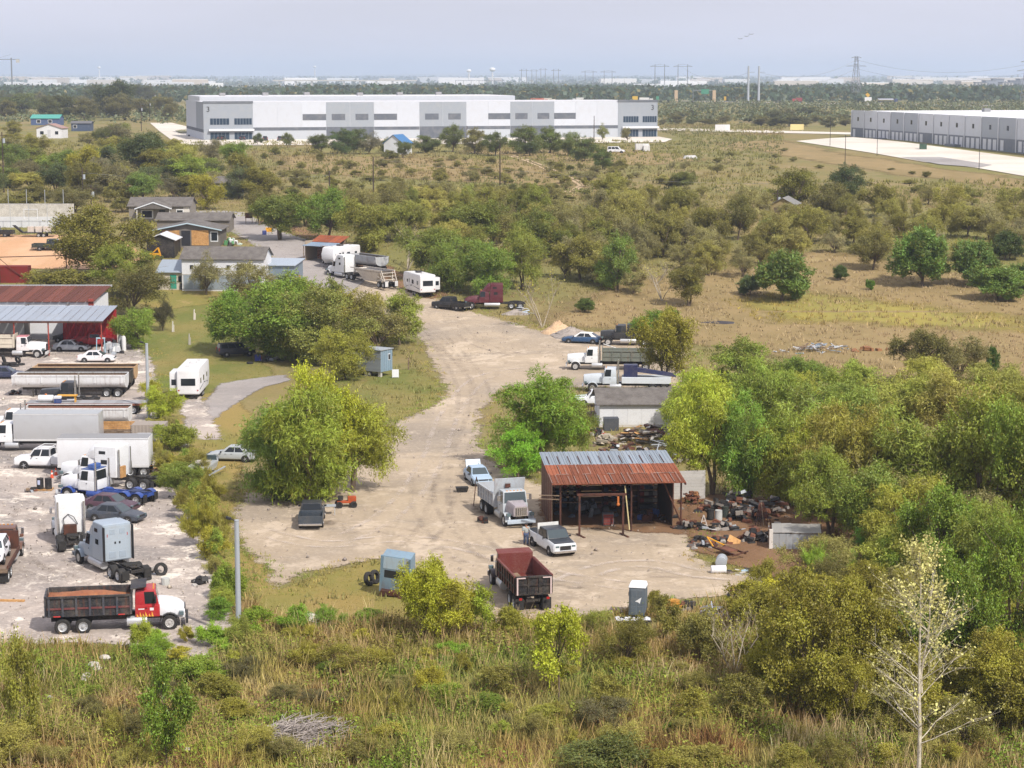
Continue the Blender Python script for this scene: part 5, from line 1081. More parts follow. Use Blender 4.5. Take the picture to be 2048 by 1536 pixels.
# dock warehouse at the right
P0, P1 = Vector((126.6, 777, 0)), Vector((168, 555, 0)); Ld = (P1 - P0).length; ad = math.atan2(P1.y - P0.y, P1.x - P0.x); Hd = 10.4
dw = empty('dock_warehouse', 'grey warehouse with a row of white loading dock doors', 'warehouse', (P0.x, P0.y, 12.2), ad)
MB().span(0, Ld, 0, 190, -2, Hd - .4).build('wall', TILT, dw, 'd3d7dc'); MB().span(.3, Ld, .3, 189, Hd - .4, Hd - .3).build('roof', TILT, dw, 'e6e6e8')
Fd = ((0, 0, 0), (Ld, 0, 0), (Ld, 0, Hd), (0, 0, Hd)); nb = 17
for k in range(nb):
    c = 'b0b6bd' if k % 6 in (3, 4) else 'd6dae0'
    MB().patch(*Fd, k / nb + .0008, (k + 1) / nb - .0008, .38, 1.0, .05, .08).build('panel', TILT, dw, c); MB().patch(*Fd, k / nb, (k + 1) / nb, -.1, .38, .04, .08).build('dark_base', TILT, dw, '82878f')
    MB().patch(*Fd, k / nb - .0012, k / nb + .0012, .0, .99, .3, .2).build('downpipe', TILT, dw, 'dcdfe3')
    MB().patch(*Fd, (k + .45) / nb, (k + .56) / nb, .62, .76, .1, .06).build('window', GLASS, dw)
    for j in range(3 if k % 5 else 1): MB().patch(*Fd, (k + .12 + j * .29) / nb, (k + .3 + j * .29) / nb, .02, .33, .12, .1).build('dock_door', WALL, dw, 'e4e6ea')
    if k % 5 == 2: MB().patch(*Fd, (k + .2) / nb, (k + .8) / nb, -.02, .1, 2.5, 2.4).build('dock_ramp', MATTE, dw, '7c828a')
for k in range(5): MB().box((30 + k * 38, 40 + 25 * (k % 3), Hd + .3), (2.4, 2.4, 1.3)).build('roof_unit', MATTE, dw, '8e9092' if k != 2 else 'a5583a')
sk = empty('dumpster', 'green dumpster on the dock apron', 'container'); put(sk, 1846, 299, 80); MB().box((0, 0, .9), (4.5, 2.2, 1.7), tx=1.05).build('bin', MATTE, sk, '3b5a48'); MB().box((0, 0, 1.8), (4.6, 2.3, .1)).build('lid', MATTE, sk, '2b3a32')

# ------------------------------------------------------------------ small things on the lots
def simple(name, label, cat, mb, mat, px, py, deg=0, col=None, bevel=0, smooth=False, lift=0, group=None):
    o = mb.build(name, mat, None, col, bevel, smooth); tag(o, label, cat, group); return put(o, px, py, deg, lift)
pal = empty('pallet', 'wooden pallet under the two black oil drums', 'pallet'); put(pal, 89, 981, 2)
for k in range(5): MB().box((0, -.5 + k * .25, .13), (1.5, .18, .03)).build('slat', NEWWOOD, pal)
for x in (-.65, 0, .65): MB().box((x, 0, .06), (.1, 1.15, .1)).build('runner', WOOD, pal)
for k, (dx, lab) in enumerate(((-.36, 'black oil drum with a pale label on the pallet'), (.36, 'plain black oil drum on the pallet'))):
    d = empty('oil_drum', lab, 'drum', (pal.location.x + dx, pal.location.y, .15)); MB().lathe([(.01, 0), (.3, 0), (.3, .28), (.315, .3), (.3, .32), (.3, .6), (.315, .62), (.3, .64), (.3, .92), (.31, .95), (.28, .94), (.01, .93)], 18, 'Z').build('barrel', MATTE, d, '16171c', 0, True)
    if k == 0: MB().box((-.05, -.305, .62), (.22, .02, .4)).build('paper_label', MATTE, d, 'b9c0dc')
for px, py, lab in ((104, 957, 'orange traffic cone with a white collar'), (112, 952, 'worn brown-orange traffic cone')):
    c = empty('traffic_cone', lab, 'cone'); put(c, px, py); OC = plain('cone_orange', lin('d9502a'), .6, 0, .2); MB().cyl((0, 0, .04), (0, 0, .75), .17, .035, 12).build('cone', OC, c, None, 0, True); MB().box((0, 0, .02), (.42, .42, .04)).build('base', OC, c); MB().cyl((0, 0, .4), (0, 0, .55), .108, .078, 12).build('collar', MATTE, c, 'e6e2dc')
def lamp_post(px, py, h, label):
    l = empty('light_pole', label, 'lamp post'); put(l, px, py); MB().cyl((0, 0, -.3), (0, 0, h), .19, .15, 16).build('pole', GALV, l, None, 0, True); MB().cyl((0, 0, h), (0, 0, h + .05), .17, .17, 16).build('cap', GALV, l)
    MB().tube([(0, 0, h - .05), (-.35, -.1, h + .15)], .04).build('bracket', BLACK, l); MB().box((-.5, -.12, h + .2), (.35, .25, .16), ry=.3).build('lamp_head', BLACK, l, None, .03)
lamp_post(478, 1277, 7.75, 'thick galvanised pole at the yard corner by the weeds'); lamp_post(297, 836, 7.9, 'thick galvanised pole beside the white fifth-wheel camper')
bo = empty('motor_boat', 'old white motor boat with a windscreen on its trailer', 'boat'); put(bo, 414, 958, 78)
rs = []
for t in np.linspace(0, 1, 7):
    w = .95 * (1 - max(0, t - .45) ** 2 * 3.1); x = -2.2 + t * 4.6; k = .75 + .15 * t; rs.append([(x, -w, 1.55 + .2 * t), (x, -w * .8, .95 + .1 * t), (x, 0, k + .15 * t * t), (x, w * .8, .95 + .1 * t), (x, w, 1.55 + .2 * t)])
MB().loft(rs, True, False).build('hull', OLD, bo, 'd5d9da', 0, True); MB().add([(r_[i][0], r_[i][1], r_[i][2] - .12) for r_ in rs for i in (0, 4)], [(2 * k, 2 * k + 1, 2 * k + 3, 2 * k + 2) for k in range(6)]).build('deck', OLD, bo, 'aab0b0')
MB().box((.5, 0, 1.9), (.06, 1.5, .5), ry=-.4).build('windscreen', CLEAR, bo); MB().box((-2.4, 0, 1.3), (.4, .4, 1.1)).build('outboard_motor', BLACK, bo, None, .05); MB().box((-.9, .4, 1.6), (.6, .5, .5)).box((-.9, -.4, 1.6), (.6, .5, .5)).build('seat', MATTE, bo, 'bdb6ac')
bt = empty('boat_trailer', 'boat trailer under the old white motor boat', 'trailer'); put(bt, 414, 958, 78); MB().span(-2.4, 3.2, -.62, -.52, .5, .62).span(-2.4, 3.2, .52, .62, .5, .62).span(-2.4, -2.3, -.6, .6, .5, .62).span(1, 1.1, -.6, .6, .5, .62).build('frame', GALV, bt); axle(bt, -.9, 1.0, .33, .2)
def heap(name, label, cat, px, py, n, dims, spread, mats, deg=0, seed=1, h=.6, part='plank', group=None):
    """pile of separate pieces, each a part"""
    r = random.Random(seed); o = empty(name, label, cat, group=group); put(o, px, py, deg)
    for k in range(n):
        x, y = r.gauss(0, spread[0] * .5), r.gauss(0, spread[1] * .5); z = max(.05, h * (1 - (x / spread[0]) ** 2 - (y / spread[1]) ** 2)) * r.uniform(.3, 1)
        d = [v * r.uniform(.6, 1.25) for v in dims]; m, c = r.choice(mats); MB().box((x, y, z), d, r.uniform(0, 3.14), r.uniform(-.3, .3), r.uniform(-.4, .4), tx=r.uniform(.7, 1)).build(part, m, o, c)
    return o
heap('lumber_pile', 'heap of pale split boards behind the white box trailer', 'lumber', 320, 948, 26, (1.5, .16, .05), (1.1, .9), [(NEWWOOD, None), (WOOD, None)], seed=2, h=.9)
heap('engine_scrap', 'black and white engine scrap in the corner of the yard', 'scrap', 404, 1168, 16, (.5, .4, .3), (.7, .6), [(BLACK, None), (OLD, 'b7b2ac'), (BLACK, None)], seed=3, h=.6, part='piece')
simple('white_can', 'dented whitish metal can standing in the yard weeds', 'can', MB().lathe([(.01, 0), (.3, 0), (.3, .5), (.28, .56), (.01, .55)], 14, 'Z'), OLD, 331, 1171, 0, 'b9bbb6', 0, True)
simple('timber_beam', 'long orange-brown timber lying on the white gravel', 'beam', MB().box((0, 0, .1), (2.6, .28, .14)), NEWWOOD, 12, 1204, -4)
def tyre(px, py, flat=True, r=.5, label='', group=None, lift=0, deg=0):
    me = MB().lathe([(r * .55, -.13), (r * .92, -.13), (r, -.08), (r, .08), (r * .92, .13), (r * .55, .13), (r * .55, -.13)], 18).mesh('tyre', 0, True); me.materials.append(RUBBER); o = link('loose_tyre', me); tag(o, label, 'tyre', group)
    o.location = at(px, py, (.13 if flat else r) + lift); o.rotation_euler = (R(90) if flat else R(-14), 0, R(deg)); return o
for k, (px, py, f, l_) in enumerate(((6, 734, 1, 0), (18, 732, 1, 0), (30, 734, 1, 0), (42, 731, 1, 0), (12, 733, 1, .26), (26, 733, 1, .26), (8, 726, 0, 0), (36, 727, 0, 0))): tyre(px, py, f, .5, 'used truck tyre in the heap behind the white dump truck', 'tyres heaped by the white dump truck', l_, 20 * k)
tyre(738, 1172, False, .52, 'big truck tyre leaning next to the wrecked cab, the outer of two', None, 0, 60); tyre(750, 1168, False, .52, 'big truck tyre leaning next to the wrecked cab, the inner of two', None, 0, 60); tyre(500, 728, True, .42, 'car tyre lying on the grass by the minivan'); tyre(1398, 1079, True, .42, 'car tyre with a pale rim lying at the scrap yard edge')
MB().cyl((0, 0, 0), (0, .02, 0), .24, n=14).build('wheel_rim', ALU, bpy.data.objects['loose_tyre.011'] if 'loose_tyre.011' in bpy.data.objects else None)
cr = empty('plastic_crate', 'blue and red plastic crate beside the minivan', 'crate'); put(cr, 516, 722, 10); MB().box((0, 0, .4), (.8, .6, .8)).build('body', MATTE, cr, '2f3f9a', .03); MB().box((.42, 0, .5), (.06, .55, .6)).build('end_panel', MATTE, cr, 'c2332c')
heap('household_junk', 'scattered junk and bags under the tree behind the minivan', 'junk', 545, 722, 14, (.5, .4, .35), (1.6, .8), [(MATTE, '26262a'), (MATTE, '8a8f96'), (MATTE, 'c9c4bc')], seed=5, h=.5, part='item')
sg = empty('yard_sign', 'blank white board on legs beside the shed on blocks', 'sign'); put(sg, 791, 757, 8); MB().box((0, 0, .62), (.8, .05, .95)).build('board', MATTE, sg, 'e9ebee'); MB().box((-.36, .05, .35), (.05, .05, .7)).box((.36, .05, .35), (.05, .05, .7)).build('legs', GALV, sg)
simple('fence_post', 'short pale wooden post at the gravel edge', 'post', MB().box((0, 0, .75), (.14, .14, 1.6)), WOOD, 817, 740)
for px, py, c, lab in ((388, 640, 'e0d6cc', 'white-barked tree stump standing on the lawn'), (345, 664, 'd8d4ca', 'thin white stake on the lawn'), (378, 690, 'b9b4ac', 'grey twin fence stub in the lawn grass')): simple('stake', lab, 'post', MB().cyl((0, 0, 0), (.06, 0, 1.5), .1, .08, 8).box((.2, 0, .5), (.1, .1, 1.0)), WALL, px, py, 0, c)
hp_ = empty('lawn_tractor', 'rusty orange tractor frame under the big tree', 'tractor'); put(hp_, 692, 1015, 10)
for x in (-.6, .6): axle(hp_, x, .55, .3, .2, 'black')
MB().box((0, 0, .5), (1.5, .5, .18)).box((.5, 0, .75), (.7, .5, .4)).build('frame', RSHEET, hp_, 'b5532c', .03); MB().box((-.45, 0, .85), (.4, .45, .3)).build('seat', BLACK, hp_)
tb = empty('steel_table', 'bare steel work table under the big tree', 'table'); put(tb, 655, 1030, 5); MB().box((0, 0, .8), (1.4, .8, .05)).build('tabletop', GALV, tb)
for x in (-.6, .6):
    for y in (-.3, .3): MB().box((x, y, .4), (.05, .05, .78)).build('leg', GALV, tb)
simple('black_tub', 'black plastic tub on the gravel near the pale blue sedan', 'tub', MB().hexa([(-.4, -.25, 0), (.4, -.25, 0), (.4, .25, 0), (-.4, .25, 0), (-.55, -.35, .5), (.55, -.35, .5), (.55, .35, .5), (-.55, .35, .5)]), MATTE, 924, 985, 10, '17181b', .03)
tp = empty('pipe_tripod', 'thin rusty pipe tripod beside the silver dump truck', 'tripod'); put(tp, 953, 1012)
for a in (0, 2.1, 4.2): MB().tube([(0, 0, 2.5), (.5 * math.cos(a), .5 * math.sin(a), 0)], .035).build('leg', DKRUST, tp)
heap('engine_block', 'greasy engine block on the gravel before the silver dump truck', 'engine', 965, 1046, 9, (.45, .4, .35), (.45, .4), [(BLACK, None), (DKRUST, None)], seed=6, h=.5, part='casting')
# portable toilet
pt = empty('portable_toilet', 'grey portable toilet with a white domed roof', 'toilet'); put(pt, 1276, 1231, -12)
MB().span(-.58, .58, -.58, .58, .0, .14).build('skid', BLACK, pt); MB().hexa([(-.56, -.56, .14), (.56, -.56, .14), (.56, .56, .14), (-.56, .56, .14), (-.54, -.54, 2.02), (.54, -.54, 2.02), (.54, .54, 2.02), (-.54, .54, 2.02)]).build('walls', MATTE, pt, '5f6a74', .02)
MB().hexa([(-.6, -.6, 2.02), (.6, -.6, 2.02), (.6, .6, 2.02), (-.6, .6, 2.02), (-.5, -.42, 2.34), (.5, -.42, 2.34), (.5, .42, 2.34), (-.5, .42, 2.34)]).build('roof', MATTE, pt, 'eceded', .07, True, 3)
d = MB().span(-.44, .44, -.6, -.555, .2, 1.95).build('door', MATTE, pt, '66727c', .01)
for x in (-.22, .22):
    for z0, z1 in ((.3, .78), (.86, 1.34), (1.42, 1.86)): MB().span(x - .17, x + .17, -.615, -.6, z0, z1).build('door_panel', MATTE, d, '5d6973')
MB().add([(-.12, -.62, 1.12), (.32, -.62, 1.42), (.2, -.62, .98), (.1, -.62, 1.06)], [(0, 1, 3), (3, 1, 2)]).build('white_emblem', MATTE, pt, 'f2f2f2'); MB().box((-.62, 0, 1.5), (.02, .4, .25)).build('vent', BLACK, pt)
# tray of white stones
tr = empty('stone_tray', 'steel tray heaped with broken white stones', 'tray'); put(tr, 1266, 1252, 3); MB().span(-1.2, 1.2, -.5, .5, .3, .36).span(-1.2, 1.2, -.53, -.5, .28, .5).span(-1.2, 1.2, .5, .53, .28, .5).build('tray', BLACK, tr); MB().box((.2, -.3, .12), (.2, .2, .36)).box((-.8, .2, .12), (.2, .2, .36)).build('block', CONC, tr)
r_ = random.Random(4)
for k in range(70): MB().ball((r_.uniform(-1.1, 1.1), r_.uniform(-.42, .42), .42 + r_.random() * .08), r_.uniform(.07, .13), 5, 3, (1, r_.uniform(.6, 1), .6)).build('stone', WALL, tr, vary('e6e6ea', .1))
# scrap yard
for px, py, c, lab, h in ((1421, 1041, '14161a', 'black steel barrel at the scrap yard', .95), (1437, 1042, 'b3b5b2', 'pale grey barrel beside the black one at the scrap yard', .9), (1450, 1036, '1f2a24', 'dark green barrel behind the pale grey one', .95)): simple('barrel', lab, 'barrel', MB().lathe([(.01, 0), (.3, 0), (.31, h * .33), (.3, h * .35), (.31, h * .66), (.3, h * .68), (.3, h), (.27, h - .03), (.01, h - .04)], 16, 'Z'), MATTE, px, py, 0, c, 0, True)
af = empty('a_frame_ladder', 'white A-frame stand at the scrap yard', 'ladder'); put(af, 1407, 1057, 10)
for s in (-1, 1): MB().tube([(s * .35, 0, 0), (0, 0, 1.1)], .04).build('leg', WALL, af, 'd9d0c8')
for z in (.3, .6): MB().tube([(-.35 * (1 - z / 1.1), 0, z), (.35 * (1 - z / 1.1), 0, z)], .03).build('rung', WALL, af, 'd9d0c8')
tf = empty('trailer_frame', 'rusty trailer frame with a yellow drawbar at the scrap yard', 'trailer'); put(tf, 1458, 1112, 118)
MB().box((0, -.5, .45), (3.0, .1, .12)).build('rail', DKRUST, tf); MB().box((0, .5, .45), (3.0, .1, .12)).build('rail', DKRUST, tf); MB().box((.2, 0, .5), (1.6, .8, .05)).build('deck_plate', RUST, tf)
for s in (-1, 1): MB().tube([(1.4, s * .5, .5), (3.0, 0, .85)], .06).build('drawbar', YEL, tf)
MB().tube([(-1.5, -.7, .6), (-1.5, .7, .4)], .06).build('axle_bar', DKRUST, tf)
simple('steel_drum', 'dull grey steel drum lying at the scrap yard', 'drum', MB().cyl((-.2, -.55, .42), (.2, .6, .42), .42, .42, 16), GALV, 1443, 1133, 10, None, .02, True); simple('water_tank', 'white cylindrical tank lying before the grey drum', 'tank', MB().cyl((-.55, 0, .3), (.55, 0, .3), .3, .3, 16), MATTE, 1437, 1147, 3, 'eeeef0', .04, True)
J = [(BLACK, None), (DKRUST, None), (BLACK, None), (OLD, '8f8880'), (RUST, None)]
heap('scrap_heap', 'heap of black machine parts against the repair shed corner', 'scrap', 1380, 1058, 34, (.6, .35, .25), (1.3, .8), J, seed=11, h=.8, part='part'); heap('scrap_heap', 'tall heap of engines and pipes under the thicket edge', 'scrap', 1500, 1042, 46, (.9, .3, .25), (1.9, 1.2), J, seed=12, h=1.7, part='part'); heap('scrap_heap', 'heap of black tyres and axles before the low metal shed', 'scrap', 1512, 1082, 34, (.6, .45, .35), (1.1, .8), J, seed=13, h=1.2, part='part')
heap('scrap_heap', 'brown and black scrap strewn behind the barrels', 'scrap', 1440, 1022, 40, (.8, .35, .25), (2.6, 1.2), J, seed=19, h=.9, part='part'); heap('scrap_heap', 'dark car parts lying around the trailer frame', 'scrap', 1430, 1085, 26, (.6, .4, .25), (2.0, 1.0), J + [(OLD, 'b0aba2')], seed=20, h=.5, part='part')
JG = J + [(GALV, None), (OLD, 'a8a29a'), (WOOD, None)]
for k_, (px, py, n_, sp_, h_, lab) in enumerate(((1440, 1060, 34, (1.8, .9), .7, 'mixed scrap between the barrels and the trailer frame'), (1545, 1030, 40, (1.8, 1.1), 1.5, 'high mixed scrap under the branches behind the low metal shed'), (1470, 1008, 36, (2.2, 1.0), 1.2, 'rusty timber and metal heaped along the thicket edge'), (1560, 1072, 26, (1.0, .8), 1.1, 'scrap stacked against the back of the low metal shed'), (1405, 1095, 16, (1.2, .6), .4, 'small loose parts on the dirt before the trailer frame'), (1340, 925, 40, (2.6, 1.4), 1.3, 'scrap packed between the repair shed and the junk heap'), (1250, 905, 36, (3.0, 1.0), 1.0, 'junk strewn right behind the repair shed roof'))): heap('scrap_heap', lab, 'scrap', px, py, n_, (.8, .3, .22), sp_, JG, seed=60 + k_, h=h_, part='part')
for k_, (px, py, n_, sp_, lab) in enumerate(((300, 1148, 14, (.9, .6), 'black parts lying behind the pale blue-grey tractor'), (22, 1075, 16, (.8, 1.0), 'loose parts beside the brown tow truck'), (60, 985, 10, (.8, .5), 'odds and ends beside the two oil drums'), (270, 890, 16, (1.2, .6), 'parts and boxes under the stake-side trailer'), (150, 918, 12, (1.4, .5), 'loose boards between pickup and aluminium box truck'), (30, 790, 14, (1.2, .6), 'scrap at the nose of the long white dump trailer'))): heap('yard_scrap', lab, 'scrap', px, py, n_, (.5, .3, .2), sp_, JG, seed=80 + k_, h=.5, part='part')
tyre(322, 1152, False, .5, 'truck tyre standing in the weeds behind the red dump truck cab', None, 0, 30); tyre(290, 1160, True, .5, 'truck tyre lying flat behind the red dump truck cab')
heap('scrap_heap', 'low scatter of sheet scraps on the brown dirt', 'scrap', 1500, 1145, 20, (.6, .3, .06), (2.4, .8), [(OLD, 'bdb8ae'), (DKRUST, None), (OLD, '9fb8c4'), (BLACK, None)], seed=14, h=.3, part='scrap'); heap('scrap_heap', 'black tangled engine scrap on the gravel edge', 'scrap', 1476, 1194, 22, (.4, .3, .3), (.6, .4), [(BLACK, None), (BLACK, None), (OLD, '77706a'), (RUST, None)], seed=15, h=1.0, part='part')
heap('scrap_heap', 'grey pile of bent rods and sheet metal in the weeds', 'scrap', 1425, 1232, 34, (1.2, .06, .05), (1.2, .7), [(GALV, None), (DKRUST, None), (OLD, '8f9094')], seed=16, h=.8, part='rod'); heap('firewood_heap', 'heap of reddish-brown blocks beside the white siding wall', 'firewood', 1382, 1008, 60, (.4, .18, .16), (1.1, .9), [(RUST, None), (SOIL, None), (DKRUST, None)], seed=17, h=1.5, part='block')
simple('cardboard_panel', 'tan board leaning on the scrap before the low metal shed', 'board', MB().box((0, 0, .3), (1.0, .04, .6), ry=.5, rx=-.6), NEWWOOD, 1468, 1089, 0); simple('plastic_sheet', 'crumpled white sheet on the brown dirt', 'sheet', MB().box((0, 0, .2), (.7, .5, .04), ry=.2, rx=-.3), MATTE, 1423, 1064, 12, 'd6d6d6')
ro = empty('pipe_bundle', 'long pipes leaning together on the scrap heap', 'pipes'); put(ro, 1525, 1050)
for k in range(7): MB().tube([(-.7 + k * .24, -.7, 0), (-.2 + k * .05, .7, 1.7)], .035).build('pipe', DKRUST if k != 3 else WOOD, ro)
for k, (px, py) in enumerate(((1342, 1217), (1352, 1217), (1347, 1216))): simple('wheel_rim', 'rusty yellow wheel rim in the pile before the weeds', 'rim', MB().lathe([(.2, 0), (.42, 0), (.44, .05), (.4, .09), (.4, .19), (.44, .23), (.42, .28), (.2, .2), (.2, 0)], 16, 'Z'), plain('rust_yellow', lin('b3802f'), .7, 0, .4), px, py, 0, None, 0, True, .28 if k == 2 else 0, 'yellow wheel rims')
heap('junk_pile', 'small dark junk pile next to the yellow wheel rims', 'junk', 1375, 1218, 14, (.4, .3, .25), (.8, .4), J, seed=18, h=.7, part='part')
# clutter inside the repair shed
def shed_at(x, y, z=0): a = R(5); return (sh.location.x + x * math.cos(a) - y * math.sin(a), sh.location.y + x * math.sin(a) + y * math.cos(a), z)
for k, (x, y, w, h, n) in enumerate(((-3.2, 8.2, 2.2, 2.2, 4), (1.0, 8.6, 2.4, 3.0, 5), (3.4, 7.2, 1.6, 2.2, 4))):
    s_ = empty('storage_rack', ('steel rack of parts at the back of the repair shed, at its boarded side', 'tall parts rack at the middle of the repair shed back wall', 'parts rack near the dark side sheet of the repair shed')[k], 'rack', shed_at(x, y), R(5)); rr = random.Random(k)
    for i in range(n):
        MB().span(-w / 2, w / 2, -.25, .25, .3 + i * h / n, .34 + i * h / n).build('shelf', DKRUST, s_)
        for j in range(4): MB().box((-w / 2 + .3 + j * (w - .5) / 3, 0, .5 + i * h / n), (.35, .35, .28)).build('parts_box', MATTE, s_, rr.choice(['3a3f46', '7a2b22', '6d6a60', '24405f', '9a978e']))
    for a in (-w / 2, w / 2): MB().box((a, 0, h / 2), (.06, .5, h)).build('upright', DKRUST, s_)
tcst = empty('tool_cabinet', 'red and grey tool cabinet inside the repair shed', 'cabinet', shed_at(-.6, 2.2), R(5)); MB().span(-.45, .45, -.3, .3, .1, 1.1).build('cabinet', MATTE, tcst, '56585c', .02)
for k in range(4): MB().span(-.4, .4, -.32, -.3, .18 + k * .22, .36 + k * .22).build('drawer', MATTE, tcst, '7a2a26')
heap('shop_clutter', 'dark clutter of engines and stands on the repair shed floor', 'junk', 1180, 1030, 26, (.6, .5, .5), (2.2, 1.6), [(BLACK, None), (DKRUST, None), (MATTE, '43484e'), (OLD, '6d7680')], seed=21, h=1.2, part='part'); heap('shop_clutter', 'blue and black jack stands before the chain hoist', 'junk', 1300, 1040, 20, (.4, .4, .6), (1.6, 1.2), [(BLACK, None), (MATTE, '2a4a86'), (DKRUST, None)], seed=22, h=.9, part='part')
bu = simple('blue_bucket', 'blue bucket hanging height barrel inside the repair shed', 'bucket', MB().cyl((0, 0, 0), (0, 0, .9), .28, .3, 14), MATTE, 1276, 1012, 0, '2c4f8f', 0, True); bu['label'] = 'blue plastic barrel inside the repair shed'
# junk beside the mobile home
simple('steel_bin', 'dark grey steel bin beside the mobile home', 'bin', MB().box((0, 0, .65), (1.5, 1.2, 1.3)), MATTE, 1222, 860, 3, '474c54', .03)
sd = empty('satellite_dish', 'grey satellite dish at the mobile home wall', 'dish'); put(sd, 1242, 850, 0); MB().tube([(0, 0, 0), (0, 0, 1.4)], .03).build('mast', GALV, sd); q = MB().lathe([(.01, 0), (.25, .03), (.42, .12)], 14, 'Y').build('reflector', GALV, sd); q.location = (0, -.1, 1.45); q.rotation_euler = (R(-25), 0, R(30))
heap('junk_heap', 'great heap of boards, roofing and wire beside the mobile home', 'junk', 1290, 882, 80, (1.6, .35, .12), (3.2, 2.2), [(WOOD, None), (OLD, 'a39a8e'), (DKRUST, None), (MATTE, '6f6a64'), (NEWWOOD, None), (OLD, 'c9c4bb')], seed=31, h=1.7, part='board'); heap('pallet_stack', 'stack of pale blocks and pallets at the edge of the junk heap', 'pallets', 1212, 890, 26, (.8, .5, .2), (1.2, .9), [(WALL, 'b5a993'), (WOOD, None), (WALL, 'a39a88')], seed=32, h=1.0, part='block')
for k in range(16): tyre(1298 + (k % 6) * 9, 872 - (k // 6) * 3, True, .42, 'old car tyre in the black heap beside the junk boards', 'tyres heaped beside the junk boards', .26 * (k // 6), 15 * k)
heap('junk_heap', 'tangle of dark pipes and bars behind the repair shed', 'junk', 1345, 900, 40, (1.8, .08, .08), (2.4, 1.4), [(DKRUST, None), (BLACK, None), (GALV, None)], seed=33, h=1.4, part='bar'); heap('junk_heap', 'red and rusty odds and ends by the porch deck', 'junk', 1195, 872, 18, (.5, .4, .4), (1.0, 1.2), [(OLD, 'a3352c'), (DKRUST, None), (BLACK, None), (OLD, 'b8b4ac')], seed=34, h=.8, part='item')
# gravel heap and debris piles
def mound(name, label, px, py, rx, ry, h, mat, seed=0, cat='heap', deg=0):
    n, m_ = 26, 18; V = []; r = np.random.default_rng(seed)
    for i in range(m_ + 1):
        for j in range(n):
            t = i / m_; a = 2 * math.pi * j / n; k = 1 + .18 * math.sin(a * 3 + seed) + r.normal() * .03; V.append((math.cos(a) * rx * t * k, math.sin(a) * ry * t * k, h * (1 - t) ** 1.1 * (1 + r.normal() * .07) - (.12 if i == m_ else 0)))
    o = MB().add(V, [(i * n + j, i * n + (j + 1) % n, (i + 1) * n + (j + 1) % n, (i + 1) * n + j) for i in range(m_) for j in range(n)]).build(name, mat, None, None, 0, True); tag(o, label, cat); return put(o, px, py, deg)
HG = rusty('heap_gravel', lin('a0968c'), lin('857c74')); HC = rusty('heap_caliche', lin('c8ab88'), lin('b09272'))
mound('gravel_heap', 'grey gravel heap beside the blue sedan with white roof', 1142, 672, 3.4, 3.0, 1.3, HG, 1); mound('caliche_heap', 'tan caliche heap behind the grey gravel heap', 1115, 664, 2.6, 2.6, 1.6, HC, 2); mound('gravel_heap', 'low grey gravel heap beside the maroon tractor wheels', 1030, 628, 2.0, 1.6, .7, HG, 3)
heap('debris_pile', 'blue and white metal debris at the tail of the maroon tractor', 'debris', 1045, 626, 16, (1.0, .3, .06), (1.2, .8), [(OLD, 'b9c6d2'), (OLD, 'a3563a'), (OLD, 'd0d0d0')], seed=41, h=.9, part='scrap')
heap('debris_pile', 'broad pile of white pipes and branches on the dead-grass meadow', 'debris', 1640, 702, 70, (1.6, .12, .1), (4.6, 2.2), [(OLD, 'd6d9dc'), (WOOD, None), (OLD, 'c3c6ca'), (WOOD, None), (OLD, '9fb4c4')], seed=42, h=1.0, part='piece'); heap('debris_pile', 'small brown soil clods beside the white pipe pile', 'debris', 1735, 702, 8, (.8, .6, .4), (2.0, .8), [(SOIL, None)], seed=43, h=.5, part='clod')
mound('burn_pile', 'black ash patch on the dead-grass meadow', 1440, 645, 2.6, 1.4, .25, plain('ash', (.05, .045, .05), .95), 5)
# brush heap and stones in the foreground weeds
m = MB(); r_ = random.Random(9)
for k in range(900):
    a = r_.uniform(0, 6.28); d = r_.random() ** .6; x, y = math.cos(a) * d * 3.2, math.sin(a) * d * 2.0; z = (1 - d * d) * 1.5 * r_.random(); l = r_.uniform(.5, 1.3); b = r_.gauss(0, 1.2); m.cyl((x, y, z), (x + math.cos(b) * l, y + math.sin(b) * l, z + r_.uniform(-.2, .45)), .026, .01, 3, False)
o = m.build('brush_heap', MATTE, None, 'b5aaa2'); tag(o, 'grey heap of dead brushwood in the tall weeds', 'brush heap'); put(o, 600, 1485)
for k, (px, py) in enumerate(((188, 1345), (196, 1352), (172, 1368), (168, 1378), (210, 1330), (436, 1440), (430, 1400), (375, 1515), (100, 1410))): simple('limestone_rock', 'pale limestone rock on the weedy bank', 'rock', MB().ball((0, 0, .12), r_.uniform(.16, .34), 7, 4, (1.3, .9, .7)), CONC, px, py, 40 * k, None, 0, False, .35, 'limestone rocks on the weedy bank')
simple('striped_tarp', 'grey and white striped sheet beside the hedge vines', 'tarp', MB().box((0, 0, .35), (1.1, .7, .05), rx=.7, ry=.3), MATTE, 628, 1246, 0, 'cfc9c4')
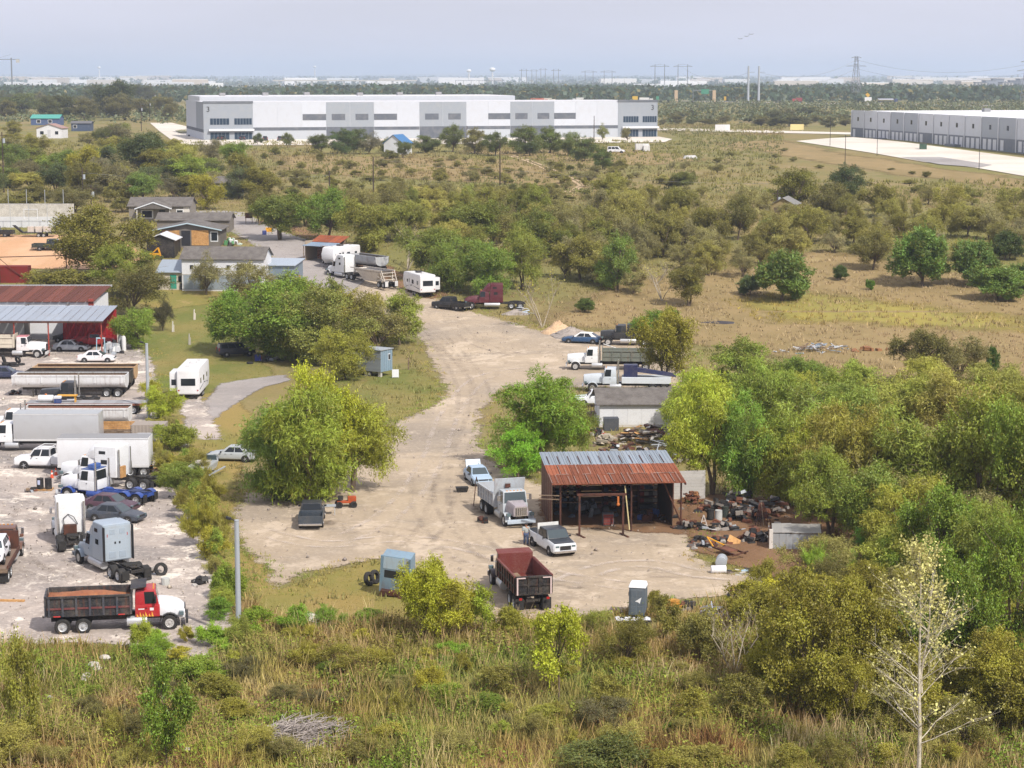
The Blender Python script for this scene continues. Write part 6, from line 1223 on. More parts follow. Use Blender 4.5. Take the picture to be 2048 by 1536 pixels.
# shop clutter at the far left
bh = empty('engine_hoist', 'pale blue engine hoist frame in front of the red shop wall', 'hoist'); put(bh, 202, 712, 0)
for x in (-.6, .6): MB().tube([(x, 0, 0), (x * .8, 0, 2.3)], .07).build('leg', MATTE, bh, '9fc3d4')
MB().tube([(-.55, 0, 2.3), (.6, 0, 2.3)], .09).build('boom', MATTE, bh, 'b5d2de')
for px, py, lab, c in ((241, 700, 'tall grey gas cylinder at the shop corner', 'a3a6a8'), (248, 702, 'white water heater at the shop corner', 'dcdcdc')): simple('gas_cylinder', lab, 'cylinder', MB().lathe([(.01, 0), (.3, 0), (.3, 1.7), (.2, 1.95), (.06, 2.0), (.01, 2.05)], 12, 'Z'), MATTE, px, py, 0, c, 0, True)
heap('shop_junk', 'grey and white junk piled at the end of the repair shop', 'junk', 225, 706, 26, (.6, .5, .7), (1.6, 1.0), [(OLD, 'b9bcc0'), (BLACK, None), (GALV, None), (OLD, 'd3d3d0')], seed=51, h=1.5, part='item')
rc = empty('red_container', 'dark red container with a yellow post and steel frame at the sand yard', 'container'); put(rc, 18, 566, 0); MB().span(-4, 3.0, 0, 2.4, 0, 2.6).build('box', RSHEET, rc, '7d2420'); MB().box((-1.9, -.6, 1.8), (.2, .2, 3.6)).build('post', YEL, rc); MB().box((-1.3, -.4, 2.1), (.14, .14, 4.2)).build('post', DKRUST, rc)
MB().tube([(-1.3, -.4, 4.1), (9, .4, 4.3)], .07).build('beam', DKRUST, rc); MB().tube([(-1.3, -.4, 3.9), (2.6, 0, .4)], .05).build('brace', DKRUST, rc); MB().box((9, .4, 2.1), (.14, .14, 4.2)).build('post', DKRUST, rc)
ki = empty('notice_stand', 'small brown timber stand at the mouth of the gravel road', 'stand'); put(ki, 498, 447); MB().box((0, 0, 1.5), (1.4, .3, 1.0)).build('panel', DKRUST, ki); MB().box((-.6, 0, .6), (.1, .1, 1.2)).box((.6, 0, .6), (.1, .1, 1.2)).build('legs', WOOD, ki)
heap('yard_toys', 'green and white garden clutter beside the boarded house', 'junk', 462, 490, 16, (.6, .5, .8), (1.2, 1.4), [(MATTE, 'cfe0d0'), (MATTE, '4f8f5a'), (MATTE, 'e6e6e6'), (MATTE, '4a4a44')], seed=52, h=1.0, part='item'); simple('yellow_box', 'small yellow box on the brown dirt strip', 'box', MB().box((0, 0, .4), (1.1, .7, .8)), YEL, 538, 464, 0, None, .03); simple('blue_box', 'small blue box on the brown dirt strip', 'box', MB().box((0, 0, .4), (.7, .6, .8)), MATTE, 529, 470, 0, '3a4a8f', .03)
wt = empty('field_trailer', 'white boxy trailer with a smaller white box in the open field', 'trailer'); put(wt, 1284, 303, 5); MB().span(-2.1, 2.1, -1.1, 1.1, .5, 2.4).build('body', OLD, wt, 'dcdcda'); MB().span(.2, 2.1, -2.2, -1.1, .2, 1.9).build('front_box', OLD, wt, 'e0e0de'); axle(wt, 0, 1.1, .35, .2)
simple('white_dinghy', 'white upturned boat lying in the open field', 'boat', MB().prism([(-2, 0), (2.2, 0), (1.5, .9), (-1.5, .8)], -.8, .8), MATTE, 1380, 317, 10, 'dcdcdc', .1, True)
for px, py, w, lab, c in ((1445, 264, 6.0, 'white banner board beside the frontage road', 'f0f0f0'), (1594, 263, 5.5, 'pale yellow board beside the frontage road', 'e0cf8e')):
    b = empty('banner_board', lab, 'sign'); put(b, px, py); MB().box((0, 0, 1.8), (w, .12, 2.4)).build('board', MATTE, b, c); MB().box((-w * .4, .1, .6), (.15, .15, 1.3)).box((w * .4, .1, .6), (.15, .15, 1.3)).build('legs', GALV, b)

# ------------------------------------------------------------------ the walking man
def skin(name, mat, pts, edges, rad, parent, col=None, sub=2):
    me = bpy.data.meshes.new(name); me.from_pydata(pts, edges, []); me.materials.append(mat); o = link(name, me, parent, col)
    md = o.modifiers.new('skin', 'SKIN'); md.use_smooth_shade = True
    lay = me.skin_vertices[0] if me.skin_vertices else None
    for i, r in enumerate(rad): lay.data[i].radius = (r, r) if isinstance(r, (int, float)) else r
    lay.data[0].use_root = True; s = o.modifiers.new('sub', 'SUBSURF'); s.levels = sub; s.render_levels = sub; return o
pr = empty('person', 'person in a grey shirt, blue jeans and dark cap walking beside the pickup', 'person'); put(pr, 1052, 1091, -80)
J_ = {'pel': (0, 0, .95), 'sp': (0, 0, 1.2), 'ch': (.02, 0, 1.38), 'nk': (.03, 0, 1.5), 'hd': (.05, 0, 1.62), 'ht': (.05, 0, 1.74), 'lh': (0, .1, .9), 'lk': (.16, .1, .5), 'la': (.12, .1, .1), 'lt': (.3, .11, .05), 'rh': (0, -.1, .9), 'rk': (-.02, -.1, .48), 'ra': (-.22, -.1, .12), 'rt': (-.06, -.11, .05), 'ls': (.02, .2, 1.42), 'le': (-.1, .27, 1.16), 'lw': (.02, .29, .92), 'rs': (.02, -.2, 1.42), 're': (.05, -.27, 1.15), 'rw': (.2, -.28, .95)}
names = list(J_); ed = [('pel', 'sp'), ('sp', 'ch'), ('ch', 'nk'), ('nk', 'hd'), ('hd', 'ht'), ('pel', 'lh'), ('lh', 'lk'), ('lk', 'la'), ('la', 'lt'), ('pel', 'rh'), ('rh', 'rk'), ('rk', 'ra'), ('ra', 'rt'), ('ch', 'ls'), ('ls', 'le'), ('le', 'lw'), ('ch', 'rs'), ('rs', 're'), ('re', 'rw')]
rad = dict(pel=(.13, .12), sp=(.13, .11), ch=(.15, .11), nk=.055, hd=.095, ht=.08, lh=.09, lk=.06, la=.042, lt=.035, rh=.09, rk=.06, ra=.042, rt=.035, ls=.065, le=.045, lw=.033, rs=.065, re=.045, rw=.033)
pts = [J_[n] for n in names]; es = [(names.index(a), names.index(b)) for a, b in ed]; rd = [rad[n] for n in names]
for w in ('lw', 'rw'):                                    # palms and five fingers
    b = Vector(J_[w]); pi = len(pts); pts.append(tuple(b + Vector((.02, 0, -.07)))); rd.append(.03); es.append((names.index(w), pi)); s = 1 if w == 'lw' else -1
    for k in range(4): i = len(pts); pts.append(tuple(b + Vector((.045 - k * .02, 0, -.12 - .008 * (1 - abs(k - 1.5))))) ); pts.append(tuple(b + Vector((.06 - k * .02, -.01 * s, -.165 + .006 * k)))); rd += [.009, .008]; es += [(pi, i), (i, i + 1)]
    i = len(pts); pts.append(tuple(b + Vector((.055, -.01 * s, -.07)))); pts.append(tuple(b + Vector((.075, -.012 * s, -.105)))); rd += [.011, .009]; es += [(pi, i), (i, i + 1)]
SKN = plain('skin_tone', lin('a97a5c'), .6, 0, .1); body = skin('body', SKN, pts, es, rd, pr)
def sub(ns, k, name, col):
    ii = {n: i for i, n in enumerate(ns)}; P = [J_[n] for n in ns]; E = [(ii[a], ii[b]) for a, b in ed if a in ii and b in ii]; q = [(rad[n][0] + k, rad[n][1] + k) if isinstance(rad[n], tuple) else rad[n] + k for n in ns]; return skin(name, MATTE, P, E, q, pr, col)
sub(['ch', 'sp', 'pel', 'ls', 'le', 'rs', 're'], .045, 'shirt', 'a9b0ae'); sub(['pel', 'lh', 'lk', 'la', 'rh', 'rk', 'ra'], .04, 'jeans', '3d4f70')
MB().ball((.04, 0, 1.72), .105, 12, 6, (1, .95, .62)).box((.14, 0, 1.7), (.12, .15, .02)).build('cap', MATTE, pr, '22242a', 0, True); 
for s in (-1, 1): MB().ball((.145, s * .035, 1.645), .012, 6, 4).build('eye', BLACK, pr); MB().ball((.045, s * .1, 1.63), .028, 6, 4, (1, .5, 1.3)).build('ear', SKN, pr)
MB().ball((.155, 0, 1.615), .02, 6, 4, (1, .8, 1.4)).build('nose', SKN, pr); MB().box((.14, 0, 1.575), (.015, .05, .01)).build('mouth', plain('lip', lin('7d4a40'), .6, 0, 0), pr)
for a, b in (('la', 'lt'), ('ra', 'rt')): q = Vector(J_[a]).lerp(Vector(J_[b]), .55); MB().box((q.x, q.y, .05), (.3, .11, .1)).build('boot', MATTE, pr, '3a2c22', .03, True)

# ------------------------------------------------------------------ foliage
def mat_leaf(name, trans=0.18):
    n = N(name); n.t.nodes.remove(n.b)
    oi = n.n('ObjectInfo'); a = n.n('Attribute', attribute_name='v')
    hsv = n.n('HueSaturation'); n.l(oi.outputs['Color'], hsv.inputs['Color'])
    n.l(n.ramp(a.outputs['Fac'], 0, 1, .485, .515, False), hsv.inputs['Hue']); n.l(n.ramp(a.outputs['Fac'], 0, 1, .45, 1.55, False), hsv.inputs['Value'])
    rnd = n.math('FRACT', n.math('MULTIPLY', a.outputs['Fac'], 37.7))
    c = n.mix(n.ramp(rnd, .86, .97, 0, .55), hsv.outputs[0], lin('8f7a35'))
    d = n.n('BsdfDiffuse'); n.l(c, d.inputs[0]); t = n.n('BsdfTranslucent'); n.l(n.mix(.4, c, lin('b5b83c')), t.inputs[0])
    g = n.n('BsdfGlossy'); g.inputs['Roughness'].default_value = .5; g.inputs[0].default_value = (.6, .65, .6, 1)
    m = n.n('MixShader'); m.inputs[0].default_value = trans; n.l(d.outputs[0], m.inputs[1]); n.l(t.outputs[0], m.inputs[2])
    m2 = n.n('MixShader'); m2.inputs[0].default_value = .04; n.l(m.outputs[0], m2.inputs[1]); n.l(g.outputs[0], m2.inputs[2])
    n.l(m2.outputs[0], n.out.inputs[0]); return n.m
LEAF = mat_leaf('foliage')
BARK = rusty('bark', lin('7a6a58'), lin('4e4337'), (3, 3, .6)); WHITEBARK = rusty('white_bark', lin('cfc6b2'), lin('ada28e'), (3, 3, .6)); PALE = rusty('pale_bark', lin('b3a792'), lin('8f8472'), (3, 3, .6)); TWIG = tinted('twig', .9, 0, .15, 2)
def unit(v): return v / np.maximum(np.linalg.norm(v, axis=-1, keepdims=True), 1e-6)
def leaves(P, A, S, L, W):
    n = len(P); V = np.empty((n, 4, 3)); V[:, 0] = P - A * L / 2; V[:, 1] = P + S * W / 2; V[:, 2] = P + A * L / 2; V[:, 3] = P - S * W / 2
    return V.reshape(-1, 3), np.arange(n * 4).reshape(n, 4)
def lobes(r, n, rx, rz, zc, lr, taper=0.0, boughs=9):
    """lobe centres gathered into boughs, so that the crown has big masses and gaps"""
    out, bg_ = [], []
    while len(bg_) < boughs:
        p = r.uniform(-1, 1, 3); d = np.linalg.norm(p)
        if .35 < d < .8 and all(np.linalg.norm(p - q) > .42 for q in bg_) or (r.random() < .004): bg_.append(p)
    br = [r.uniform(.3, .5) for _ in bg_]
    while len(out) < n:
        k_ = r.integers(0, boughs); p = bg_[k_] + unit(r.normal(size=3)) * br[k_] * r.random() ** .45
        if np.linalg.norm(p) > 1.05: continue
        k = 1 - taper * max(0, (p[2] + 1) / 2); q = np.array([p[0] * rx * k, p[1] * rx * k, zc + p[2] * rz]); out.append((q, lr * r.uniform(.55, 1.3) * (1 - .5 * taper * max(0, (p[2] + 1) / 2))))
    return out
def crown(seed, rx=4, rz=3, zc=5, nl=40, per=300, lr=1.1, L=.3, W=.14, droop=.2, up=.2, taper=0.0, shell=.55, name='crown'):
    r = np.random.default_rng(seed); lb = lobes(r, nl, rx - lr * .5, rz - lr * .4, zc, lr, taper); Ps, As, Ss, Vs, Ls = [], [], [], [], []
    for c, R0 in lb:
        n = int(per * r.uniform(.6, 1.3) * (R0 / lr) ** 2); d = unit(r.normal(size=(n, 3))); d[:, 2] = np.where(d[:, 2] < -.75, -d[:, 2] * .6, d[:, 2]); rad = R0 * (shell + (1 - shell) * r.random(n) ** .6) * (1 + .25 * r.normal(size=n) * .6)
        p = c + d * rad[:, None] * np.array([1, 1, .85]); a = unit(d * .5 + r.normal(size=(n, 3)) * .75 + np.array([0, 0, up - droop * 1.6])); s = unit(np.cross(a, unit(d * .8 + r.normal(size=(n, 3)) * .7 + [0, 0, .35])))
        k_ = max(4, n // 40); sd = unit(r.normal(size=(k_, 3)) + [0, 0, .35]); m2 = 16; t_ = np.tile(np.linspace(.75, 1.75, m2), k_); sd2 = np.repeat(sd, m2, 0); bend = np.zeros((len(t_), 3)); bend[:, 2] = -(t_ - .75) ** 2 * (droop - .1) * 1.2
        p2 = c + (sd2 * t_[:, None] + bend) * R0 * .85 + r.normal(size=(len(t_), 3)) * .09; a2 = unit(sd2 + r.normal(size=p2.shape) * .6 + [0, 0, -droop]); s2 = unit(np.cross(a2, r.normal(size=p2.shape) + [0, 0, .5])); p = np.concatenate([p, p2]); a = np.concatenate([a, a2]); s = np.concatenate([s, s2]); n = len(p)
        Ps.append(p); As.append(a); Ss.append(s); Ls.append(r.uniform(.65, 1.35, n)); Vs.append(np.clip(.5 + r.normal() * .16 + r.normal(size=n) * .15, 0, 1))
    P, A, S, K, v = map(np.concatenate, (Ps, As, Ss, Ls, Vs)); V, F = leaves(P, A, S, L * K[:, None], W * K[:, None])
    return rawmesh(name, V, F, LEAF, {'v': ('FLOAT', np.repeat(v, 4))}), lb
def limb(mb, pts, r0, r1, n=5):
    k = len(pts) - 1
    for i in range(k): mb.cyl(pts[i], pts[i + 1], r0 + (r1 - r0) * i / k, r0 + (r1 - r0) * (i + 1) / k, n, False)
def trunk_mesh(seed, lb, h0, r0, stems=1, nl=12, mat=BARK):
    r = random.Random(seed); m = MB(); pick = sorted(lb, key=lambda q: r.random())[:nl]
    tops = []
    for s in range(stems):
        a = r.uniform(0, 6.28); k = .25 if stems > 1 else .06; t = Vector((math.cos(a) * h0 * k, math.sin(a) * h0 * k, h0)); limb(m, [Vector((0, 0, -.3)), t * .5 + Vector((r.uniform(-.1, .1), r.uniform(-.1, .1), 0)), t], r0, r0 * .62, 7); tops.append(t)
    for c, R0 in pick:
        c = Vector(c); t = min(tops, key=lambda q: (q - c).length); mdl = t.lerp(c, .5) + Vector((0, 0, .35)) + Vector((r.uniform(-.3, .3), r.uniform(-.3, .3), 0)); limb(m, [t, mdl, c], r0 * .5, r0 * .12, 5)
        for _ in range(3): limb(m, [mdl.lerp(c, r.random()), c + Vector((r.gauss(0, R0), r.gauss(0, R0), r.gauss(.3, R0 * .6)))], r0 * .16, r0 * .05, 4)
    me = m.mesh('trunk', 0, True); me.materials.append(mat); return me
def branchy(seed, h, spread, depth=4, r0=.14, kids=(3, 4), lean=.5, mat=PALE, stems=1, leader=True, leafn=0):
    """bare branching skeleton, optional sparse leaves at the tips"""
    r = random.Random(seed); V, F, tips = [], [], []
    m = MB()
    def grow(p, d, L, rad, lev):
        n = 3 if lev < 2 else 2; pts = [p]; dd = d.copy()
        for i in range(n):
            dd = (dd + Vector((r.gauss(0, .12), r.gauss(0, .12), .08))).normalized(); pts.append(pts[-1] + dd * L / n)
        limb(m, pts, rad, rad * .55, 6 if lev == 0 else (4 if lev < 2 else 3))
        if lev >= depth: tips.append(pts[-1]); tips.append(pts[1]); return
        for k in range(r.randint(*kids) + (4 if lev == 0 and leader else 0)):
            t = r.uniform(.3, 1.0); q = pts[0].lerp(pts[-1], t) if lev else pts[min(int(t * n), n - 1)].lerp(pts[min(int(t * n) + 1, n)], t * n % 1)
            s = Vector((r.gauss(0, 1), r.gauss(0, 1), 0)).normalized(); nd = (dd * (1 - lean * .5) + s * lean * r.uniform(.6, 1.2) + Vector((0, 0, .15))).normalized()
            grow(q, nd, L * r.uniform(.38, .6) * (1.15 - .35 * t if lev == 0 else 1), rad * .45, lev + 1)
    for s in range(stems):
        a = r.uniform(0, 6.28); sp_ = spread * (stems > 2) + .09 * (stems == 2); d = Vector((math.cos(a) * sp_, math.sin(a) * sp_, 1)).normalized(); grow(Vector((0, 0, -.2)), d, h * .78, r0, 0)
    me = m.mesh('branches', 0, False); me.materials.append(mat); lf = None
    if leafn:
        g = np.random.default_rng(seed); T = np.array([tuple(t) for t in tips]); P = T[g.integers(0, len(T), leafn)] + g.normal(size=(leafn, 3)) * .22; A = unit(g.normal(size=(leafn, 3)) + [0, 0, -.3]); S = unit(np.cross(A, g.normal(size=(leafn, 3))))
        k = g.uniform(.7, 1.3, (leafn, 1)); Vv, Ff = leaves(P, A, S, .24 * k, .15 * k); lf = rawmesh('leaves', Vv, Ff, LEAF, {'v': ('FLOAT', np.repeat(g.random(leafn) * .8 + .1, 4))})
    return me, lf
LIB = {}
def lib(kind, n, fn): LIB[kind] = [fn(100 * len(LIB) + i) for i in range(n)]
def mk(h0, r0, stems=1, nlim=12, mat=BARK, **kw):
    def f(seed):
        c, lb = crown(seed, **kw); return [('trunk', trunk_mesh(seed, lb, h0, r0, stems, nlim, mat)), ('crown', c)]
    return f
# every kind is modelled 8 m tall and 8 m wide
lib('broad', 4, mk(2.0, .2, 2, 14, rx=4.3, rz=4.0, zc=4.1, nl=105, per=262, lr=.85, L=.19, W=.095, shell=.4))
lib('willow', 4, mk(2.0, .2, 2, 16, rx=4.3, rz=4.0, zc=4.0, nl=110, per=262, lr=.8, L=.3, W=.055, droop=.4, up=.1, shell=.35))
lib('airy', 4, mk(1.2, .13, 4, 22, rx=4.1, rz=3.8, zc=4.0, nl=64, per=220, lr=.85, L=.2, W=.08, shell=.2))
lib('cedar', 2, mk(.8, .2, 1, 4, rx=4.2, rz=4.0, zc=4.0, nl=120, per=230, lr=.75, L=.36, W=.11, droop=-.25, up=.3, taper=.45))
lib('bush', 4, mk(.5, .06, 4, 12, rx=4.1, rz=3.9, zc=3.9, nl=60, per=300, lr=1.05, L=.28, W=.12, shell=.3))
lib('slim', 3, mk(3.0, .1, 1, 10, rx=3.6, rz=3.7, zc=4.4, nl=46, per=190, lr=.9, L=.24, W=.12, shell=.25, taper=.4))
lib('plume', 2, mk(.3, .06, 3, 6, rx=3.6, rz=3.6, zc=4.3, nl=50, per=240, lr=.9, L=.8, W=.055, droop=-.6, up=.5, shell=.2))
def mkb(**kw):
    def f(seed):
        b, l = branchy(seed, **kw); return [('branches', b)] + ([('leaves', l)] if l else [])
    return f
lib('bare', 4, mkb(h=8, spread=.45, depth=3, r0=.1, kids=(3, 4), lean=.75, stems=4, leader=False, leafn=300))
NT = [0]
def tree(kind, px, py, wpx, hpx, col, name, label, group=None, rz=None, lift=0, cat='tree', tw=None, world=None):
    if world: loc = Vector(world[:3]); sx, sz = world[3] / 8, world[4] / 8
    else: loc = at(px, py); m_ = mpp(py); sx, sz = wpx * m_ / 8.0, hpx * m_ / 8.0
    root = empty(name, label, cat, loc, random.uniform(0, 6.28) if rz is None else rz, group); root.scale = (sx, sx * random.uniform(.85, 1.1), sz)
    for nm, me in random.choice(LIB[kind]):
        o = link(nm, me, root); c = lin(col) if isinstance(col, str) else col; c = [q * {'shade_tree': 1.2, 'scrub_tree': 1.3, 'thicket_tree': 1.16, 'undergrowth_tree': 1.1}.get(name, 1.05) for q in c]; g_ = c[1] * 1.14 + .006; o.color = (min(c[0] * 1.5 + .008, 1.12 * g_), g_, c[2] * .9 + .004, 1)
    NT[0] += 1; return root
def vc(c, d=.14):
    c = lin(c); k = 1 + random.uniform(-d, d); return (c[0] * k * random.uniform(.9, 1.12), c[1] * k, c[2] * k * random.uniform(.85, 1.15))
def place(items, name, label, group, cat='tree'):
    for it in items:
        kind, px, py, w, h, col = it[:6]; tree(kind, px, py, w, h, vc(col, .08), name, it[6] if len(it) > 6 else label, group, cat=cat)
def scatter(poly, n, kinds, wr, hr, name, label, group, sep=26, cat='tree', seed=1, ysq=.45):
    """fill a patch of ground (outline in photograph pixels)"""
    r = random.Random(seed); P = np.array(poly, float); lo, hi = P.min(0), P.max(0); got = []; tries = 0
    while len(got) < n and tries < n * 60:
        tries += 1; q = (r.uniform(lo[0], hi[0]), r.uniform(lo[1], hi[1]))
        if sdf_poly(np.array([q]), P)[0] < 0 or any(abs(q[0] - g[0]) < sep and abs(q[1] - g[1]) < sep * ysq for g in got): continue
        got.append(q); kind, col = r.choice(kinds); k = r.uniform(.75, 1.3); f = .6 + .4 * (q[1] - lo[1]) / max(1, hi[1] - lo[1])
        tree(kind, q[0], q[1], r.uniform(*wr) * k * f, r.uniform(*hr) * k * f, vc(col, .2), name, label, group, cat=cat)
# --- the lot's own trees
place([('willow', 612, 1006, 250, 265, '66802f', 'tall olive-green tree shading the open-bed pickup'), ('willow', 705, 985, 190, 215, '748a34', 'loose yellow-green tree leaning over the gravel beside the open-bed pickup'), ('willow', 545, 1000, 180, 215, '5c7b36', 'feathery drooping tree on the verge side of the shaded pickup'), ('broad', 640, 990, 150, 285, '829a2e', 'bright yellow-topped tree behind the shaded pickup')], 'shade_tree', None, None)
place([('broad', 540, 714, 240, 160, '4f7428', 'broad deep green tree over the dark navy minivan'), ('broad', 640, 726, 190, 150, '647539', 'grey-green tree between the minivan and the shed on blocks'), ('airy', 755, 704, 170, 120, '7b6a3e', 'thin brown-leaved tree behind the shed on blocks'), ('broad', 800, 690, 100, 105, '6f8235', 'yellow-green tree at the edge of the gravel behind the shed on blocks'), ('willow', 690, 760, 130, 120, '6d8034', 'drooping olive tree beside the shed on blocks'), ('willow', 592, 722, 175, 150, '5d7a30', 'fuller green tree directly behind the minivan clutter'), ('broad', 478, 704, 140, 125, '5a7c2b', 'round green tree over the front of the minivan'), ('willow', 715, 700, 150, 135, '6f7a38', 'olive tree filling the middle of the grove by the shed on blocks'), ('broad', 590, 690, 170, 140, '618030', 'bright green tree crowning the grove above the minivan'), ('slim', 668, 660, 90, 110, '5f7034', 'upright sparse tree over the bend of the gravel road')], 'shade_tree', None, None)
place([('willow', 1070, 942, 230, 205, '577c2a', 'dense green tree beside the galvanised end of the repair shed'), ('broad', 1038, 958, 105, 105, '669a2b', 'bright green young tree before the dense one by the repair shed'), ('willow', 1125, 925, 130, 150, '5a7a30', 'drooping green tree behind the repair shed roof')], 'shade_tree', None, None)
place([('airy', 412, 590, 75, 90, '6f7a52', 'thin grey-green sapling before the long white house'), ('airy', 505, 602, 150, 85, '7d7050', 'brownish thin-leaved tree before the grey-blue metal shed'), ('broad', 205, 560, 215, 150, '5e652b', 'large olive-brown tree beside the black clad shed'), ('willow', 255, 592, 170, 110, '6c7f33', 'yellow-green tree below the black clad shed'), ('bush', 120, 600, 170, 70, '65662f', 'low olive thicket behind the rust-red barn roof'), ('airy', 262, 630, 160, 115, '6c5b34', 'brownish tree at the corner of the rust-roofed barn'), ('airy', 326, 662, 55, 75, '4a3d2e', 'dark bare-limbed little tree on the lawn'), ('broad', 276, 698, 95, 90, '5f8538', 'fresh green round tree at the end of the repair shop')], 'garden_tree', None, None)
place([('willow', 330, 838, 85, 75, '7f9a34'), ('bush', 350, 900, 95, 60, '6f8436'), ('bush', 345, 948, 70, 45, '7d8a3c'), ('willow', 365, 1000, 95, 80, '6a8238'), ('bush', 405, 1045, 80, 75, '768639'), ('plume', 395, 1095, 75, 95, '7d8a3a'), ('bush', 420, 1120, 70, 70, '809238'), ('bush', 455, 1200, 75, 80, '66822f'), ('bush', 440, 1240, 65, 50, '5f8a2e'), ('bush', 310, 872, 60, 40, '7a8638'), ('bush', 300, 800, 40, 45, '8a9a35'), ('airy', 385, 960, 90, 70, '75803f'), ('plume', 425, 1010, 60, 60, '74803c')], 'verge_shrub', 'yellow-green weedy shrub along the verge between yard and lot', 'shrubs along the verge between yard and lot', 'shrub')
# --- thicket right of the repair shed
TH = 'feathery yellow-green tree in the thicket beyond the repair shed'; TG = 'trees of the thicket beyond the repair shed'
place([('broad', 1330, 775, 135, 160, '69762c', 'olive tree standing over the silver tow truck'), ('broad', 1318, 690, 105, 78, '4e7826', 'deep green tree behind the grey-green dump box')], 'thicket_tree', None, None)
place([('willow', 1425, 990, 200, 250, '7d9a36'), ('willow', 1500, 1000, 170, 240, '648a35'), ('willow', 1540, 900, 170, 200, '628538'), ('broad', 1490, 800, 150, 120, '5f7d39'), ('willow', 1405, 900, 160, 170, '84a23c'), ('willow', 1398, 858, 120, 110, '7d9a3c'), ('willow', 1610, 1015, 210, 250, '708839'), ('willow', 1715, 1040, 220, 270, '73803c'), ('willow', 1680, 920, 190, 190, '6b873a'), ('willow', 1790, 900, 200, 170, '77883f'), ('willow', 1850, 1060, 250, 280, '6c8138'), ('willow', 1930, 920, 200, 190, '768242'), ('broad', 1960, 1080, 220, 300, '647d30'), ('broad', 2050, 1110, 200, 340, '5a772c'), ('willow', 2050, 910, 180, 180, '738040'), ('broad', 1600, 800, 130, 90, '5b7a36'), ('willow', 2010, 1000, 180, 220, '67803a'), ('willow', 1580, 850, 150, 120, '7a9440'), ('willow', 1480, 880, 130, 130, '82a03c'), ('willow', 1660, 1075, 170, 190, '6c8338'), ('broad', 1730, 1120, 180, 200, '5f7a30'), ('willow', 1810, 1150, 190, 220, '70843a'), ('broad', 1880, 1190, 190, 230, '5c782e'), ('willow', 1960, 1210, 190, 240, '6a8236'), ('broad', 2050, 1240, 190, 260, '58752b'), ('willow', 1570, 1010, 150, 190, '76903a'), ('broad', 1700, 820, 130, 100, '6f8a3c'), ('willow', 1860, 830, 160, 120, '7d8d48'), ('willow', 1990, 830, 150, 120, '7a8648')], 'thicket_tree', TH, TG)
place([('airy', 1800, 1100, 190, 190, '8a6c48'), ('airy', 1930, 1140, 160, 180, '85704a'), ('airy', 1700, 1010, 130, 140, '7d6a48')], 'thicket_tree', 'half-bare brown tree in the thicket beyond the repair shed', 'half-bare trees of the thicket')
place([('broad', 1840, 765, 140, 110, '5a5c32', 'dark olive tree on the dead-grass meadow above the thicket'), ('airy', 1915, 768, 140, 105, '6a6848', 'grey thin-leaved tree next to the dark olive one on the meadow'), ('cedar', 1983, 765, 42, 82, '3d6328', 'slim dark cedar at the side of the grey thin-leaved tree'), ('broad', 1757, 1135, 105, 95, '4d8732', 'big-leaved bright green shrub behind the low metal shed'), ('plume', 1640, 1180, 95, 95, '7fae4c', 'pale green feathery plume plant before the low metal shed'), ('plume', 1690, 1178, 70, 85, '86b352', 'smaller pale green plume plant beside the low metal shed')], 'meadow_tree', None, None)
# --- foreground
place([('broad', 848, 1288, 135, 180, '8d9e2c', 'yellow-green young tree before the wrecked cab'), ('broad', 905, 1285, 130, 135, '82952f', 'yellow-green bushy tree between wrecked cab and maroon dump truck'), ('slim', 965, 1280, 90, 120, '76902f', 'slender green tree at the wheel of the maroon dump truck'), ('slim', 1117, 1405, 165, 225, '869a30', 'small yellow-green tree with pale trunk in the tall weeds'), ('bare', 1470, 1350, 140, 150, '8a8f3c', 'bare grey twiggy shrub below the scrap heaps'), ('broad', 1610, 1425, 230, 280, '74702b', 'large olive-gold tree in the corner of the weeds'), ('broad', 1710, 1395, 190, 250, '807a2e', 'golden olive tree beside the tall pale leafless one'), ('bush', 1560, 1265, 130, 125, '9a9b30', 'yellow-green bush at the end of the gravel below the low metal shed'), ('bush', 1640, 1265, 150, 135, '7d7e32', 'olive bush beside the yellow-green one below the low metal shed'), ('broad', 1905, 1350, 190, 270, '537829', 'deep green tree behind the tall pale leafless one'), ('broad', 2015, 1340, 170, 310, '5d8030', 'tall green tree at the woodland edge'), ('bush', 2040, 1460, 180, 170, '6a7833', 'green bush under the woodland edge trees'), ('slim', 335, 1540, 180, 250, '597a2a', 'green young tree rising from the weedy bank'), ('slim', 45, 1510, 120, 260, '6f7f3a', 'sparse sapling on the bare bank below the dump truck'), ('bush', 1195, 1560, 190, 95, '4f6233', 'dark green feathery bush in the tall grass')], 'foreground_tree', None, None)
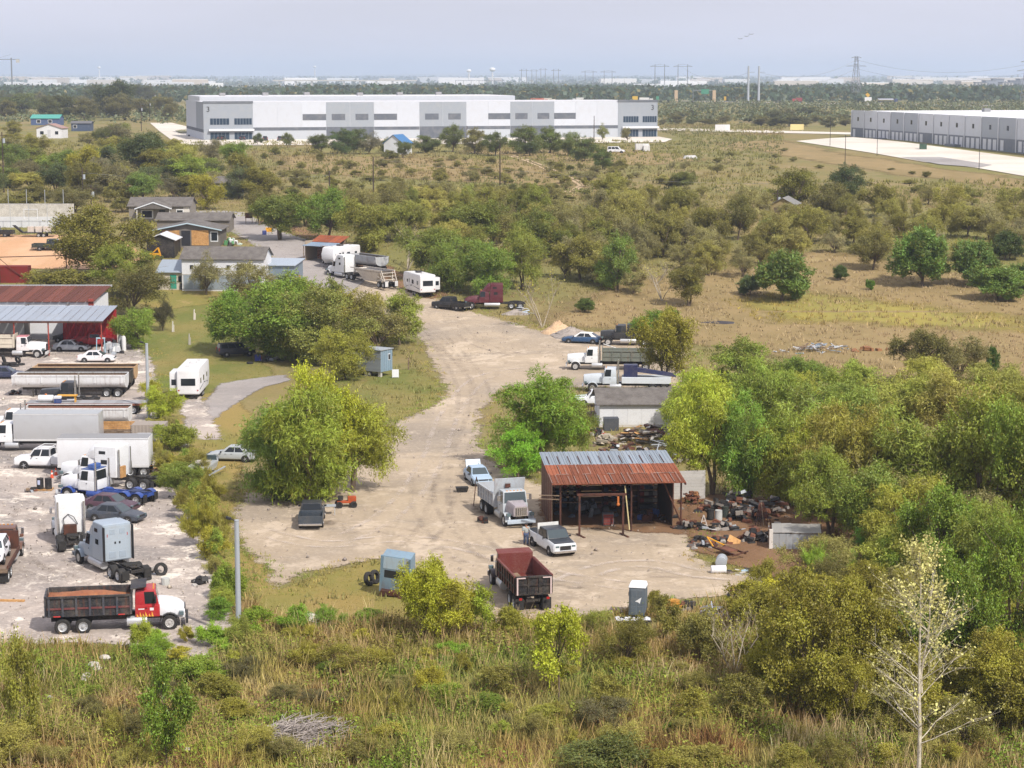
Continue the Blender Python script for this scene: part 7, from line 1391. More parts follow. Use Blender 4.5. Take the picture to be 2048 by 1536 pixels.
place([('bush', 285, 1305, 60, 78, '7f9a34'), ('airy', 300, 1340, 110, 78, '5f8a2a'), ('slim', 510, 1280, 100, 78, '5f872a'), ('bush', 590, 1262, 80, 58, '5a8a28'), ('airy', 655, 1268, 80, 65, '5f8a2c'), ('slim', 735, 1262, 90, 52, '668a30'), ('bush', 400, 1370, 120, 71, '6a8a30'), ('airy', 470, 1300, 80, 78, '75863a'), ('slim', 1330, 1290, 90, 117, '6d7034'), ('bush', 1400, 1320, 110, 117, '77743a'), ('airy', 1250, 1330, 120, 117, '716c36'), ('slim', 1310, 1225, 60, 52, '6f7a38'), ('bush', 1020, 1285, 80, 78, '7f8a33'), ('airy', 1190, 1275, 70, 65, '74833a'), ('slim', 1480, 1450, 150, 117, '66662f'), ('bush', 860, 1400, 60, 78, '9a9433'), ('airy', 690, 1350, 120, 78, '727a35'), ('slim', 1380, 1460, 120, 91, '6f7a33'), ('bush', 1780, 1480, 150, 117, '6f6a35'), ('airy', 1930, 1500, 140, 130, '6a6836'), ('slim', 990, 1400, 100, 78, '7a6f3a')], 'weed_bush', 'leafy weed bush in the overgrown strip before the lot', 'weed bushes of the overgrown strip', 'bush')
def leader_tree(seed, h, r0, mat, leafn):
    r = random.Random(seed); m = MB(); tips = []
    def twig(p, d, L, rad, lev):
        pts = [p]; dd = d.copy()
        for i in range(4): dd = (dd + Vector((r.gauss(0, .1), r.gauss(0, .1), .05))).normalized(); pts.append(pts[-1] + dd * L / 4)
        limb(m, pts, rad, rad * .35, 5 if lev == 0 else 3); tips.extend(pts[2:])
        if lev < 2:
            for k in range(6 if lev == 0 else 4): t = r.uniform(.25, 1); q = pts[min(int(t * 4), 3)].lerp(pts[min(int(t * 4) + 1, 4)], t * 4 % 1); s_ = Vector((r.gauss(0, 1), r.gauss(0, 1), r.gauss(.2, .6))).normalized(); twig(q, (dd * .75 + s_ * .75).normalized(), L * r.uniform(.3, .5), rad * .42, lev + 1)
    for f, off, top in ((1, (0, 0), 1.0), (1, (.35, .1), .93)):
        b = Vector((0, 0, -.3)) if top == 1.0 else Vector((0, 0, h * .42)); e = Vector((off[0] * 2.2 - .25, off[1], h * top)); pts = [b.lerp(e, k / 7) + Vector((r.gauss(0, .05), r.gauss(0, .05), 0)) for k in range(8)]; limb(m, pts, r0 if top == 1.0 else r0 * .5, r0 * .12, 7)
        for k in range(46 if top == 1.0 else 18):
            t = r.uniform(.22, .98); q = b.lerp(e, t); a = r.uniform(0, 6.28); up = .35 + .8 * t; twig(q, Vector((math.cos(a), math.sin(a), up)).normalized(), (1.0 + 3.4 * (1 - t) ** .8) * r.uniform(.6, 1.1), r0 * .3 * (1.15 - t), 0)
    me = m.mesh('branches', 0, False); me.materials.append(mat); g = np.random.default_rng(seed); T = np.array([tuple(t) for t in tips]); P = T[g.integers(0, len(T), leafn)] + g.normal(size=(leafn, 3)) * .12; A = unit(g.normal(size=(leafn, 3)) + [0, 0, -.3]); S = unit(np.cross(A, g.normal(size=(leafn, 3)))); k = g.uniform(.6, 1.3, (leafn, 1)); V, F = leaves(P, A, S, .15 * k, .11 * k)
    return me, rawmesh('leaves', V, F, LEAF, {'v': ('FLOAT', np.repeat(g.random(leafn) * .8 + .1, 4))})
h_me, h_lf = leader_tree(83, 13.2, .13, WHITEBARK, 3800)
hp = at(1836, 1590); ht = empty('pale_tree', 'tall pale leafless tree with a few yellow-green leaves', 'tree', hp); link('branches', h_me, ht); o = link('leaves', h_lf, ht); o.color = (*lin('c9c27c'), 1)
# --- along the gravel road and the scrub field
place([('broad', 560, 480, 140, 95, '4f682e', 'dark green tree at the dirt strip beside the notice stand'), ('broad', 655, 482, 120, 105, '55762c', 'tall green tree behind the rust-roofed carport'), ('willow', 735, 500, 140, 110, '6c7c38', 'loose olive tree behind the white rounded camper'), ('broad', 610, 455, 110, 70, '5b6a33', 'lower green tree between the notice stand and the carport'), ('willow', 870, 560, 150, 125, '60793a', 'olive willow-like tree behind the travel trailer'), ('willow', 905, 585, 120, 120, '5a7c33', 'green willow-like tree beside the slide-out of the travel trailer'), ('willow', 985, 592, 140, 115, '5f7f35', 'full green tree behind the cab of the maroon tractor'), ('willow', 1045, 580, 110, 130, '667c38', 'green tree behind the wheels of the maroon tractor'), ('broad', 960, 500, 130, 100, '5f7236', 'broad green tree second behind the maroon tractor'), ('broad', 1075, 520, 110, 100, '5a6d33', 'olive tree second behind the maroon tractor wheels'), ('willow', 800, 480, 130, 90, '748040', 'pale olive tree behind the brown stock trailer'), ('broad', 1235, 580, 85, 110, '5e7a36', 'upright green tree at the meadow corner behind the gravel heaps'), ('broad', 520, 450, 70, 70, '6a5f35', 'brown-olive small tree at the mouth of the gravel road'), ('willow', 930, 560, 110, 100, '688537', 'fresh green tree behind the black crew-cab pickup'), ('broad', 1160, 560, 100, 90, '6a743a', 'yellow-olive tree between the gravel heaps and the scrub')], 'roadside_tree', 'full green tree in the row along the gravel road', 'green trees along the gravel road')
place([('bare', 815, 540, 90, 95, '8a8a4a', 'leafless grey tree behind the travel trailer'), ('bare', 1085, 655, 85, 110, '8a9040', 'pale leafless tree at the foot of the gravel heap'), ('bare', 945, 560, 100, 80, '8f8d52', 'twiggy yellow-grey tree behind the maroon sleeper tractor')], 'bare_tree', None, None)
place([('cedar', 1565, 602, 156, 125, '4f7338', 'big dark green cedar standing alone on the dead-grass meadow'), ('cedar', 1845, 572, 156, 132, '567a3c', 'broad cedar at the head of the cedar group on the meadow'), ('cedar', 1945, 572, 121, 103, '527538', 'cedar at the back of the cedar group on the meadow'), ('cedar', 1995, 600, 134, 85, '54793a', 'low wide cedar at the front of the cedar group on the meadow'), ('cedar', 2046, 588, 83, 80, '4c7036', 'cedar beside the low wide one at the meadow group'), ('cedar', 1535, 498, 66, 76, '3c6226', 'small neat cedar at the scrub edge behind the lone big one'), ('cedar', 2010, 520, 89, 67, '3d5530', 'dull cedar in the scrub behind the meadow group'), ('cedar', 1740, 580, 25, 26, '4c7a2c', 'tiny cedar seedling on the open meadow'), ('cedar', 1170, 625, 43, 33, '4a6a30', 'small cedar on the meadow behind the gravel heaps'), ('cedar', 1680, 560, 43, 33, '3f5c2e', 'small dark cedar below the bare grey tree on the meadow'), ('cedar', 1500, 590, 64, 50, '45603a', 'small cedar bush touching the lone big cedar')], 'cedar_tree', 'dense dark green cedar on the dead-grass meadow', 'cedars on the dead-grass meadow')
place([('broad', 1378, 612, 95, 85, '5b582b'), ('broad', 1420, 500, 90, 95, '5f5e32'), ('broad', 1475, 480, 80, 90, '565a2e'), ('broad', 1320, 510, 100, 90, '63623a'), ('broad', 1590, 420, 110, 80, '55602c'), ('broad', 1690, 410, 95, 78, '34492f'), ('broad', 1660, 440, 75, 80, '5a5932'), ('broad', 1335, 430, 42, 38, '4d5228'), ('broad', 1240, 440, 80, 70, '5d6634'), ('broad', 1030, 445, 70, 70, '56602f'), ('broad', 1370, 380, 55, 38, '4f6238'), ('broad', 1745, 540, 90, 80, '585c34')], 'scrub_tree', 'dark olive rounded tree standing out of the scrub field', 'rounded trees of the scrub field')
scatter([(1090, 470), (1300, 400), (1560, 430), (1800, 400), (2080, 420), (2080, 540), (1800, 540), (1640, 500), (1480, 560), (1290, 610), (1130, 560)], 95, [('airy', '7a7358'), ('airy', '6f6e48'), ('bare', '8a8a4a'), ('willow', '6f7444'), ('airy', '6b7340'), ('broad', '646a38'), ('willow', '75804a'), ('airy', '857556')], (62, 100), (62, 95), 'scrub_tree', 'thin grey-brown tree in the scrub field behind the meadow', 'thin trees of the scrub field', 28, seed=3)
scatter([(700, 430), (900, 400), (1250, 410), (1300, 480), (1100, 530), (900, 520), (740, 480)], 46, [('willow', '67763a'), ('airy', '75734a'), ('broad', '5f6c34'), ('willow', '737b42'), ('airy', '6d6a45')], (70, 110), (70, 95), 'scrub_tree', 'olive scrub tree between the gravel road and the open field', 'olive scrub trees behind the gravel road', 30, seed=4)
scatter([(480, 300), (1150, 330), (1400, 350), (1330, 400), (1000, 410), (700, 400), (520, 400)], 90, [('bush', '767544'), ('bush', '8a7c50'), ('bush', '5f6a3a'), ('airy', '7d7352')], (20, 44), (12, 26), 'field_bush', 'low bush scattered over the open field before the long warehouse', 'low bushes of the open field', 22, cat='bush', seed=5)
scatter([(1320, 290), (1600, 300), (2060, 390), (1900, 420), (1400, 350)], 24, [('bush', '767544'), ('bush', '8a7c50'), ('bush', '5f6a3a')], (18, 40), (8, 18), 'field_bush', 'low bush on the slope below the dock apron', 'low bushes below the dock apron', 26, cat='bush', seed=6)
# row of bushes and trees before the long warehouse
place([('broad', 640, 306, 60, 38, '4a5c36'), ('broad', 690, 308, 70, 48, '48603a'), ('airy', 738, 308, 60, 44, '6d6456'), ('broad', 715, 300, 60, 46, '46593a'), ('broad', 775, 306, 40, 30, '4a6038'), ('broad', 806, 316, 42, 34, '4c6238'), ('bush', 780, 318, 36, 20, '5a6a40'), ('broad', 850, 306, 60, 38, '4a6036'), ('broad', 905, 304, 50, 55, '4f6640'), ('broad', 950, 308, 60, 50, '6a7346'), ('broad', 990, 312, 54, 48, '42582f'), ('broad', 1052, 308, 70, 54, '4a6236'), ('broad', 1100, 306, 60, 50, '566f40'), ('broad', 1140, 312, 55, 52, '5a7342'), ('broad', 1170, 322, 60, 46, '4d693a'), ('broad', 1205, 338, 54, 42, '4a6636'), ('broad', 1060, 312, 50, 30, '3c5230'), ('broad', 575, 295, 26, 30, '5f7048'), ('broad', 515, 290, 24, 24, '4a5c3e'), ('airy', 1255, 282, 32, 30, '76704e'), ('airy', 1205, 280, 34, 34, '6d7a4c')], 'hedge_tree', 'dark green tree in the row before the long warehouse', 'trees in the row before the long warehouse')
# left background
place([('broad', 285, 355, 120, 92, '3c5030', 'very dark green tree standing over the field left of the warehouse'), ('broad', 232, 236, 105, 76, '33472c', 'tall dark tree beside the lane with power poles'), ('broad', 412, 420, 70, 78, '978532', 'golden-yellow tree behind the grey house'), ('airy', 232, 290, 80, 48, '6a6352', 'grey leafless spreading tree beside the blue house'), ('broad', 285, 405, 85, 62, '55783a', 'bright green tree above the grey house'), ('broad', 205, 300, 45, 45, '4f5e38', 'round tree at the open shelter')], 'background_tree', None, None)
scatter([(-60, 335), (240, 325), (470, 318), (520, 400), (440, 400), (300, 400), (130, 395), (-60, 395)], 48, [('broad', '8a8636'), ('broad', '5f7a3a'), ('airy', '7d745a'), ('broad', '44583a'), ('willow', '7d8a46'), ('broad', '6f6a33'), ('broad', '6a8a3c'), ('airy', '6d6a58')], (60, 115), (45, 80), 'woodlot_tree', 'olive or brown tree in the woodlot behind the ball court', 'woodlot trees behind the ball court', 34, seed=8)
scatter([(-60, 205), (140, 205), (330, 215), (330, 245), (180, 240), (-60, 245)], 26, [('broad', '3f4f34'), ('broad', '4d5c3a'), ('broad', '5f6440'), ('airy', '6a6450')], (55, 95), (38, 58), 'woodlot_tree', 'dark tree among the houses left of the long warehouse', 'trees among the far left houses', 30, seed=9)
scatter([(-40, 400), (140, 395), (250, 400), (250, 425), (-40, 425)], 8, [('airy', '7a5f42'), ('bush', '6d6238')], (70, 110), (40, 60), 'woodlot_tree', 'brownish shrub tree directly behind the court wall', 'shrub trees behind the court wall', 34, seed=10)
scatter([(450, 190), (520, 182), (1000, 186), (1010, 196), (450, 200)], 14, [('broad', '3f4c36'), ('broad', '4a5640')], (30, 50), (14, 22), 'far_tree', 'dark tree showing over the roof of the rear warehouse', 'trees behind the rear warehouse', 30, seed=11, ysq=.1)
scatter([(1315, 222), (1700, 228), (1700, 256), (1315, 250)], 60, [('bush', '4f5c40'), ('bush', '616248'), ('bush', '45543a'), ('airy', '6d6650')], (34, 64), (12, 24), 'scrub_bush', 'dull green bush in the scrub between the two warehouses and the highway', 'bushes between warehouses and highway', 24, cat='bush', seed=12)

scatter([(0, 1440), (500, 1420), (900, 1330), (1250, 1300), (1500, 1350), (2048, 1440), (2048, 1560), (0, 1560)], 44, [('slim', '8d8a3c'), ('airy', '8a7a45'), ('slim', '76823a'), ('airy', '94804f'), ('bush', '7f7a3c'), ('airy', '8a8246')], (60, 130), (45, 95), 'weed_bush', 'straggly yellow-olive weed clump in the tall dry grass', 'weed clumps of the tall dry grass', 46, cat='bush', seed=14)
scatter([(1500, 1200), (2060, 1180), (2060, 1460), (1700, 1460), (1450, 1380)], 34, [('broad', '6f7a30'), ('airy', '85764a'), ('bush', '7a8034'), ('slim', '8a8c38'), ('willow', '6d7a36'), ('broad', '7f7a30')], (110, 170), (100, 170), 'undergrowth_tree', 'young tree of the tangled undergrowth around the tall pale one', 'undergrowth around the tall pale tree', 44, seed=15)
scatter([(300, 1275), (480, 1275), (800, 1270), (1000, 1280), (980, 1330), (600, 1350), (400, 1380), (330, 1330)], 22, [('bush', '6f9a34'), ('slim', '8a963a'), ('bush', '7f8a3a'), ('plume', '94903e')], (50, 90), (35, 60), 'vine_bush', 'bright green vine-covered bush along the old fence line', 'vine bushes along the fence line', 34, cat='bush', seed=16)
scatter([(310, 830), (400, 900), (420, 1000), (450, 1100), (480, 1220), (440, 1230), (400, 1100), (340, 980), (290, 880)], 26, [('slim', '6f8f38'), ('plume', '8a8c44'), ('bush', '64853a'), ('airy', '86804c'), ('willow', '6d8a3a')], (45, 85), (45, 80), 'verge_shrub', 'yellow-green weedy shrub along the verge between yard and lot', 'shrubs along the verge between yard and lot', 24, cat='shrub', seed=17)

scatter([(1580, 1120), (1700, 1110), (2060, 1100), (2060, 1200), (1760, 1210), (1600, 1200)], 16, [('broad', '6a7d33'), ('willow', '728638'), ('airy', '8a7248'), ('broad', '5a752c')], (110, 180), (110, 190), 'thicket_tree', 'full tree at the lower edge of the thicket behind the low metal shed', 'trees at the lower edge of the thicket', 46, seed=18)

scatter([(0, 1330), (300, 1340), (700, 1320), (1150, 1300), (1500, 1330), (1500, 1480), (0, 1500)], 40, [('bush', '5f8030'), ('slim', '748c38'), ('airy', '8a6a48'), ('bush', '6f7a36'), ('airy', '7a5a40')], (55, 120), (30, 65), 'leafy_bush', 'low leafy or rusty bush half sunk in the weeds', 'low bushes half sunk in the weeds', 40, cat='bush', seed=19)
scatter([(480, 330), (1150, 335), (1500, 330), (1450, 400), (1000, 420), (600, 410)], 60, [('airy', '857c5a'), ('airy', '7a7a4c'), ('bush', '7f7c4c'), ('airy', '6f7348')], (28, 62), (16, 34), 'field_bush', 'soft grey-green brush in the open field behind the scrub', 'soft brush of the open field', 24, cat='bush', seed=20)

scatter([(-60, 262), (60, 262), (62, 300), (140, 300), (190, 275), (330, 280), (400, 300), (400, 330), (-60, 335)], 22, [('broad', '5f7038'), ('airy', '7a7250'), ('broad', '7d7c3c'), ('broad', '4a5c38'), ('willow', '76803f')], (50, 90), (32, 52), 'woodlot_tree', 'tree on the field edge between the small white house and the woodlot', 'trees between the small white house and the woodlot', 30, seed=22)

# ------------------------------------------------------------------ poles, wires, highway and far distance
def pole(px, py, hpx, label, group=None, arm=False, lamp=False, r=.16, mat=None):
    o = empty('utility_pole', label, 'pole', group=group); put(o, px, py); h = hpx * mpp(py); MB().cyl((0, 0, -.5), (0, 0, h), r, r * .7, 8).build('pole', mat or POLE, o)
    if arm: MB().box((0, 0, h - .7), (2.4, .12, .14)).build('crossarm', POLE, o); MB().cyl((.35, 0, h - 2.4), (.35, 0, h - 1.4), .28, .28, 10).build('transformer', GALV, o)
    return o, Vector((o.location.x, o.location.y, o.location.z + h))
POLE = rusty('creosote_pole', lin('4a3d33'), lin('33291f'), (3, 3, .5))
L1 = 'bare wooden power pole in the open field'; tops = []
for px, py, h, arm in ((1000, 374, 88, 0), (747, 392, 78, 0), (659, 384, 42, 0), (1188, 282, 50, 0), (934, 302, 50, 0)): tops.append(pole(px, py, h, L1, 'power poles of the open field', arm)[1])
t1 = pole(1755, 402, 38, 'short dark pole at the far edge of the scrub field')[1]; pole(1554, 432, 52, 'pole with a transformer beside the cream gabled cottage', None, True); pole(1690, 330, 60, 'thin pole on the apron edge', None, r=.1)
for px, py, h in ((1754, 312, 50), (1958, 340, 50), (1660, 292, 58)): pole(px, py, h, 'thin dark lamp pole along the dock apron', 'lamp poles of the dock apron', r=.09, mat=BLACK)
for px, py, h, lab in ((310, 236, 50, 'pole with crossarm in the far left lane'), (300, 242, 40, 'second pole with crossarm in the far left lane'), (283, 262, 52, 'pole with transformers at the lane entrance'), (8, 385, 120, 'pole with white insulators at the woodlot edge'), (166, 398, 62, 'pole with a transformer behind the ball court'), (183, 410, 40, 'short pole with a lamp behind the ball court')): tops.append(pole(px, py, h, lab, None, True)[1])
def wire(a, b, label, sag=1.0, r=.03, group=None, n=12):
    P = [a.lerp(b, k / n) - Vector((0, 0, sag * 4 * (k / n) * (1 - k / n))) for k in range(n + 1)]; o = MB().tube(P, r, 3).build('power_line', plain('wire_grey', (.3, .3, .28), .6, 0, 0), None); return tag(o, label, 'wire', group)
wire(tops[1] - Vector((0, 0, .3)), tops[0] - Vector((0, 0, 6.0)), 'thin power line between two bare field poles', .6); wire(tops[9] - Vector((0, 0, 1)), tops[2] - Vector((0, 0, 1)), 'thin power line from the ball court to the field poles', 1.2); wire(tops[0] - Vector((0, 0, 6)), t1, 'long thin power line crossing the scrub field', 1.5)
# distance: positions by depth, height follows the terrain
def far(px, D, dz=0): return Vector(((px - 1024) / FPX * (D * math.cos(PITCH) + (EYE - hgt(D)) * math.sin(PITCH)), D, hgt(D) + dz))
STEEL = plain('far_steel', (.2, .21, .23), .6, .2, 0)
def lattice(px, D, h, w, label, arms, group=None):
    o = empty('transmission_tower', label, 'pylon', far(px, D), .2, group); m = MB(); n = 7; k = lambda t: w * (1 - .8 * t) if t < .75 else w * .4 * (1 - (t - .75) * 1.5)
    for sx, sy in ((-1, -1), (1, -1), (1, 1), (-1, 1)): m.tube([(sx * k(t) / 2, sy * k(t) / 2, h * t) for t in (0, .5, .75, 1)], .22, 4)
    for i in range(n):
        a, b = i / n, (i + 1) / n
        for s in (-1, 1): m.tube([(-k(a) / 2, s * k(a) / 2, h * a), (k(b) / 2, s * k(b) / 2, h * b)], .13, 3); m.tube([(k(a) / 2, s * k(a) / 2, h * a), (-k(b) / 2, s * k(b) / 2, h * b)], .13, 3); m.tube([(s * k(a) / 2, -k(a) / 2, h * a), (s * k(b) / 2, k(b) / 2, h * b)], .13, 3)
    m.build('lattice', STEEL, o)
    for z, l in arms: MB().tube([(-l, 0, h * z), (0, 0, h * z + 1.5), (l, 0, h * z), (-l, 0, h * z)], .2, 4).build('crossarm', STEEL, o)
    return o
lattice(1711, 1950, 41, 9, 'big lattice transmission tower beyond the highway', [(.97, 5), (.78, 10), (.42, 10)])
lattice(2052, 1700, 36, 8, 'lattice tower cut by the right picture edge', [(.95, 6), (.75, 9)])['label'] = 'lattice tower standing right of the dock warehouse roof'
def hframe(px, D, h, w, label, group):
    o = empty('transmission_pylon', label, 'pylon', far(px, D), 0, group)
    for s in (-1, 1): MB().tube([(s * w / 2 - .6, 0, 0), (s * w / 2, 0, h)], .28, 4).tube([(s * w / 2 + .6, 0, 0), (s * w / 2, 0, h)], .28, 4).build('leg', STEEL, o)
    MB().tube([(-w, 0, h * .93), (w, 0, h * .93)], .3, 4).tube([(-w, 0, h * .93), (0, 0, h), (w, 0, h * .93)], .15, 4).build('crossarm', STEEL, o)
for px, D, h, w in ((1319, 2300, 36, 10.5), (1365, 2300, 36, 10.5), (1178, 2900, 33, 11), (1216, 2900, 33, 11), (1048, 3000, 36, 7), (1068, 3300, 38, 7), (1086, 3300, 40, 7), (1112, 3000, 36, 7)): hframe(px, D, h, w, 'twin-legged transmission pylon beyond the highway', 'transmission pylons beyond the highway')
for px, lab in ((1496, 'grey steel monopole, the one beside its twin near the concrete piers'), (1517, 'grey steel monopole, the one towards the lattice tower')):
    o = empty('steel_monopole', lab, 'pole', far(px, 1720)); MB().cyl((0, 0, -1), (0, 0, 31), 1.1, .75, 12).build('pole', GALV, o, None, 0, True); MB().tube([(0, 0, 26), (5, 0, 26)], .15, 4).build('arm', STEEL, o)
o = empty('substation_gantry', 'open steel substation gantry beyond the rear warehouse', 'gantry', far(958, 2500))
for k in range(7): MB().tube([(-28 + k * 9.3, 6 * (k % 2), 0), (-28 + k * 9.3, 6 * (k % 2), 18)], .35, 4).build('column', STEEL, o)
for z in (17.5, 12): MB().tube([(-28, 0, z), (28, 0, z)], .35, 4).build('beam', STEEL, o)
for k in range(16):
    px = (960 + 27 * k + random.uniform(-10, 10)); q = empty('lamp_mast', 'thin mast along the highway beyond the warehouses', 'mast', far(px, random.uniform(1900, 2600)), 0, 'masts along the highway'); MB().cyl((0, 0, 0), (0, 0, random.uniform(11, 20)), .22, .15, 5).build('mast', STEEL, q)
for px, D, h, lab in ((985, 5200, 52, 'white mushroom water tower on the horizon'), (938, 6500, 50, 'smaller white water tower on the horizon'), (199, 9000, 70, 'tiny white water tower over the far left trees'), (630, 9500, 75, 'tiny white water tower above the far bridge')):
    o = empty('water_tower', lab, 'water tower', far(px, D)); MB().cyl((0, 0, 0), (0, 0, h * .75), 2.6, 2.2, 10).build('stem', WALL, o, 'dcdcda'); MB().ball((0, 0, h * .88), 7.5, 14, 8, (1, 1, .7)).build('tank', WALL, o, 'ececec', 0, True)
o = empty('tower_crane', 'tower crane above the far left trees', 'crane', far(25, 2600)); MB().tube([(0, 0, 0), (0, 0, 46)], 1.0, 4).build('mast', STEEL, o); MB().tube([(-30, 0, 44), (10, 0, 44)], .6, 4).tube([(0, 0, 50), (-20, 0, 44.5)], .15, 3).build('jib', STEEL, o); MB().box((8, 0, 42), (4, 2, 4)).build('counterweight', CONC, o)
for px, lab in ((1352, 'tan concrete bridge pier nearer the long warehouse'), (1428, 'tan concrete bridge pier nearer the monopoles')): o = simple('bridge_pier', lab, 'pier', MB().span(-1.3, 1.3, -1.3, 1.3, -1, 10), plain('tan_concrete', lin('b9a284'), .9, 0, .1), 0, 0); o.location = far(px, 1700, 1.5)
o = empty('overhead_sign', 'green overhead highway sign near the bridge piers', 'sign', far(1405, 1760)); MB().tube([(-8, 0, 0), (-8, 0, 11), (8, 0, 11)], .3, 5).build('gantry', STEEL, o); MB().box((2, -.4, 10), (6.5, .2, 4)).build('panel', MATTE, o, '2f8a68')
for px, D, c, w, lab in ((1736, 1640, 'e6e6e6', 5.5, 'white board beside the highway'), (1735, 1650, 'd9a81c', 3, 'yellow warning diamond beside the highway'), (1270, 1720, 'd8b028', 4.5, 'yellow billboard beyond the warehouse end'), (1315, 1720, '3a8a68', 2.5, 'small green sign beyond the warehouse end'), (1450, 1700, 'c8a020', 1.8, 'small yellow sign at the bridge piers')):
    o = empty('road_sign', lab, 'sign', far(px, D, 1.5)); z = 3.4 if c != 'd9a81c' else 6.6; MB().box((0, 0, z), (w, .2, 3.2 if c != 'd9a81c' else 2.4), ry=.785 if c == 'd9a81c' else 0).build('panel', MATTE, o, c); MB().cyl((0, .1, -1.5), (0, .1, z), .15, n=6).build('post', GALV, o)
def rig(px, D, cab, body, L, deg, lab, tank=False):
    o = empty('highway_truck', lab, 'truck', far(px, D, 1.55), R(deg)); MB().span(L / 2 - 2.6, L / 2, -1.2, 1.2, .8, 3.2).build('cab', PAINT, o, cab, .2); MB().span(L / 2 + .0, L / 2 + .03, -1, 1, 2, 2.9).build('windscreen', GLASS, o)
    if tank: MB().cyl((-L / 2, 0, 2.3), (L / 2 - 3.4, 0, 2.3), 1.15, n=14).build('tank', CHROME, o, None, .1)
    else: MB().span(-L / 2, L / 2 - 3.0, -1.25, 1.25, 1.1, 4.0).build('box', PAINT, o, body, .05)
    MB().span(-L / 2, L / 2 - .3, -.5, .5, .7, 1.0).build('chassis', BLACK, o)
    for x in (-L / 2 + 1, -L / 2 + 2.3, L / 2 - 4.6, L / 2 - 1.4): axle(o, x, 1.2, .5, .5, 'dual')
rig(1775, 1690, '2b3f70', 'cccccc', 16, -2, 'tanker truck with a dark blue cab on the highway', True); rig(1292, 1700, 'e6e6e6', 'e4e4e2', 11, 0, 'white box truck on the highway past the warehouse end'); rig(1594, 1690, 'a3302a', '8a2a26', 8, 180, 'red truck on the highway near the lattice tower'); rig(1078, 1650, 'b0482e', 'c05a3a', 14, 0, 'orange-red machine truck behind the rear warehouse'); rig(1097, 1660, 'd9cbb0', 'd6cfc0', 11, 0, 'cream box truck next to the orange-red one'); rig(1156, 1700, 'd0d3d6', 'dcdcda', 9, 180, 'pale delivery truck on the highway')
for px, D, c, d in ((1248, 1690, '3a4450', 0), (1384, 1690, '23262a', 0), (1558, 1695, '1f2124', 180)): q = car('highway_car', {'3a4450': 'blue-grey pickup', '23262a': 'dark car before the bridge piers', '1f2124': 'black car near the monopoles'}[c] + ' on the highway', 'car', 'suv', c, L=5, H=1.8); q.location = far(px, D, 1.55); q.rotation_euler = (0, 0, R(d))
# far woodland as one mass of leaf clumps, and distant white sheds
def belt(name, label, D0, D1, n, hmin, hmax, col, seed, lump=9, gap=0.42, size=2.4, xl=.34):
    r = np.random.default_rng(seed); D = np.sqrt(r.uniform(D0 ** 2, D1 ** 2, n)); X = r.uniform(-1, 1, n) * (D * xl + 60); keep = fbm(X, D * .6, 420, seed) > gap; D, X = D[keep], X[keep]; h = r.uniform(hmin, hmax, len(D)) * (.6 + .8 * fbm(X, D, 150, seed + 4)); w = h * r.uniform(.5, .9, len(D))
    k = lump; C = np.repeat(np.stack([X, D, hgts(D)], 1), k, 0); H = np.repeat(h, k); Wd = np.repeat(w, k); d = unit(r.normal(size=(len(C), 3))); P = C + np.stack([d[:, 0] * Wd, d[:, 1] * Wd, H * .55 + d[:, 2] * H * .45], 1); A = unit(r.normal(size=(len(C), 3)) * [1, .6, .6]); S = unit(np.cross(A, r.normal(size=(len(C), 3)) * .5 + d)); q = r.uniform(.7, 1.5, (len(C), 1)); V, F = leaves(P, A, S, size * 1.6 * q, size * 1.1 * q); V[:, 2] = np.maximum(V[:, 2], hgts(V[:, 1]))
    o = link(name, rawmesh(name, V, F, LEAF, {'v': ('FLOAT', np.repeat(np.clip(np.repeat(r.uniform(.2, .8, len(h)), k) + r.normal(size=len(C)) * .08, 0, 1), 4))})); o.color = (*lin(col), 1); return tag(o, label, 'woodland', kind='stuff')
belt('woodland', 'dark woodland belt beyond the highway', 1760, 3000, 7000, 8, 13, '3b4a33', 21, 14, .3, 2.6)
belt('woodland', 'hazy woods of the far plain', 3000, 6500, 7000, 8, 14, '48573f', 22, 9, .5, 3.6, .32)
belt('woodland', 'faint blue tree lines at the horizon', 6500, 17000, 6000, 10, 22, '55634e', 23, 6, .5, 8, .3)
belt('roadside_scrub', 'dull scrub on the near side of the highway', 1000, 1640, 3400, 2, 5.5, '5c6244', 24, 16, .4, .85, .3)
r_ = random.Random(6); LS = 'long pale industrial building far out on the plain'
for k in range(62):
    px = r_.choice([r_.uniform(0, 480), r_.uniform(1180, 2048), r_.uniform(1180, 2048), r_.uniform(400, 1180)]); D = r_.uniform(3600, 9000) if px > 1180 else r_.uniform(4200, 9500); w = r_.uniform(35, 150) * D / 6000; h = r_.uniform(10, 17) * (1 + D / 16000)
    o = empty('far_building', LS, 'building', far(px, D), r_.uniform(-.3, .3), 'pale industrial buildings of the far plain'); MB().span(-w / 2, w / 2, -20, 20, -2, h).build('walls', TILT, o, r_.choice(['e8e6e2', 'dcdcdc', 'c9bba8', 'eeeeee', 'd9cfc0'])); MB().span(-w / 2 + .5, w / 2 - .5, -19.5, 19.5, h, h + .8).build('roof', TILT, o, 'f0f0f0')
o = empty('far_bridge', 'long low concrete flyover on the far plain', 'bridge', far(690, 4800)); MB().box((0, 0, 20), (330, 12, 3)).build('deck', CONC, o)
for k in range(9): MB().box((-150 + k * 37, 0, 9), (4, 8, 19)).build('pier', CONC, o)
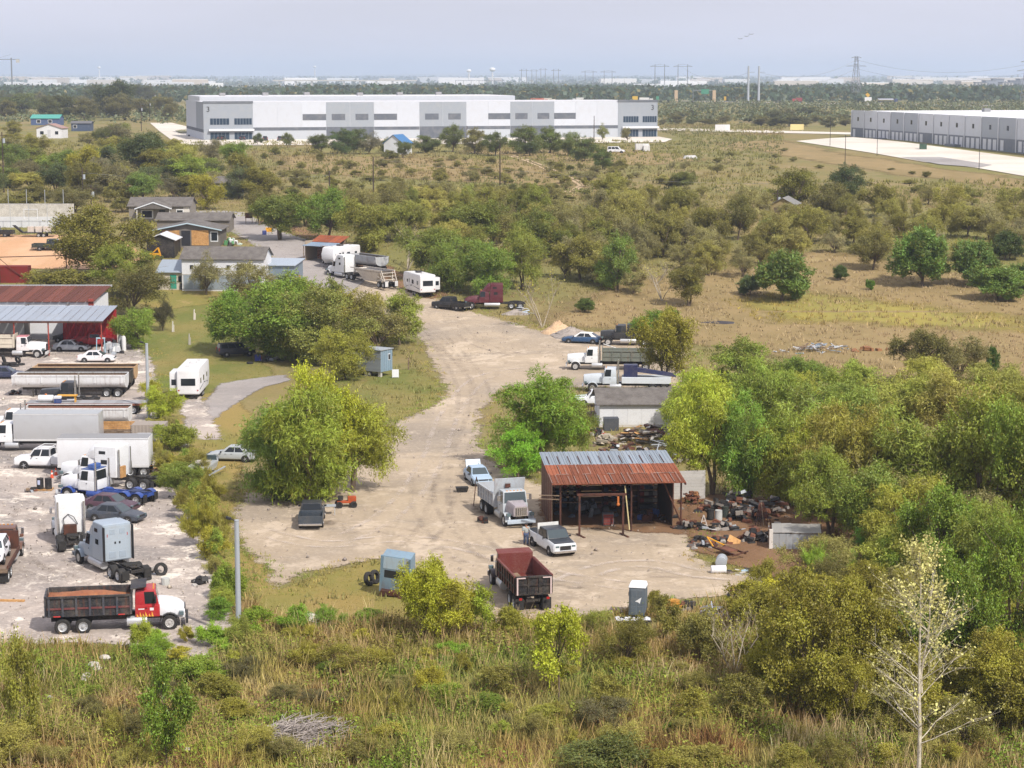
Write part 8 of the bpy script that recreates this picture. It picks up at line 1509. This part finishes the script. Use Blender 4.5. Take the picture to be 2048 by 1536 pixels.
for k in range(7):
    w = 20; o = empty('apartment_block', 'grey apartment block on the far right plain', 'building', far(1960 + k * 17, 3300 + 60 * (k % 3)), .2 * (k % 2), 'apartment blocks of the far right plain'); MB().span(-9, 9, -8, 8, -1, 17 + 3 * (k % 3)).build('walls', TILT, o, r_.choice(['8f949c', 'b9b4ac', '6d727a'])); MB().span(-9.4, 9.4, -8.4, 8.4, 17 + 3 * (k % 3), 18 + 3 * (k % 3)).build('roof', TILT, o, '6a6d72')
    for z in (3, 7, 11, 15):
        for x in (-5, 0, 5): MB().box((x, -8.05, z), (2.6, .12, 1.8)).build('window', GLASS, o)
bird = MB().add([(0, 0, 0), (.25, .1, 0), (-.25, .1, 0), (.55, .0, .2), (-.55, .0, .2), (0, -.3, 0), (0, .35, 0), (0, 0, .08)], [(0, 1, 3), (0, 4, 2), (5, 1, 6, 2), (5, 7, 1), (5, 2, 7), (6, 1, 7), (6, 7, 2)]).mesh('bird'); bird.materials.append(BLACK)
for px, py in ((1470, 78), (1482, 73), (1491, 69)):
    D = 420; e = PITCH + math.atan((py - 768) / FPX); o = link('bird', bird); o.location = ((px - 1024) / FPX * D * 1.01, D, EYE - D * math.tan(e)); tag(o, 'small dark bird in flight over the highway', 'bird', 'birds in flight')
# ------------------------------------------------------------------ tall weeds and meadow grass
def mat_grass():
    n = N('weed_grass'); n.t.nodes.remove(n.b); a = n.n('Attribute', attribute_name='col'); d = n.n('BsdfDiffuse'); t = n.n('BsdfTranslucent'); n.l(a.outputs['Color'], d.inputs[0]); n.l(a.outputs['Color'], t.inputs[0]); m = n.n('MixShader'); m.inputs[0].default_value = .2; n.l(d.outputs[0], m.inputs[1]); n.l(t.outputs[0], m.inputs[2]); n.l(m.outputs[0], n.out.inputs[0]); return n.m
GRASS = mat_grass()
def grass(name, label, X, Y, Z, H, C, blades, spread, width, seed, lean=.5, cvar=.2, tri=False):
    """tufts of narrow blades at the given points; C per-tuft colour"""
    r = np.random.default_rng(seed); n = len(X) * blades; B = np.repeat(np.stack([X, Y, Z], 1), blades, 0); H = np.repeat(H, blades) * r.uniform(.45, 1.15, n); a = r.uniform(0, 2 * np.pi, n); ro = spread * np.sqrt(r.random(n)); B = B + np.stack([np.cos(a) * ro, np.sin(a) * ro, 0 * a], 1)
    b = r.uniform(0, 2 * np.pi, n); l = H * lean * r.random(n); T = B + np.stack([np.cos(b) * l, np.sin(b) * l, H * (1 - .25 * lean * r.random(n))], 1); s = np.stack([-np.sin(b * 2.3), np.cos(b * 2.3), 0 * b], 1) * (width * r.uniform(.6, 1.4, n))[:, None]; M = B * .45 + T * .55; M[:, 2] += H * .12
    nv = 3 if tri else 5
    if tri: V = np.stack([B - s * .6, B + s * .6, T], 1).reshape(-1, 3); F = np.arange(n * 3).reshape(n, 3)
    else: V = np.stack([B - s * .5, B + s * .5, M + s * .45, M - s * .45, T], 1).reshape(-1, 3); k = np.arange(n)[:, None] * 5; F = np.concatenate([k + [0, 1, 2], k + [0, 2, 3], k + [3, 2, 4]], 1).reshape(-1, 3)
    Cc = np.repeat(C, blades, 0) * (1 + r.normal(size=(n, 1)) * cvar); Cc = np.clip(Cc, .01, .8); Cc = np.repeat(np.concatenate([Cc, np.ones((n, 1))], 1), nv, 0)
    return tag(link(name, rawmesh(name, V, F, GRASS, {'col': ('FLOAT_COLOR', Cc)})), label, 'grass', kind='stuff')
def mixc(cols, w):
    c = np.array([lin(x) for x in cols]); w = np.stack(w, 1); w = np.maximum(w, 0) + 1e-4; w = w ** 6; w /= w.sum(1, keepdims=True); return w @ c
def field(n, x0, x1, y0, y1, seed): r = np.random.default_rng(seed); return r.uniform(x0, x1, n), r.uniform(y0, y1, n)

def far_wire(p, q, label):
    wire(p, q, label, 9, .1, 'transmission wires beyond the highway', 16)
for dz in (30, 38): far_wire(far(1517, 1720, dz * .68), far(1711, 1950, dz), 'thin transmission wire strung between pylons beyond the highway'); far_wire(far(1711, 1950, dz), far(2052, 1700, dz * .85), 'thin transmission wire strung between pylons beyond the highway'); far_wire(far(1365, 2300, dz * .85), far(1496, 1720, dz * .68), 'thin transmission wire strung between pylons beyond the highway')
PM = np.array([at(*p)[:2] for p in MAIN]); PY = np.array([at(*p)[:2] for p in YARD]); PL = np.array([at(*p)[:2] for p in [(480, 1080), (560, 1180), (760, 1120), (960, 1195), (990, 1255), (700, 1250), (520, 1235)]])
X, Y = field(28000, -44, 44, 99, 137, 31); P2 = np.stack([X, Y], 1); out = (sdf_poly(P2, PM) < -.5) & (sdf_poly(P2, PY) < -.6) & (sdf_poly(P2, PL) < -.2)
for (qx, qy), rad_ in (((1266, 1256), 1.9), ((600, 1492), 1.5), ((1350, 1222), 1.3), ((1425, 1238), 1.5), ((628, 1250), 1.0)): q_ = at(qx, qy); out &= ((X - q_.x) ** 2 + ((Y - q_.y) * .6) ** 2) > rad_ ** 2
X, Y = X[out], Y[out]
Zg = hgts(Y) + (fbm(X, Y, 14, 3) - .5) * np.clip((Y - 95) / 30, 0, 1) * np.where(Y < 127, .5, 0)
a, b, c, d, e = fbm(X, Y, 9, 41), fbm(X, Y, 7, 42), fbm(X, Y, 5, 43), fbm(X, Y, 12, 44), fbm(X, Y, 4, 45)
Cg = mixc(['a9835c', '86843f', 'cdb786', '6d8836', 'a89a50', '86583e', 'b8966a'], [a * 1.02, b * 1.02, c * .93, d * 1.02 + (Y > 120) * .12, e * .95, (1 - a) * .98, (1 - b) * .86]); Hg = .35 + 1.7 * fbm(X, Y, 5, 46) * (.35 + .95 * fbm(X, Y, 2.2, 47)); bare = (fbm(X, Y, 10, 48) < .36) & (X < -12) & (Y > 112); Hg = np.where(bare, Hg * .45, Hg)
grass('tall_weeds', 'tall tangle of brown, straw and green weeds before the lot', X, Y, Zg - .03, Hg, Cg, 5, .34, .055, 51, .9); grass('matted_weeds', 'matted lower layer of brown and green weeds', X, Y, Zg - .03, Hg * .7, Cg * .9, 8, .4, .06, 57, 1.1, .2, True)
i = np.random.default_rng(3).random(len(X)) < .24; grass('dry_stalks', 'pale dry stalks standing over the weeds', X[i], Y[i], Zg[i], Hg[i] * 1.5 + .15, mixc(['dcc49a', 'b8946a', 'bfb35e'], [a[i], b[i], c[i]]), 6, .25, .022, 52, .5)
# leafy weeds: broad small leaves among the grass
i = np.random.default_rng(4).random(len(X)) < (.6 * (fbm(X, Y, 3.5, 49) > .5) + .04); r0 = np.random.default_rng(5); m_ = 16; B = np.repeat(np.stack([X[i], Y[i], Zg[i]], 1), m_, 0); Hh = np.repeat(Hg[i], m_); P = B + np.stack([r0.normal(size=len(B)) * .3, r0.normal(size=len(B)) * .3, Hh * r0.random(len(B)) * 1.05], 1); A = unit(r0.normal(size=P.shape) * [1, 1, .5]); S = unit(np.cross(A, r0.normal(size=P.shape) * .6 + [0, 0, 1])); q = r0.uniform(.6, 1.5, (len(P), 1)); V, F = leaves(P, A, S, .17 * q, .09 * q)
Cl = np.repeat(mixc(['728c34', '8a963c', '7d7a3c', '9a8850'], [d[i], e[i], a[i], b[i] * .9]), m_, 0) * (1 + r0.normal(size=(len(P), 1)) * .22); tag(link('leafy_weeds', rawmesh('leafy_weeds', V, F, GRASS, {'col': ('FLOAT_COLOR', np.repeat(np.concatenate([np.clip(Cl, .01, .7), np.ones((len(P), 1))], 1), 4, 0))})), 'green leafy weeds mixed into the tall grass', 'weeds', kind='stuff')
# verge weeds, lawns' edges and the meadow
def ring_pts(poly, n, lo, hi, seed, clip=None):
    r = np.random.default_rng(seed); b0, b1 = poly.min(0) - abs(lo) - 2, poly.max(0) + abs(lo) + 2; X = r.uniform(b0[0], b1[0], n); Y = r.uniform(b0[1], b1[1], n); s = sdf_poly(np.stack([X, Y], 1), poly); k = (s > lo) & (s < hi); return X[k], Y[k]
for nm, lab, poly, n, sd in (('lot_edge_grass', 'ragged grass along the edge of the gravel lot', PM, 60000, 61), ('yard_edge_grass', 'ragged grass along the edge of the gravel yard', PY, 50000, 62)):
    X1, Y1 = ring_pts(poly, n, -2.4, .9, sd); k = ~((sdf_poly(np.stack([X1, Y1], 1), PM) > .9) | (sdf_poly(np.stack([X1, Y1], 1), PY) > .9)); X1, Y1 = X1[k], Y1[k]; w = fbm(X1, Y1, 6, sd) > .42; X1, Y1 = X1[w], Y1[w]
    grass(nm, lab, X1, Y1, hgts(Y1), .1 + .3 * fbm(X1, Y1, 5, sd + 9), mixc(['98a24c', 'b39c64', '7f9440'], [fbm(X1, Y1, 5, 1), fbm(X1, Y1, 7, 2), fbm(X1, Y1, 4, 3)]), 7, .22, .06, sd, .7, .2, True)
X1, Y1 = field(40000, -130, 150, 138, 470, 71); k = (np.abs(X1) < Y1 * .27 + 4); X1, Y1 = X1[k], Y1[k]; P2 = np.stack([X1, Y1], 1); ok = (sdf_poly(P2, PM) < -1) & (sdf_poly(P2, PY) < -1)
for nm in ('sand_yard', 'gravel_spur', 'gravel_road', 'scrap_yard_dirt', 'shed_floor_dirt'): ok &= sdf_poly(P2, SHEETS[nm]) < 0
ok &= ~((X1 < -20) & (Y1 > 205) & (Y1 < 330) & (X1 > -75)); X1, Y1 = X1[ok], Y1[ok]; a1, b1, c1 = fbm(X1, Y1, 30, 72), fbm(X1, Y1, 18, 73), fbm(X1, Y1, 12, 74)
mead = sdf_poly(np.stack([X1, Y1], 1), SHEETS['straw_meadow']) > 0; gold = np.maximum(sdf_poly(np.stack([X1, Y1], 1), SHEETS['yellow_weed_meadow']), sdf_poly(np.stack([X1, Y1], 1), SHEETS['yellow_weed_strip'])) > -3
Cm = mixc(['a08a68', '7f7f48', '908c50', 'a8964c', 'ae9a78'], [a1, b1 - mead * .3, c1 - mead * .2, gold * .62, c1 * .9 + mead * .15])
grass('meadow_grass', 'dry tussocks over the fields and the dead-grass meadow', X1, Y1, hgts(Y1), (.25 + .5 * c1) * (1 + .3 * gold), Cm, 7, .45, .12, 75, .8, .2, True)
X1, Y1 = field(18000, -190, 190, 440, 1000, 81); k = np.abs(X1) < Y1 * .27; X1, Y1 = X1[k], Y1[k]; P0w = ww.location; ok = ~((Y1 > 715) & (X1 < 60)) & ~((X1 > .134 * Y1 - 3) & (Y1 > 500)); X1, Y1 = X1[ok], Y1[ok]
grass('field_grass', 'rough tussocks of the open field before the warehouses', X1, Y1, hgts(Y1), .5 + .9 * fbm(X1, Y1, 25, 82), mixc(['94825e', '7f7d4a', '8c864c', '74764a'], [fbm(X1, Y1, 60, 83), fbm(X1, Y1, 45, 84), fbm(X1, Y1, 30, 85), fbm(X1, Y1, 20, 86)]), 6, .9, .3, 87, .8, .08, True)
for li, poly in enumerate(LAWNS):
    r_l = np.random.default_rng(90 + li); b0, b1 = poly.min(0), poly.max(0); nn = int(min(9000, (b1 - b0).prod() * 5)); X1 = r_l.uniform(b0[0], b1[0], nn); Y1 = r_l.uniform(b0[1], b1[1], nn); k = sdf_poly(np.stack([X1, Y1], 1), poly) > -.5; X1, Y1 = X1[k], Y1[k]
    grass('lawn_grass', ('short grass of the lawn behind the fifth-wheel camper', 'short grass of the lawn by the shed on blocks', 'short dry grass round the wrecked cab', 'short grass at the scrap yard edge')[li], X1, Y1, hgts(Y1), .05 + .12 * fbm(X1, Y1, 4, 91), mixc(['8a8a44', 'a3925a', '74803c', '8f7c50'], [fbm(X1, Y1, 9, 92), fbm(X1, Y1, 7, 93), fbm(X1, Y1, 5, 94), fbm(X1, Y1, 6, 95)]), 6, .3, .06, 96 + li, .9, .15, True)
# loose stones on the gravel
def stones(name, label, poly, n, seed, cols):
    r = np.random.default_rng(seed); b0, b1 = poly.min(0), poly.max(0); X = r.uniform(b0[0], b1[0], n); Y = r.uniform(b0[1], b1[1], n); k = sdf_poly(np.stack([X, Y], 1), poly) > -.4; k &= fbm(X, Y, 6, seed) > .45; X, Y = X[k], Y[k]; n = len(X); sz = r.uniform(.03, .11, n) * (1 + (r.random(n) > .96) * 1.2)
    T = np.array([[1, 0, -.3], [-.5, .87, -.3], [-.5, -.87, -.3], [0, 0, .8]]); a = r.uniform(0, 6.28, n); c, s_ = np.cos(a), np.sin(a); P = np.stack([T[None, :, 0] * c[:, None] - T[None, :, 1] * s_[:, None], T[None, :, 0] * s_[:, None] + T[None, :, 1] * c[:, None], np.repeat(T[None, :, 2], n, 0)], -1) * sz[:, None, None]; P += np.stack([X, Y, hgts(Y) + LIFT[0] + .02], 1)[:, None]
    F = (np.arange(n)[:, None, None] * 4 + np.array([[0, 2, 1], [0, 1, 3], [1, 2, 3], [2, 0, 3]])).reshape(-1, 3); C = np.array([lin(q) for q in cols])[r.integers(0, len(cols), n)]; return tag(link(name, rawmesh(name, P.reshape(-1, 3), F, GRASS, {'col': ('FLOAT_COLOR', np.repeat(np.concatenate([C, np.ones((n, 1))], 1), 4, 0))})), label, 'stones', kind='stuff')
stones('loose_stones', 'loose pale and grey stones over the gravel yard', PY, 12000, 101, ['e6dccb', 'c9bda9', '7d766e', 'a39789', '8a8178']); stones('loose_stones', 'loose stones over the gravel lot', PM, 7000, 102, ['c6b8ab', 'b0a398', '9a9088', 'a3968a'])
# ------------------------------------------------------------------ haze: one even body of air round everything
hz = MB().span(-14000, 14000, -250, 33000, -60, 150).build('haze', (lambda n: (n.t.nodes.remove(n.b), n)[1])(N('haze_air')).m, None); tag(hz, 'thin pale haze over the whole plain', 'haze', kind='stuff')
n_ = hz.data.materials[0].node_tree; v_ = n_.nodes.new('ShaderNodeVolumePrincipled'); v_.inputs['Color'].default_value = (.68, .79, 1, 1); v_.inputs['Density'].default_value = 1.2e-4; v_.inputs['Anisotropy'].default_value = 0.2
n_.links.new(v_.outputs[0], n_.nodes['Material Output'].inputs['Volume'])
